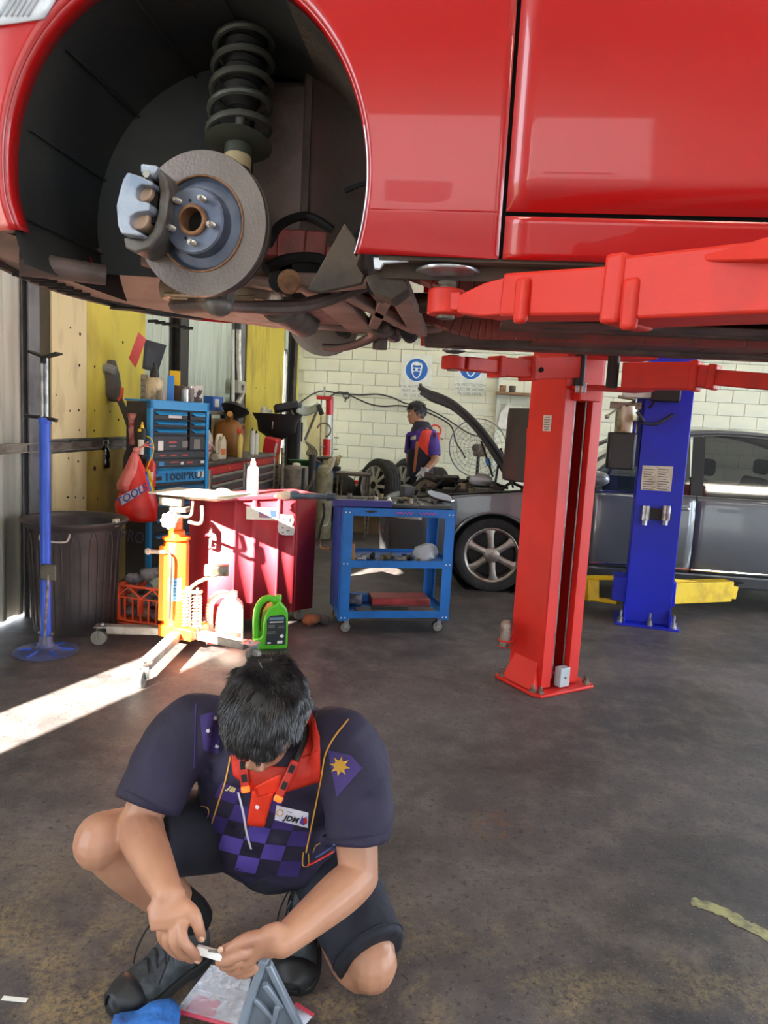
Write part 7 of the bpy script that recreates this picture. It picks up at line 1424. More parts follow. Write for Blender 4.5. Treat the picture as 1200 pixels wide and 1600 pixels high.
fc = PY(746, 700, 9.35); fan = thing('pedestal_fan', 'big pedestal fan with a round wire guard, behind the raised bonnet', 'fan', (fc.x, 9.35, 0)); mesh_fan(fan, fc, (-0.25, -0.97, 0), 0.375, 7, 24, m_wire, False)
MB().cyl((fc.x+0.03, 9.42, 0.03), (fc.x+0.02, 9.42, fc.z), 0.022, n=12).build('pole', m_tk, fan, world=True); MB().lathe([(0.001, 0), (0.26, 0), (0.26, 0.02), (0.06, 0.05), (0.001, 0.05)], (fc.x+0.03, 9.42, 0), n=32).build('base', m_tk, fan, world=True); MB().box(fc+V((0.03, 0.10, -0.03)), (0.16, 0.22, 0.16)).build('motor_housing', M('motor_rusty', '#7a5a44', 0.5), fan, world=True, bev=0.03)
fc2 = PY(580, 750, 10.3); fan2 = thing('floor_fan', 'round black floor fan behind the spare wheels', 'fan', (fc2.x, 10.3, 0)); fc2.z = 0.50; mesh_fan(fan2, fc2, (-0.1, -0.95, 0.25), 0.27, 4, 14, m_wire, True)
MB().tube([fc2+V((-0.28, 0.05, 0)), V((fc2.x-0.28, 10.4, 0.02)), V((fc2.x+0.28, 10.4, 0.02)), fc2+V((0.28, 0.05, 0))], 0.014, 8).build('stand', m_tk, fan2, world=True)
t = thing('trolley_jack', 'red trolley jack on the floor between tyre and wheels', 'jack', (PY(546, 770, 10.15).x, 10.15, 0)); p = PY(546, 752, 10.15); MB().bar((p.x-0.25, 10.15, 0.56), (p.x+0.28, 10.15, 0.54), 0.10, 0.05).build('lift_arm', m_lredd, t, world=True, bev=0.006); MB().box((p.x, 10.15, 0.28), (0.36, 0.26, 0.44)).build('frame', m_dark, t, world=True, bev=0.02)
# ---------------------------------------------------------------- back wall: signs, cables, shelf
m_sgn = M('sign_board', '#dfe3d8', 0.5); m_sblu = M('sign_blue', '#0f62b8', 0.45); m_swht = M('sign_white', '#e9efee', 0.5); m_sgrey = M('sign_text_grey', '#8b9190', 0.6)
def eye_sign(px, py, lab):
    c = PY(px, py, YB-0.012); t = thing('safety_sign', lab, 'sign', (c.x, c.y, c.z), group='eye protection signs')
    MB().box((0, 0.004, -0.09), (0.50, 0.006, 0.66)).build('board', m_sgn, t)
    MB().cyl((0, 0.001, 0), (0, -0.003, 0), 0.195, n=40).build('white_ring', m_swht, t); MB().cyl((0, 0, 0), (0, -0.005, 0), 0.178, n=40).build('blue_disc', m_sblu, t)
    k = 0.185; Y3 = Matrix(((1, 0, 0), (0, 0, 1), (0, 1, 0)))
    face = [(-0.50, 0.30), (-0.46, 0.05), (-0.44, -0.2), (-0.34, -0.45), (-0.22, -0.66), (0, -0.76), (0.22, -0.66), (0.34, -0.45), (0.44, -0.2), (0.46, 0.05), (0.50, 0.30), (0.46, 0.5), (0.38, 0.62), (0.22, 0.60), (0.05, 0.72), (-0.15, 0.70), (-0.35, 0.62), (-0.46, 0.5)]
    MB().prism([(a*k, b*k) for a, b in face], -0.0062, -0.004, Y3).build('head_outline', m_swht, t)
    fb = [(-0.38, 0.28), (-0.3, 0.42), (0.0, 0.36), (0.3, 0.42), (0.38, 0.28), (0.36, 0.2), (-0.36, 0.2)]; MB().prism([(a*k, b*k) for a, b in fb], -0.0074, -0.006, Y3).build('forehead', m_sblu, t)
    lo = [(-0.30, -0.20), (-0.1, -0.12), (0.1, -0.12), (0.30, -0.20), (0.24, -0.42), (0.12, -0.60), (0, -0.66), (-0.12, -0.60), (-0.24, -0.42)]; MB().prism([(a*k, b*k) for a, b in lo], -0.0074, -0.006, Y3).build('lower_face', m_sblu, t)
    for s in (-1, 1): MB().cyl((s*0.21*k, -0.006, 0.02*k), (s*0.21*k, -0.0078, 0.02*k), 0.12*k, n=20).build('goggle_lens', m_sblu, t)
    for i, w_ in enumerate(('EYE PROTECTION', 'MUST BE WORN', 'IN THIS AREA')): text(w_, 0.062, m_sgrey, 'lettering', t, (c.x, c.y-0.0015, c.z-0.27-0.07*i), (1, 0, 0), (0, 0, 1))
    return t
eye_sign(651, 578, 'blue eye protection sign in full view over the mechanic'); eye_sign(736, 575, 'blue eye protection sign partly hidden by the far lift arm')
def cable(pxs, Y, r, lab, name='cable', mat=None):
    o = MB().tube([PY(x, y, Y) for x, y in pxs], r, 7, 6).build(name, mat or m_tk, None); return tag(o, lab, 'cable')
cable([(470, 628), (490, 615), (507, 611), (530, 615), (545, 616), (565, 617), (590, 616), (612, 621), (632, 630)], 11.72, 0.012, 'upper black cable looped along the block wall')
cable([(515, 620), (528, 613), (541, 615), (560, 624), (580, 632), (600, 635), (625, 634), (655, 640), (690, 655), (706, 668), (712, 690), (722, 706), (727, 716)], 11.70, 0.012, 'lower black cable sagging across the block wall to the fan')
cable([(632, 630), (660, 636), (690, 650), (712, 664), (735, 678), (760, 684)], 11.74, 0.011, 'thin cable running down behind the fan guard')
mb = MB(); mb.torus(PY(541, 618, 11.66), 0.05, 0.012, (0.2, 1, 0), 20, 6); mb.tube([PY(541, 620, 11.66), PY(539, 628, 11.66)], 0.012, 6); o = mb.build('cable_tie_loop', m_tk); tag(o, 'knotted cable loop hanging on the block wall', 'cable')
t = thing('wall_shelf', 'brown timber shelf on the block wall beside the red column', 'shelf', tuple(PY(815, 617, 11.6))); A, B = PY(775, 614, 11.62), PY(850, 618, 11.62); MB().bar(A, B, 0.30, 0.035, hint=(0, 0, 1)).build('board', M('shelf_brown', '#8a6a4c', 0.7), t, world=True); p = PY(778, 640, 11.76); MB().box((p.x, 11.76, p.z-0.2), (0.05, 0.06, 1.5)).build('upright', m_sgn, t, world=True)
for i, (x, y, lab, m_) in enumerate(((785, 610, 'rusty can on the brown wall shelf', m_rust), (800, 611, 'brown box on the wall shelf by the red column', m_dirt))): p = PY(x, y, 11.6); tag(MB().lathe([(0.001, 0), (0.05, 0), (0.05, 0.10), (0.001, 0.10)], (p.x, p.y-0.05, A.z+0.018), n=12).build('shelf_item', m_), lab, 'can')
p = PY(795, 650, 11.7); o = MB().prism([(-0.16, -0.2), (0.12, -0.22), (0.2, 0.0), (0.0, 0.22), (-0.14, 0.05)], 0, 0.004, Matrix(((1, 0, 0), (0, 0, 1), (0, 1, 0))), tuple(p)).build('hanging_paper', m_wpaper); tag(o, 'torn white paper pinned to the wall above the fan', 'paper')
o = rag(PY(752, 750, GY+0.40), 0.12, M('cloth_white', '#c4c6ca', 0.9, bump=0.3), 'cloth', None, 91, 0.38); tag(o, 'white cloth on the engine of the grey car', 'cloth')
p = PY(1178, 684, 11.2)
# ---------------------------------------------------------------- people
m_skin = M('skin', '#b8866a', 0.42, hex2='#a0705a', scale=7, lo=0.4, hi=0.75, bump=0.06, bscale=120)
m_skin.node_tree.nodes['Principled BSDF'].inputs['Subsurface Weight'].default_value = 0.12
m_skin.node_tree.nodes['Principled BSDF'].inputs['Subsurface Radius'].default_value = (0.02, 0.008, 0.004)
m_hair = M('black_hair', '#1c1a1e', 0.38, var=0.3, scale=30, spec=0.6)
m_shirt = M('navy_shirt', '#231d38', 0.75, hex2='#1b172b', scale=5, bump=0.9, bscale=11)
m_shorts = M('navy_shorts', '#1b1d2b', 0.8, hex2='#15161f', scale=6, bump=0.9, bscale=12)
m_shoe = M('shoe_black', '#292d31', 0.5, hex2='#454b50', scale=30, bump=0.4); m_sole = M('sole_black', '#151517', 0.7); m_sock = M('sock_black', '#16161a', 0.9)
def limb(mb, pts, radii, n=14, sm=5, flat=None, hint=(0, 0, 1)):
    """Tapering limb: points with radii, interpolated; rounded ends."""
    P = crom([tuple(p)+(r,) for p, r in zip(pts, radii)], sm)
    a, b = V(P[0][:3]), V(P[-1][:3])
    mb.tube([p[:3] for p in P], [p[3] for p in P], n, hint=hint)
    mb.ell(a, (P[0][3]*0.98,)*3, n=12, m=8); mb.ell(b, (P[-1][3]*0.98,)*3, n=12, m=8)
def trunk(mb, secs, n=28):
    """secs: centre, half width vector, half depth vector; superellipse sections."""
    rings = []
    for c, wv, dv in secs:
        c, wv, dv = V(c), V(wv), V(dv)
        rings.append([c+wv*math.copysign(abs(math.cos(t))**0.85, math.cos(t))+dv*math.copysign(abs(math.sin(t))**0.85, math.sin(t)) for t in [2*math.pi*i/n for i in range(n)]])
    mb.loft(rings)
HS = [(-0.118, 0.016, 0.070, 0.030), (-0.108, 0.034, 0.086, 0.010), (-0.09, 0.046, 0.090, -0.015), (-0.068, 0.054, 0.090, -0.045), (-0.04, 0.062, 0.091, -0.075), (-0.01, 0.069, 0.087, -0.090), (0.02, 0.073, 0.092, -0.098), (0.05, 0.076, 0.092, -0.101), (0.075, 0.073, 0.083, -0.096), (0.098, 0.061, 0.064, -0.078), (0.112, 0.042, 0.042, -0.054), (0.120, 0.015, 0.014, -0.024)]
def head_frame(c, F, U):
    F = V(F).normalized(); U = V(U); U = (U-F*U.dot(F)).normalized(); R = F.cross(U)      # R: the person's own right
    return Matrix(((R.x, F.x, U.x, c[0]), (R.y, F.y, U.y, c[1]), (R.z, F.z, U.z, c[2]), (0, 0, 0, 1)))
def head_rings(k=1.0, n=32):
    rings = []
    for z, w, f, b in HS:
        ring = []
        for i in range(n):
            t = 2*math.pi*i/n; x = w*math.copysign(abs(math.cos(t))**0.9, math.cos(t)); s = math.sin(t)
            y = (f+b)/2+(f-b)/2*math.copysign(abs(s)**0.92, s); ring.append(V((x*k, y*k, z*k)))
        rings.append(ring)
    return rings
def add_head(mb, T, k=1.0):
    tmp = MB(); tmp.loft(head_rings(k))
    tmp.loft([[V((x*k, y*k, z*k)) for x, y in ((-w, 0.07), (w, 0.07), (w*0.45, y1), (-w*0.45, y1))] for z, w, y1 in ((0.025, 0.010, 0.094), (0.0, 0.012, 0.100), (-0.028, 0.016, 0.113), (-0.040, 0.018, 0.112), (-0.047, 0.016, 0.095))])
    for s in (-1, 1):
        tmp.ell((s*0.075*k, -0.012*k, -0.012*k), (0.011*k, 0.022*k, 0.033*k), rot('Z', s*18)); tmp.ell((s*0.033*k, 0.083*k, 0.020*k), (0.024*k, 0.012*k, 0.007*k)); tmp.ell((s*0.014*k, 0.103*k, -0.038*k), (0.009*k, 0.010*k, 0.008*k))
    tmp.ell((0, 0.090*k, -0.066*k), (0.026*k, 0.009*k, 0.006*k)); tmp.ell((0, 0.088*k, -0.077*k), (0.022*k, 0.010*k, 0.007*k))
    mb.add(tmp.v, tmp.f, T)
def face_parts(T, parent, k=1.0):
    m_w = M('eye_white', '#e4dfd8', 0.2); m_i = M('iris_dark', '#1a1210', 0.1); m_b = m_hair
    for s in (-1, 1):
        e = MB(); e.ell((s*0.033*k, 0.078*k, 0.003*k), (0.0125*k, 0.0125*k, 0.009*k), n=14, m=10); e.v = [tuple(T @ V(p)) for p in e.v]; eo = e.build('eye', m_w, parent, world=True)
        e = MB(); e.ell((s*0.033*k, 0.087*k, 0.002*k), (0.005*k, 0.0045*k, 0.005*k)); e.v = [tuple(T @ V(p)) for p in e.v]; e.build('iris', m_i, eo, world=True)
        e = MB(); e.tube([(s*x*k, y*k, z*k) for x, y, z in ((0.014, 0.099, 0.022), (0.030, 0.099, 0.027), (0.048, 0.087, 0.022))], 0.0035*k, 6, 3); e.v = [tuple(T @ V(p)) for p in e.v]; e.build('eyebrow', m_b, parent, world=True)
    e = MB(); e.ell((0, 0.0955*k, -0.0715*k), (0.022*k, 0.004*k, 0.007*k)); e.v = [tuple(T @ V(p)) for p in e.v]; e.build('lips', M('lip', '#8f5a4c', 0.5), parent, world=True)
def add_hair(T, parent, k, n, length, seed, thick=0.0016, spike=0.35):
    rr = random.Random(seed); mb = MB(); cap = MB()
    def hairline(p):     # where hair grows, in head coordinates
        x, y, z = p.x/k, p.y/k, p.z/k
        if y > 0.055: return z > 0.060
        if y > 0.0: return z > 0.060-0.062*(0.055-y)/0.055
        return z > -0.002-0.075*min(1, -y/0.07)
    rings = head_rings(k*1.035, 40); cv = []
    cap.loft(rings); keep = []
    cents = [sum((V(cap.v[i]) for i in f), V())/len(f) for f in cap.f]
    cap.f = [f for f, c in zip(cap.f, cents) if hairline(c)]
    used = sorted({i for f in cap.f for i in f}); mp = {a: b for b, a in enumerate(used)}; cap.v = [tuple(T @ V(cap.v[i])) for i in used]; cap.f = [tuple(mp[i] for i in f) for f in cap.f]
    h = cap.build('hair', m_hair, parent, world=True, sharp=80, solid=0.004)
    y_b = lambda p, k: p.y < -0.05*k
    crown = V((0.012, -0.055, 0.115))*k; cnt = 0; faces = [f for f in MB().loft(rings).f]; base = [p for r in rings for p in r]
    tris = []; acc = 0; cum = []
    for f in faces:
        c = sum((base[i] for i in f), V())/len(f)
        if not hairline(c): continue
        ps = [base[i] for i in f]; a = (ps[1]-ps[0]).cross(ps[2]-ps[0]).length
        acc += a; tris.append(ps); cum.append(acc)
    import bisect
    for _ in range(n):
        ps = tris[min(len(tris)-1, bisect.bisect(cum, rr.random()*acc))]; u, v = rr.random(), rr.random()
        p = (ps[0]*(1-u)+ps[1]*u)*(1-v)+((ps[3] if len(ps) > 3 else ps[2])*(1-u)+ps[2]*u)*v
        nrm_ = V((p.x/0.075, p.y/0.098, p.z/0.118)).normalized() if k == 1 else V((p.x/0.075, p.y/0.098, p.z/0.118)).normalized()
        away = (p-crown); away = (away-nrm_*away.dot(nrm_)); away = away.normalized() if away.length > 1e-4 else V((0, 1, 0))
        fwd = V((0.15, 1, -0.1)); fwd = (fwd-nrm_*fwd.dot(nrm_)).normalized() if p.z > 0.05*k else away
        clump = noise.noise_vector(p*(42/k)+V((seed, 0, 0)))
        d = (away*0.7+fwd*0.5+nrm_*spike*rr.uniform(0.5, 1.3)*(0.3 if y_b(p, k) else 1)+clump*0.55).normalized()
        L_ = length*rr.uniform(0.65, 1.15)*k; w = thick*rr.uniform(0.8, 1.5)*k; side_ = d.cross(nrm_).normalized() if d.cross(nrm_).length > 1e-3 else V((1, 0, 0))
        p1 = p+d*L_*0.5+nrm_*L_*0.10; p2 = p+d*L_*0.95-nrm_*L_*0.03; b = len(mb.v)
        for q_, ww_ in ((p, w), (p1, w*0.8)): mb.v += [tuple(T @ (q_+side_*ww_)), tuple(T @ (q_+nrm_*ww_*0.7)), tuple(T @ (q_-side_*ww_))]
        mb.v.append(tuple(T @ p2))
        mb.f += [(b, b+1, b+4, b+3), (b+1, b+2, b+5, b+4), (b+2, b, b+3, b+5), (b+3, b+4, b+6), (b+4, b+5, b+6), (b+5, b+3, b+6)]
    mb.build('hair_strands', m_hair, h, world=True, sharp=80, fix=False, kind='stuff')
    return h
def digit(mb, pts, r0, r1): limb(mb, pts, [r0+(r1-r0)*i/(len(pts)-1) for i in range(len(pts))], n=12, sm=4)
def nail(p, d, up, parent, m_):
    d = V(d).normalized(); up = V(up); up = (up-d*up.dot(d)).normalized(); x = d.cross(up); mb = MB()
    R = Matrix((d, x, up)).transposed(); mb.ell(V(p)+up*0.0075, (0.0075, 0.006, 0.002), R, n=12, m=6); return mb.build('fingernail', m_, parent, world=True)
# ---- the squatting mechanic
man = thing('person', 'mechanic in navy and purple shirt squatting on the floor, fitting a small white part', 'person', (-0.44, 1.75, 0))
shR, shL = V((-0.635, 1.66, 0.650)), V((-0.232, 1.66, 0.645))
elR, wrR = PY(214, 1290, 1.53), PY(263, 1398, 1.34); elL, wrL = PY(561, 1370, 1.55), PY(440, 1473, 1.35)
hipR, hipL = V((-0.53, 1.90, 0.27)), V((-0.35, 1.90, 0.27)); knR, knL = V((-0.785, 1.50, 0.435)), V((-0.138, 1.62, 0.112)); anR, anL = V((-0.625, 1.70, 0.10)), V((-0.350, 1.86, 0.15))
body = MB()
trunk(body, [((-0.44, 1.93, 0.17), (0.12, 0, 0), (0, 0.10, 0.03)), ((-0.44, 1.93, 0.26), (0.175, 0, 0), (0, 0.135, 0.04)), ((-0.44, 1.87, 0.37), (0.180, 0, 0), (0, 0.14, 0.07)), ((-0.435, 1.80, 0.47), (0.180, 0, 0), (0, 0.12, 0.07)), ((-0.432, 1.74, 0.56), (0.19, 0, 0), (0, 0.105, 0.06)), ((-0.43, 1.69, 0.635), (0.165, 0, 0), (0, 0.085, 0.05)), ((-0.425, 1.665, 0.68), (0.085, 0, 0), (0, 0.06, 0.04))])
limb(body, [(-0.42, 1.70, 0.655), (-0.415, 1.63, 0.70), (-0.412, 1.58, 0.735)], [0.066, 0.060, 0.060])
HC = V(PY(418, 1118, 1.555)); HT = head_frame(HC, (-0.13, -0.62, -0.75), (0.03, -0.80, 0.60)); add_head(body, HT, 1.06)
for sh, el, wr, s in ((shR, elR, wrR, -1), (shL, elL, wrL, 1)):
    limb(body, [sh+V((-s*0.03, 0.01, 0.0)), sh+(el-sh)*0.45, el], [0.068, 0.056, 0.046]); limb(body, [el, el+(wr-el)*0.3, wr], [0.047, 0.050, 0.031])
for hp, kn, an in ((hipR, knR, anR), (hipL, knL, anL)):
    limb(body, [hp, hp+(kn-hp)*0.5, kn], [0.098, 0.085, 0.064]); cal_ = kn+(an-kn)*0.35+((an-kn).cross(V((1, 0, 0))).normalized()*0.02 if False else V((0, 0.012, -0.008))); limb(body, [kn, cal_+(V((0.02, -0.04, -0.035)) if hp is hipL else V()), an], [0.060, 0.068, 0.040]); body.ell(kn+V((0, -0.012, -0.006)), (0.058, 0.055, 0.058))
# feet cores
limb(body, [anR, anR+V((-0.05, -0.08, -0.04))], [0.038, 0.036]); limb(body, [anL, anL+V((0.005, -0.08, -0.05))], [0.038, 0.036])
# right hand: back of the hand outwards, thumb and index closing on the part
zz_ = lambda x, y, Y: PY(200+x/3.75, 1380+y/3.75, Y)
pR = [zz_(205, 110, 1.335), zz_(250, 190, 1.315), zz_(262, 255, 1.315)]
trunk(body, [(wrR, (0.030, 0.006, 0.014), (0.008, 0.022, -0.01)), (zz_(225, 110, 1.332), (0.037, 0.006, 0.014), (0.006, 0.021, -0.01)), (zz_(262, 190, 1.316), (0.046, 0.008, 0.010), (0.004, 0.020, -0.008)), (zz_(262, 260, 1.312), (0.042, 0.012, 0.004), (0.002, 0.018, -0.008))], 20)
fr = 0.0108
digit(body, [zz_(318, 225, 1.310), zz_(322, 330, 1.288), zz_(372, 395, 1.292), zz_(412, 442, 1.312)], fr*1.12, fr*0.92)
digit(body, [zz_(275, 250, 1.308), zz_(268, 345, 1.292), zz_(318, 410, 1.302), zz_(378, 445, 1.328)], fr*1.12, fr*0.92)
digit(body, [zz_(235, 255, 1.315), zz_(225, 338, 1.305), zz_(272, 402, 1.320), zz_(330, 432, 1.345)], fr*1.1, fr*0.9)
digit(body, [zz_(200, 240, 1.325), zz_(195, 310, 1.322), zz_(235, 372, 1.338), zz_(285, 405, 1.358)], fr*1.0, fr*0.82)
digit(body, [zz_(330, 130, 1.330), zz_(385, 180, 1.318), zz_(412, 255, 1.312), zz_(430, 318, 1.318)], fr*1.45, fr*1.0)
# left hand: side of the thumb towards us, fingers under the part
trunk(body, [(wrL, (0.008, 0.022, 0.016), (0.015, -0.008, 0.026)), (zz_(830, 330, 1.345), (0.006, 0.022, 0.012), (0.012, -0.006, 0.036)), (zz_(760, 370, 1.335), (0.004, 0.024, 0.008), (0.010, -0.004, 0.044)), (zz_(705, 405, 1.330), (0.002, 0.022, 0.006), (0.010, -0.002, 0.040))], 20)
digit(body, [zz_(745, 320, 1.325), zz_(680, 335, 1.308), zz_(620, 372, 1.302), zz_(560, 392, 1.306)], fr*1.45, fr*1.0)
digit(body, [zz_(715, 400, 1.318), zz_(648, 425, 1.296), zz_(590, 455, 1.298), zz_(535, 462, 1.312)], fr*1.12, fr*0.92)
digit(body, [zz_(712, 440, 1.330), zz_(640, 465, 1.312), zz_(585, 488, 1.318), zz_(555, 485, 1.335)], fr*1.12, fr*0.92)
digit(body, [zz_(722, 475, 1.342), zz_(665, 500, 1.326), zz_(612, 515, 1.334), zz_(590, 505, 1.348)], fr*1.1, fr*0.9)
digit(body, [zz_(740, 500, 1.352), zz_(695, 528, 1.342), zz_(650, 535, 1.350), zz_(630, 525, 1.362)], fr*1.0, fr*0.82)
skin = fuse(body, 0.0042, 3, 0.5); skin.build('body', m_skin, man, world=True, sharp=None) if False else None
bo = skin.build('body', m_skin, man, world=True, sharp=180, fix=False)
m_nail = M('fingernail', '#d0a58c', 0.35)
nail(zz_(436, 312, 1.309), zz_(430, 318, 1.318)-zz_(412, 255, 1.312), (0.1, -1, 0.2), bo, m_nail); nail(zz_(556, 386, 1.300), zz_(560, 392, 1.306)-zz_(620, 372, 1.302), (0, -0.8, 0.6), bo, m_nail); nail(zz_(412, 440, 1.306), zz_(412, 442, 1.312)-zz_(372, 395, 1.292), (-0.1, -1, 0.1), bo, m_nail)
face_parts(HT, man, 1.06); hair = add_hair(HT, man, 1.09, 9000, 0.030, 3, thick=0.0011, spike=0.32)
# shirt
sm = MB()
trunk(sm, [((-0.44, 1.90, 0.225), (0.185, 0, 0), (0, 0.15, 0.05)), ((-0.44, 1.86, 0.30), (0.200, 0, 0), (0, 0.170, 0.07)), ((-0.437, 1.83, 0.38), (0.205, 0, 0), (0, 0.168, 0.09)), ((-0.435, 1.785, 0.47), (0.208, 0, 0), (0, 0.150, 0.085)), ((-0.432, 1.735, 0.56), (0.214, 0, 0), (0, 0.130, 0.07)), ((-0.43, 1.69, 0.635), (0.195, 0, 0), (0, 0.105, 0.055)), ((-0.425, 1.665, 0.685), (0.11, 0, 0), (0, 0.075, 0.045))])
for sh, el, s in ((shR, elR, -1), (shL, elL, 1)):
    e2 = sh+(el-sh)*(0.80 if s < 0 else 0.72)
    P = crom([tuple(sh+V((-s*0.07, 0.01, 0.0)))+(0.088,), tuple(sh+V((s*0.0, 0, 0.0)))+(0.088,), tuple(sh+(el-sh)*0.4+V((s*0.012, 0, 0.0)))+(0.084,), tuple(e2+V((s*0.006, 0, -0.005)))+(0.080,)], 5)
    sm.tube([p[:3] for p in P], [p[3] for p in P], 20); sm.ell(sh+V((-s*0.01, 0.01, 0.0)), (0.088, 0.086, 0.086))
sf = fuse(sm, 0.0085, 5, 0.5)
out = []
for p in sf.v:
    q = V(p); w = noise.noise(V((q.x*10+q.z*8, q.y*7, q.z*15-q.x*6)))*0.014+noise.noise(V((q.x*24, q.y*14, q.z*34)))*0.004
    d = q-V((-0.435, 1.77, q.z)); d.z = 0; d = d.normalized() if d.length > 1e-4 else V((0, -1, 0)); out.append(tuple(q+d*w))
sf.v = out
shirt = sf.build('shirt', m_shirt, man, world=True, sharp=180, fix=False)
bsh = BVHTree.FromPolygons([V(p) for p in sf.v], sf.f)
m_prt = dict(gold=M('gold_piping', '#d39a3e', 0.5), red=M('collar_red', '#d6301c', 0.6, hex2='#bd2717', bump=0.15), pur=M('print_purple', '#5a47a6', 0.7, hex2='#4a3a90', scale=8), pur2=M('print_dark_purple', '#3b2a6e', 0.7), sun=M('emblem_yellow', '#d8a41c', 0.5, hex2='#b98414', scale=60), wht=M('print_white', '#d9d6e4', 0.6), blk=M('print_black', '#17151f', 0.75), grn=M('print_grey_green', '#4d5a60', 0.7))
def hitS(x, y, off=0.002, b=None):
    r_ = ray(x, y).normalized(); h = (b or bsh).ray_cast(CC, r_); return (h[0]-r_*off) if h[0] is not None else None
def ribbon(pxs, w, name, mat, off=0.0025, sm_=4, parent=None):
    pts = [hitS(x, y, off) for x, y in crom(pxs, sm_)]; pts = [p for p in pts if p is not None]
    return MB().tube(pts, w, 6, flat=0.5).build(name, mat, parent or shirt, world=True)
def polyS(pxs, name, mat, off=0.003, n=6, parent=None): return decal(bsh, pxs, n, n, off, name, mat, parent or shirt)
# printed panels first, trims after
ck = [(330, 1235), (480, 1262)]
def warp(u, v): x = 346+u*165-60*v+14*v*v; y = 1222+u*30+v*118+8*math.sin(u*3.1); return (x, y)
for i in range(5):
    for j in range(5):
        if (i+j) % 2 or (j == 0 and i > 2) or (i == 0 and j > 3): continue
        x0, x1 = i/5, (i+1)/5; y0, y1 = j/5, (j+1)/5; sk = 0.06
        bright = 0.3 < (x0+x1)/2 < 0.8 and (y0+y1)/2 > 0.4
        polyS([warp(x0, y0), warp(x1, y0+sk*0), warp(x1, y1), warp(x0, y1)], 'printed_check', m_prt['pur'] if bright else m_prt['pur2'], 0.0020, 4)
polyS([(312, 1118), (346, 1108), (342, 1178), (318, 1172)], 'purple_panel', m_prt['pur2'], 0.002); polyS([(512, 1172), (548, 1180), (566, 1200), (526, 1246)], 'purple_panel', m_prt['pur2'], 0.002)
ribbon([(544, 1124), (522, 1152), (508, 1180), (502, 1215), (494, 1255), (485, 1298), (478, 1332)], 0.0024, 'piping', m_prt['gold']); ribbon([(360, 1182), (352, 1220), (341, 1254), (328, 1296)], 0.0024, 'piping', m_prt['gold'])
ribbon([(306, 1259), (322, 1261), (326, 1270), (319, 1294)], 0.0016, 'pocket_line', m_prt['gold']); ribbon([(500, 1318), (493, 1322), (489, 1332)], 0.0016, 'pocket_line', m_prt['gold']); ribbon([(474, 1332), (473, 1352), (482, 1352), (482, 1334)], 0.0016, 'pocket_line', m_prt['gold'])
ribbon([(306, 1100), (305, 1150), (303, 1200)], 0.0016, 'shoulder_seam', m_prt['pur2']); ribbon([(372, 1238), (380, 1270), (385, 1300), (392, 1326)], 0.0038, 'white_streak', m_prt['wht']); ribbon([(520, 1330), (500, 1342), (480, 1352)], 0.005, 'red_flash', m_prt['red']) ; ribbon([(522, 1320), (508, 1330), (492, 1340)], 0.003, 'blue_flash', M('flash_blue', '#3a4f8c', 0.6))
def starS(cx, cy, r, name, mat, k=8, inner=0.55, off=0.0035):
    pts = []
    for i in range(2*k): a = math.pi*i/k+0.2; q = r if i % 2 == 0 else r*inner; pts.append(hitS(cx+q*math.cos(a), cy+q*math.sin(a), off))
    c = hitS(cx, cy, off)
    if c is None or any(p is None for p in pts): return None
    return MB().add([c]+pts, [(0, i+1, (i+1) % (2*k)+1) for i in range(2*k)]).build(name, mat, shirt, world=True, sharp=80)
starS(531, 1197, 16.5, 'sun_emblem', m_prt['sun'], 8, 0.45); starS(531, 1197, 9.5, 'sun_disc', M('emblem_deep_yellow', '#c08f16', 0.5), 14, 0.97, 0.0042)
for x, y in ((337, 1122), (325, 1142), (345, 1146), (339, 1166)): starS(x, y, 4, 'printed_star', m_prt['wht'], 5, 0.6)
pt = polyS([(432, 1258), (482, 1270), (481, 1294), (429, 1281)], 'logo_patch', m_prt['wht'], 0.0035)
stext('JDM', 0.0195, (455, 1278), (467, 1281), bsh, m_prt['blk'], 'logo_lettering', pt, 0.0055, bold=0.0006, shear=0.2)
ribbon([(437, 1287), (455, 1291), (474, 1294)], 0.0007, 'logo_underline', m_prt['pur2'], 0.005, parent=pt); ribbon([(448, 1268), (456, 1270)], 0.0009, 'logo_small_line', m_prt['blk'], 0.005, parent=pt)
def tri(pxs, name, mat, off, p): 
    P = [hitS(x, y, off) for x, y in pxs]
    if all(q is not None for q in P): MB().add(P, [tuple(range(len(P)))]).build(name, mat, p, world=True)
tri([(472, 1274), (474, 1279), (479, 1276), (480, 1286), (474, 1290), (468, 1286), (470, 1281)], 'logo_star', m_prt['pur'], 0.005, pt); tri([(474, 1280), (479, 1277), (479, 1286), (474, 1288)], 'logo_star_red', m_prt['red'], 0.0056, pt)
c_ = [hitS(437+5*math.cos(a), 1270+5*math.sin(a), 0.005) for a in [0.4*i for i in range(16)]]; MB().tube([p for p in c_ if p is not None], 0.0012, 5).build('logo_ring', m_prt['gold'], pt, world=True)
stext('JBL', 0.022, (362, 1232), (372, 1236), bsh, M('letter_cream', '#d9c98a', 0.5), 'chest_lettering', shirt, 0.004, bold=0.0005) if False else stext('JB', 0.024, (362, 1231), (372, 1235), bsh, M('letter_cream', '#d9c98a', 0.5), 'chest_lettering', shirt, 0.004, bold=0.0007, shear=0.15)
# sleeve hems
for sh, el, s in ((shR, elR, -1), (shL, elL, 1)):
    c = sh+(el-sh)*((0.80 if s < 0 else 0.72)-0.07)+V((s*0.006, 0, -0.005)); MB().torus(c, 0.0815, 0.0022, el-sh, 40, 6).build('sleeve_hem', m_shirt, shirt, world=True)
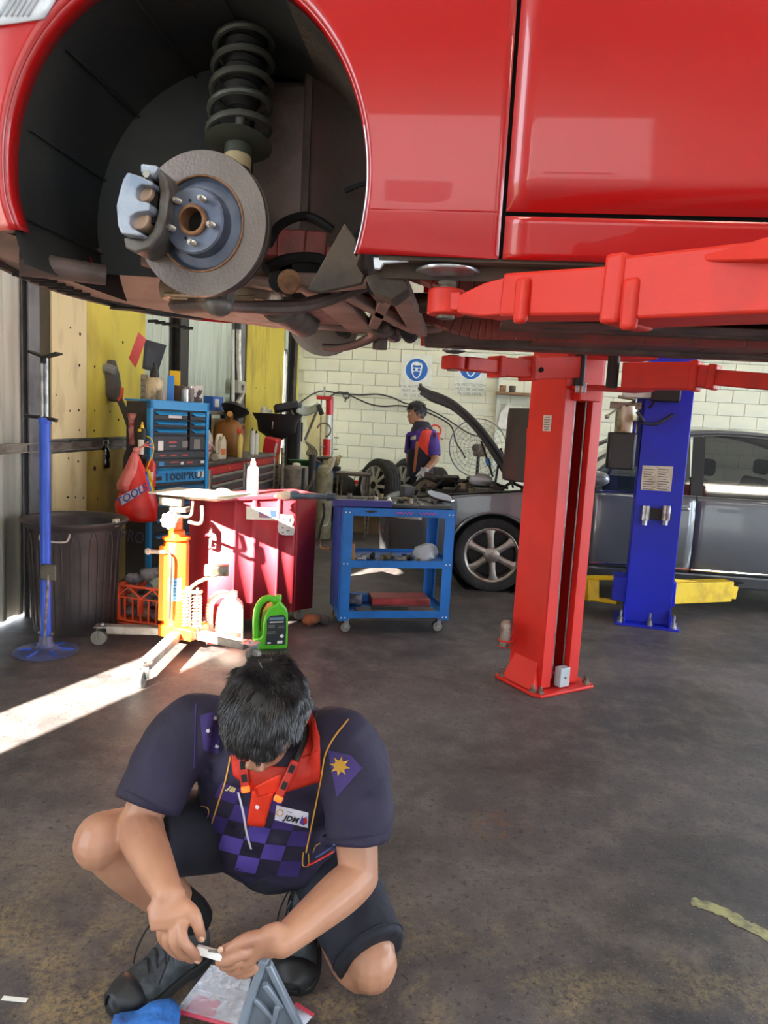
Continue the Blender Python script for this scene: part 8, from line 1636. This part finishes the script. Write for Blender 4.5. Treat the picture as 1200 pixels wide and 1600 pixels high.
# collar: band round the neck, two leaves and the placket
def flapS(pxs, off0, off1, name, mat, n=8):
    a, b, c, d = [V(p+(0,)) for p in pxs]; mb = MB(); vs = []
    for j in range(n+1):
        for i in range(n+1):
            u, v = i/n, j/n; q = (a*(1-u)+b*u)*(1-v)+(d*(1-u)+c*u)*v; r_ = ray(q.x, q.y).normalized(); h = bsh.ray_cast(CC, r_); o = off0+(off1-off0)*v
            vs.append(h[0]-r_*o if h[0] is not None else None)
    last = [v for v in vs if v is not None]
    if not last: return
    md = sum((v-CC).length for v in last)/len(last); k = 0
    for j in range(n+1):
        for i in range(n+1):
            if vs[k] is None: u, v = i/n, j/n; q = (a*(1-u)+b*u)*(1-v)+(d*(1-u)+c*u)*v; vs[k] = CC+ray(q.x, q.y).normalized()*md
            k += 1
    mb.add(vs, [(j*(n+1)+i, j*(n+1)+i+1, (j+1)*(n+1)+i+1, (j+1)*(n+1)+i) for j in range(n) for i in range(n)])
    return mb.build(name, mat, shirt, world=True, sharp=70, solid=0.0035, off=-1)
mb = MB(); cpts = [(-0.50, 1.655, 0.66), (-0.495, 1.70, 0.695), (-0.425, 1.735, 0.715), (-0.35, 1.70, 0.695), (-0.345, 1.655, 0.66)]
cp_ = crom(cpts, 5); mb.loft([[V(p)+V((0, 0, -0.02)), V(p)+V((0, -0.015, 0.028)), V(p)+V(((p[0]+0.425)*0.12, 0.012, 0.0)), V(p)+V(((p[0]+0.425)*0.12, 0.012, -0.03))] for p in cp_]); mb.build('collar_band', m_prt['red'], shirt, world=True, sharp=60)
flapS([(486, 1108), (499, 1150), (500, 1222), (455, 1205)], 0.012, 0.006, 'collar_leaf', m_prt['red']); flapS([(455, 1190), (500, 1170), (500, 1222), (440, 1240)], 0.010, 0.005, 'collar_leaf', m_prt['red']); flapS([(360, 1180), (380, 1180), (384, 1228), (364, 1212)], 0.012, 0.005, 'collar_leaf', m_prt['red'])
flapS([(385, 1195), (470, 1200), (438, 1240), (392, 1240)], 0.004, 0.004, 'inner_collar', M('collar_dark_red', '#b02a18', 0.65)); flapS([(396, 1232), (440, 1208), (436, 1236), (402, 1246)], 0.008, 0.006, 'collar_tab', M('placket_orange', '#e8391a', 0.6))
flapS([(394, 1236), (428, 1238), (413, 1293), (385, 1290)], 0.005, 0.005, 'placket', M('placket_orange', '#e8391a', 0.6)); b_ = hitS(402, 1261, 0.008); MB().lathe([(0.001, -0.001), (0.0048, -0.001), (0.0052, 0.0008), (0.003, 0.0012), (0.001, 0.0006)], b_, -ray(402, 1261), 16).build('button', m_prt['wht'], shirt, world=True); ribbon([(387, 1283), (414, 1286)], 0.001, 'stitch_line', m_prt['red'], 0.009)
# neck light hung round the collar
nl = thing('neck_light', 'black and red neck lamp with two glowing orange ends, around the mechanic\'s collar', 'lamp', tuple(hitS(410, 1240, 0.02))); m_nlr = M('neck_light_red', '#c0322a', 0.4); m_tip = M('glowing_tip', '#ff5a1e', 0.3, emit=1.2)
for pxs, tip in (([(378, 1185), (381, 1210), (383, 1228)], (383, 1239)), ([(462, 1188), (448, 1218), (437, 1243)], (431, 1256))):
    P = [hitS(x, y, 0.018) for x, y in pxs]; tpt = hitS(*tip, 0.018)
    if any(p is None for p in P) or tpt is None: continue
    a, b = P[0], P[-1]; arm_ = MB().bar(a, b, 0.021, 0.012, hint=ray(*tip)).build('lamp_arm', m_nlr, nl, world=True, bev=0.004)
    d_ = (b-a).normalized()
    for q_ in (0.25, 0.72): c = a+(b-a)*q_-ray(*tip).normalized()*0.0062; MB().bar(c-d_*0.010, c+d_*0.010, 0.013, 0.003, hint=ray(*tip)).build('black_pad', m_blackp, arm_, world=True, bev=0.001)
    MB().bar(b, b+d_*0.016, 0.021, 0.012, hint=ray(*tip)).build('glowing_end', m_tip, nl, world=True, bev=0.004)
MB().tube([hitS(462, 1188, 0.018), V((-0.335, 1.64, 0.70)), V((-0.42, 1.76, 0.72)), V((-0.505, 1.64, 0.70)), hitS(378, 1185, 0.018)], 0.008, 8, 5).build('neck_band', m_blackp, nl, world=True)
# shorts
so = MB(); trunk(so, [((-0.44, 1.94, 0.155), (0.13, 0, 0), (0, 0.12, 0.03)), ((-0.44, 1.93, 0.26), (0.195, 0, 0), (0, 0.15, 0.04)), ((-0.44, 1.88, 0.36), (0.195, 0, 0), (0, 0.15, 0.07))])
def tube2(mb, P, n=20): P = crom(P, 5); mb.tube([p[:3] for p in P], [p[3] for p in P], n)
eR = hipR+(knR-hipR)*0.76; eL = hipL+(knL-hipL)*0.99
tube2(so, [tuple(hipR)+(0.118,), tuple(hipR+(knR-hipR)*0.4+V((0, 0, -0.006)))+(0.108,), tuple(eR+V((0, 0, -0.008)))+(0.098,)]); tube2(so, [tuple(hipL)+(0.118,), tuple(hipL+(knL-hipL)*0.45)+(0.112,), tuple(eL+V((0, 0, 0.012)))+(0.095,)])
so.ell((-0.44, 1.80, 0.25), (0.12, 0.12, 0.09))
sf2 = fuse(so, 0.009, 5, 0.5); sf2.v = [tuple(V(p)+V((0, -1, 0.3))*(noise.noise(V(p)*16)*0.006)) for p in sf2.v]; shorts = sf2.build('shorts', m_shorts, man, world=True, sharp=180, fix=False)
MB().torus(eL+V((0, 0, 0.012))-(knL-hipL).normalized()*0.022, 0.0965, 0.002, knL-hipL, 40, 6).build('hem_stitch', m_shorts, shorts, world=True)
# shoes
def shoe(name, T, lab=None):
    s = thing(name, None, None, (0, 0, 0)); s.parent = man; WM[s] = wm(man).copy(); s.location = (0, 0, 0)
    X = [-0.075, -0.06, -0.03, 0.02, 0.07, 0.12, 0.165, 0.195, 0.208]; Wd = [0.022, 0.040, 0.045, 0.044, 0.048, 0.056, 0.056, 0.044, 0.018]; Ht = [0.085, 0.11, 0.118, 0.112, 0.094, 0.078, 0.068, 0.060, 0.045]
    def rng(k, z0, top): return [[V((x, w*k*math.cos(a), z0+(top(h)-z0)*max(0, math.sin(a))**0.8 if math.sin(a) > 0 else z0)) for a in [2*math.pi*i/24 for i in range(24)]] for x, w, h in zip(X, Wd, Ht)]
    u = MB(); u.loft(rng(1.0, 0.02, lambda h: h)); u.v = [tuple(T @ V(p)) for p in u.v]; u.build('upper', m_shoe, s, world=True, sub=1, sharp=70)
    so_ = MB(); o = [(x, w*1.10+0.003) for x, w in zip(X, Wd)]; out = o+[(x, -w) for x, w in reversed(o)]; so_.prism(out, 0.0, 0.026, Matrix.Identity(3)); so_.v = [tuple(T @ V(p)) for p in so_.v]; so_.build('sole', m_sole, s, world=True, bev=0.005)
    tc = MB(); tc.loft([[V((0.150+0.062*q_, 0.060*math.cos(a)*(1-0.70*q_**2.2), 0.022+(0.052-0.014*q_)*max(0, math.sin(a)))) for a in [math.pi*i/14 for i in range(15)]] for q_ in (0, 0.3, 0.6, 0.85, 0.98)], cap=False, closed=False); tc.v = [tuple(T @ V(p)) for p in tc.v]; tc.build('toe_cap', M('toe_rubber', '#1d1f22', 0.5), s, world=True, solid=0.003, sharp=70)
    tg = MB(); tg.tube([T @ V((0.10, 0, 0.078)), T @ V((0.05, 0, 0.105)), T @ V((0.01, 0, 0.13)), T @ V((-0.01, 0, 0.14))], 0.024, 10, 3, flat=0.35); tg.build('tongue', m_shoe, s, world=True)
    for k in range(5):
        x = 0.115-0.024*k; z = 0.074+0.0105*k
        MB().tube([T @ V((x+0.010, 0.034, z-0.022)), T @ V((x, 0.012, z+0.010)), T @ V((x-0.012, -0.012, z+0.012)), T @ V((x-0.004, -0.034, z-0.018))], 0.0028, 6, 4).build('lace', m_sock, s, world=True)
        for sd in (-1, 1): MB().tube([T @ V((x+0.004, sd*0.030, z-0.012)), T @ V((x+0.012, sd*0.040, z-0.035))], 0.0035, 6).build('eyelet_strap', M('strap_grey', '#4c5055', 0.6), s, world=True)
    for sd, l in ((1, 0.0), (-1, 0.01)): MB().tube([T @ V((0.015, 0, 0.128)), T @ V((0.03, sd*0.030, 0.15+l)), T @ V((0.07, sd*0.052, 0.13)), T @ V((0.10, sd*0.056, 0.085)), T @ V((0.112, sd*0.052, 0.055))], 0.0024, 6, 5).build('lace_loop', m_sock, s, world=True)
    return s
def shoeT(heel, toe, roll=0.0):
    heel, toe = V(heel), V(toe); x = (toe-heel).normalized(); y = V((0, 0, 1)).cross(x).normalized(); z = x.cross(y)
    return Matrix(((x.x, y.x, z.x, heel.x), (x.y, y.y, z.y, heel.y), (x.z, y.z, z.z, heel.z), (0, 0, 0, 1))) @ Matrix.Translation((0.075, 0, 0))
shoe('shoe', shoeT((-0.600, 1.715, 0.0), (-0.742, 1.475, 0.0))); shoe('shoe', shoeT((-0.352, 1.868, 0.105), (-0.338, 1.635, 0.012)))
for an, kn, t_ in ((anR, knR, 0.24), (anL, knL, 0.22)): MB().tube([an-(kn-an)*0.02, an+(kn-an)*t_*0.5, an+(kn-an)*t_], [0.047, 0.050, 0.054], 18, 3).build('sock', m_sock, man, world=True)
# small white part held between the fingers
wp = thing('white_part', 'small white plastic part held between the mechanic\'s fingers', 'part', tuple(zz_(485, 410, 1.31))); MB().bar(zz_(402, 385, 1.312), zz_(560, 432, 1.305), 0.017, 0.012, hint=(0, -1, 0.2)).build('body', M('white_part', '#eceae6', 0.35), wp, world=True, bev=0.002) ; MB().bar(zz_(470, 395, 1.302), zz_(530, 402, 1.302), 0.003, 0.004).build('moulded_rib', m_print, wp, world=True)
# bag, bracket and blue cloth at his feet
zf = lambda x, y, z: PZ(200+x/3.75, 1380+y/3.75, z)
pb = thing('zip_bag', 'clear zip bag with a red strip on the floor under his hands', 'bag', tuple(PZ(345, 1590, 0)))
m_film = M('clear_film', '#f4f6ff', 0.12, var=0.0, alpha=0.3, coat=1.0, spec=0.9); A = [zf(280, 745, 0.015), zf(490, 475, 0.16), zf(720, 560, 0.14), zf(660, 850, 0.015)]
def sheetf(off, amp, sd):
    def f(u, v):
        p = (A[0]*(1-u)+A[3]*u)*(1-v)+(A[1]*(1-u)+A[2]*u)*v; b = math.sin(math.pi*u)*math.sin(math.pi*v); return p+V((0.2, -0.6, 0.75))*(off*b+amp*(noise.noise(V((u*5, v*5, sd)))+0.8*noise.noise(V((u*11, v*9, sd+3))))*(0.3+b))
    return f
MB().grid(sheetf(0.025, 0.020, 1), 22, 22).build('front_film', m_film, pb, world=True, sharp=12); MB().grid(sheetf(-0.012, 0.010, 7), 16, 16).build('back_film', m_film, pb, world=True, sharp=60)
MB().tube([A[0], (A[0]*2+A[3])/3, A[3]], 0.006, 6, 3).build('red_zip_strip', M('zip_red', '#c8465a', 0.4), pb, world=True); MB().grid(lambda u, v: sheetf(-0.004, 0.006, 3)(0.12+0.45*u, 0.06+0.34*v), 8, 8).build('red_print', M('print_rose', '#c4566a', 0.5, alpha=0.6), pb, world=True)
# second red edged strip peeping out on the right
ob = MB().add([PZ(448, 1575, 0.02), PZ(462, 1568, 0.022), PZ(490, 1586, 0.02), PZ(478, 1600, 0.02), PZ(455, 1600, 0.02)], [(0, 1, 2, 3, 4)]).build('paper_label', M('label_pale', '#bfc4d4', 0.5), solid=0.001); tag(ob, 'pale label with a pink edge sticking out behind the bracket', 'label')
MB().bar(PZ(462, 1568, 0.024), PZ(490, 1586, 0.022), 0.008, 0.003).build('pink_edge', M('zip_red', '#c8465a', 0.4), ob, world=True)
br = thing('bracket', 'grey plastic bracket with ribs standing on the floor before the mechanic', 'bracket', tuple(PZ(415, 1600, 0))); m_br = M('bracket_grey', '#7d8794', 0.35, 0.15, hex2='#697280', scale=6)
a_, b_, c_, d_ = zf(790, 440, 0.22), zf(640, 850, 0.06), zf(1010, 850, 0.06), zf(905, 590, 0.14)
MB().bar(zf(805, 438, 0.23), zf(655, 870, 0.06), 0.020, 0.030, hint=(0, -1, 0.5)).build('front_flange', m_br, br, world=True, bev=0.004, seg=3)
def plate(P, th, name): n = len(P); d = V((0.35, 0.75, -0.5)).normalized()*th; return MB().add(list(P)+[p+d for p in P], [tuple(range(n)), tuple(reversed(range(n, 2*n)))]+[(i, i+n, (i+1) % n+n, (i+1) % n) for i in range(n)]).build(name, m_br, br, world=True, bev=0.003)
plate([zf(815, 470, 0.22), zf(850, 520, 0.19), zf(1010, 850, 0.05), zf(690, 850, 0.05)], 0.006, 'web_plate')
MB().bar(zf(822, 470, 0.225), zf(1015, 860, 0.055), 0.014, 0.022, hint=(0, -1, 0.4)).build('rear_flange', m_br, br, world=True, bev=0.003); MB().bar(zf(800, 590, 0.19), zf(900, 720, 0.12), 0.012, 0.016, hint=(0, -1, 0.4)).build('rib', m_br, br, world=True, bev=0.003); MB().bar(zf(880, 710, 0.13), zf(845, 850, 0.06), 0.012, 0.016, hint=(0, -1, 0.4)).build('rib', m_br, br, world=True, bev=0.003); MB().bar(zf(745, 680, 0.15), zf(850, 790, 0.09), 0.010, 0.014, hint=(0, -1, 0.4)).build('rib', m_br, br, world=True, bev=0.003)
o = rag(PZ(228, 1606, 0.025), 0.075, M('cloth_blue', '#2f6fc0', 0.8, hex2='#1f3f78', scale=18, bump=0.4), 'cloth', None, 95, 0.5); tag(o, 'crumpled blue cloth on the floor beside the zip bag', 'cloth')
p = PZ(23, 1561, 0.001); o = MB().box(p, (0.062, 0.012, 0.002), 0.05).build('paper_strip', m_wpaper); tag(o, 'small white paper strip lying on the floor at the far left', 'paper')
# ---- the mechanic at the wall
m2 = thing('person', 'mechanic in red and purple shirt standing behind the grey car bonnet, looking aside', 'person', (-0.50, 8.6, 0)); y0 = 8.6; q = lambda x, y, dy=0: PY(x, y, y0+dy)
b2 = MB(); hc = q(651, 646); HT2 = head_frame(hc, (-0.93, -0.25, -0.12), (0.02, 0, 1)); add_head(b2, HT2, 1.06)
limb(b2, [q(660, 672), q(656, 660)], [0.06, 0.058]); S1, S2 = q(674, 680, -0.08), q(645, 680, 0.16); E1, W1 = q(680, 718, -0.16), q(662, 738, -0.30)
limb(b2, [S1, E1], [0.06, 0.047]); limb(b2, [E1, W1], [0.046, 0.034]); limb(b2, [S2, q(640, 715, 0.2), q(645, 738, 0.0)], [0.06, 0.047, 0.034])
xb = hc.x+0.05
trunk(b2, [((xb+0.03, y0, 0.86), (0.10, 0, 0), (0, 0.15, 0)), ((xb+0.03, y0, 1.1), (0.12, 0, 0), (0, 0.16, 0)), ((xb+0.03, y0, 1.32), (0.12, 0.0, 0), (0, 0.19, 0)), ((xb+0.03, y0, 1.42), (0.08, 0, 0), (0, 0.13, 0)), ((xb+0.02, y0, 1.46), (0.05, 0, 0), (0, 0.06, 0))])
for s in (-1, 1): limb(b2, [(xb+0.03, y0+s*0.09, 0.88), (xb+0.02, y0+s*0.10, 0.48), (xb+0.05, y0+s*0.10, 0.08)], [0.09, 0.062, 0.042])
limb(b2, [W1, W1+V((-0.02, -0.02, -0.05))], [0.036, 0.03])
fuse(b2, 0.009, 3).build('body', m_skin, m2, world=True, sharp=180, fix=False); face_parts(HT2, m2, 1.06); add_hair(HT2, m2, 1.10, 1500, 0.03, 5, thick=0.003, spike=0.3)
s2_ = MB(); trunk(s2_, [((xb+0.03, y0, 0.80), (0.155, 0, 0), (0, 0.19, 0)), ((xb+0.03, y0, 1.0), (0.165, 0, 0), (0, 0.20, 0)), ((xb+0.03, y0, 1.2), (0.155, 0, 0), (0, 0.20, 0)), ((xb+0.03, y0, 1.36), (0.135, 0, 0), (0, 0.215, 0)), ((xb+0.02, y0, 1.46), (0.08, 0, 0), (0, 0.12, 0))])
s2f = fuse(s2_, 0.012, 3); sh2 = s2f.build('shirt', M('shirt_dark_navy', '#23233a', 0.8, hex2='#1a1a2b', scale=9), m2, world=True, sharp=180, fix=False); bs2 = BVHTree.FromPolygons([V(p) for p in s2f.v], s2f.f)
m_p2 = M('shirt_purple', '#4a3290', 0.7, hex2='#3d2a78'); m_r2 = M('shirt_red', '#d8341f', 0.65)
mb = MB(); P = crom([tuple(S1+V((-0.03, 0.03, 0.02)))+(0.085,), tuple(S1+(E1-S1)*0.4)+(0.08,), tuple(S1+(E1-S1)*0.85)+(0.073,)], 4); mb.tube([p[:3] for p in P], [p[3] for p in P], 16); mb.build('sleeve', m_p2, sh2, world=True); mb = MB(); mb.tube([S2, S2+(q(640, 715, 0.2)-S2)*0.8], [0.085, 0.075], 16); mb.build('sleeve', m_p2, sh2, world=True)
decal(bs2, [(636, 676), (664, 668), (656, 700), (635, 702)], 6, 6, 0.004, 'chest_panel', m_p2, sh2); decal(bs2, [(660, 672), (676, 672), (668, 712), (652, 694)], 6, 6, 0.006, 'red_side_panel', m_r2, sh2); decal(bs2, [(666, 668), (682, 678), (672, 716), (660, 700)], 6, 6, 0.006, 'red_back_panel', m_r2, sh2)
decal(bs2, [(650, 690), (655, 690), (649, 738), (645, 738)], 3, 8, 0.006, 'orange_stripe', M('stripe_orange', '#b8683a', 0.6), sh2); decal(bs2, [(641, 682), (650, 680), (650, 686), (641, 688)], 3, 3, 0.008, 'name_patch', m_sticker, sh2)
MB().torus(q(660, 671), 0.085, 0.022, (-0.15, 0, 1), 28, 8, sy=0.9).build('collar', m_p2, sh2, world=True)
tr2 = MB()
for s in (-1, 1): P = [((xb+0.03, y0+s*0.085, 0.86)), ((xb+0.02, y0+s*0.10, 0.48)), ((xb+0.05, y0+s*0.10, 0.09))]; tr2.tube(P, [0.125, 0.095, 0.08], 16, 4)
tr2.ell((xb+0.03, y0, 0.86), (0.15, 0.19, 0.12)); fuse(tr2, 0.012, 3).build('trousers', m_shorts, m2, world=True, sharp=180, fix=False)
gl = MB(); gl.tube([W1+V((0.01, 0.01, 0.05)), W1, W1+V((-0.03, -0.02, -0.045))], [0.045, 0.05, 0.045], 14, 3)
for k in range(4): limb(gl, [W1+V((-0.05+0.022*k, -0.03, -0.05)), W1+V((-0.065+0.022*k, -0.05, -0.09)), W1+V((-0.07+0.022*k, -0.03, -0.12))], [0.014, 0.013, 0.012], 8, 3)
limb(gl, [W1+V((-0.04, -0.04, -0.0)), W1+V((-0.075, -0.06, -0.04))], [0.016, 0.013], 8, 3); fuse(gl, 0.006, 2).build('glove', M('glove_grey', '#c2c0c8', 0.85), m2, world=True, sharp=180, fix=False)
for s in (-1, 1): mb = MB(); mb.loft([[(xb+0.05+x, y0+s*0.10+w*math.cos(a), max(0.0, h*math.sin(a))) for a in [2*math.pi*i/16 for i in range(16)]] for x, w, h in ((0.10, 0.03, 0.09), (0.06, 0.045, 0.11), (-0.02, 0.045, 0.10), (-0.12, 0.05, 0.07), (-0.18, 0.03, 0.04))]); mb.build('shoe', m_shoe, m2, world=True)
t = thing('red_hook', 'red hose hook with a red block on the wall behind the standing mechanic', 'hook', tuple(PY(682, 680, 11.7))); MB().torus(PY(680, 673, 11.7), 0.09, 0.016, (0, 1, 0), 24, 6).build('ring', M('hook_red', '#d2443c', 0.5), t, world=True); MB().box(PY(682, 683, 11.7), (0.11, 0.10, 0.15)).build('block', M('hook_red', '#d2443c', 0.5), t, world=True, bev=0.02); MB().bar(PY(684, 682, 11.68), PY(692, 687, 11.68), 0.02, 0.02).build('lever', m_bolt, t, world=True)
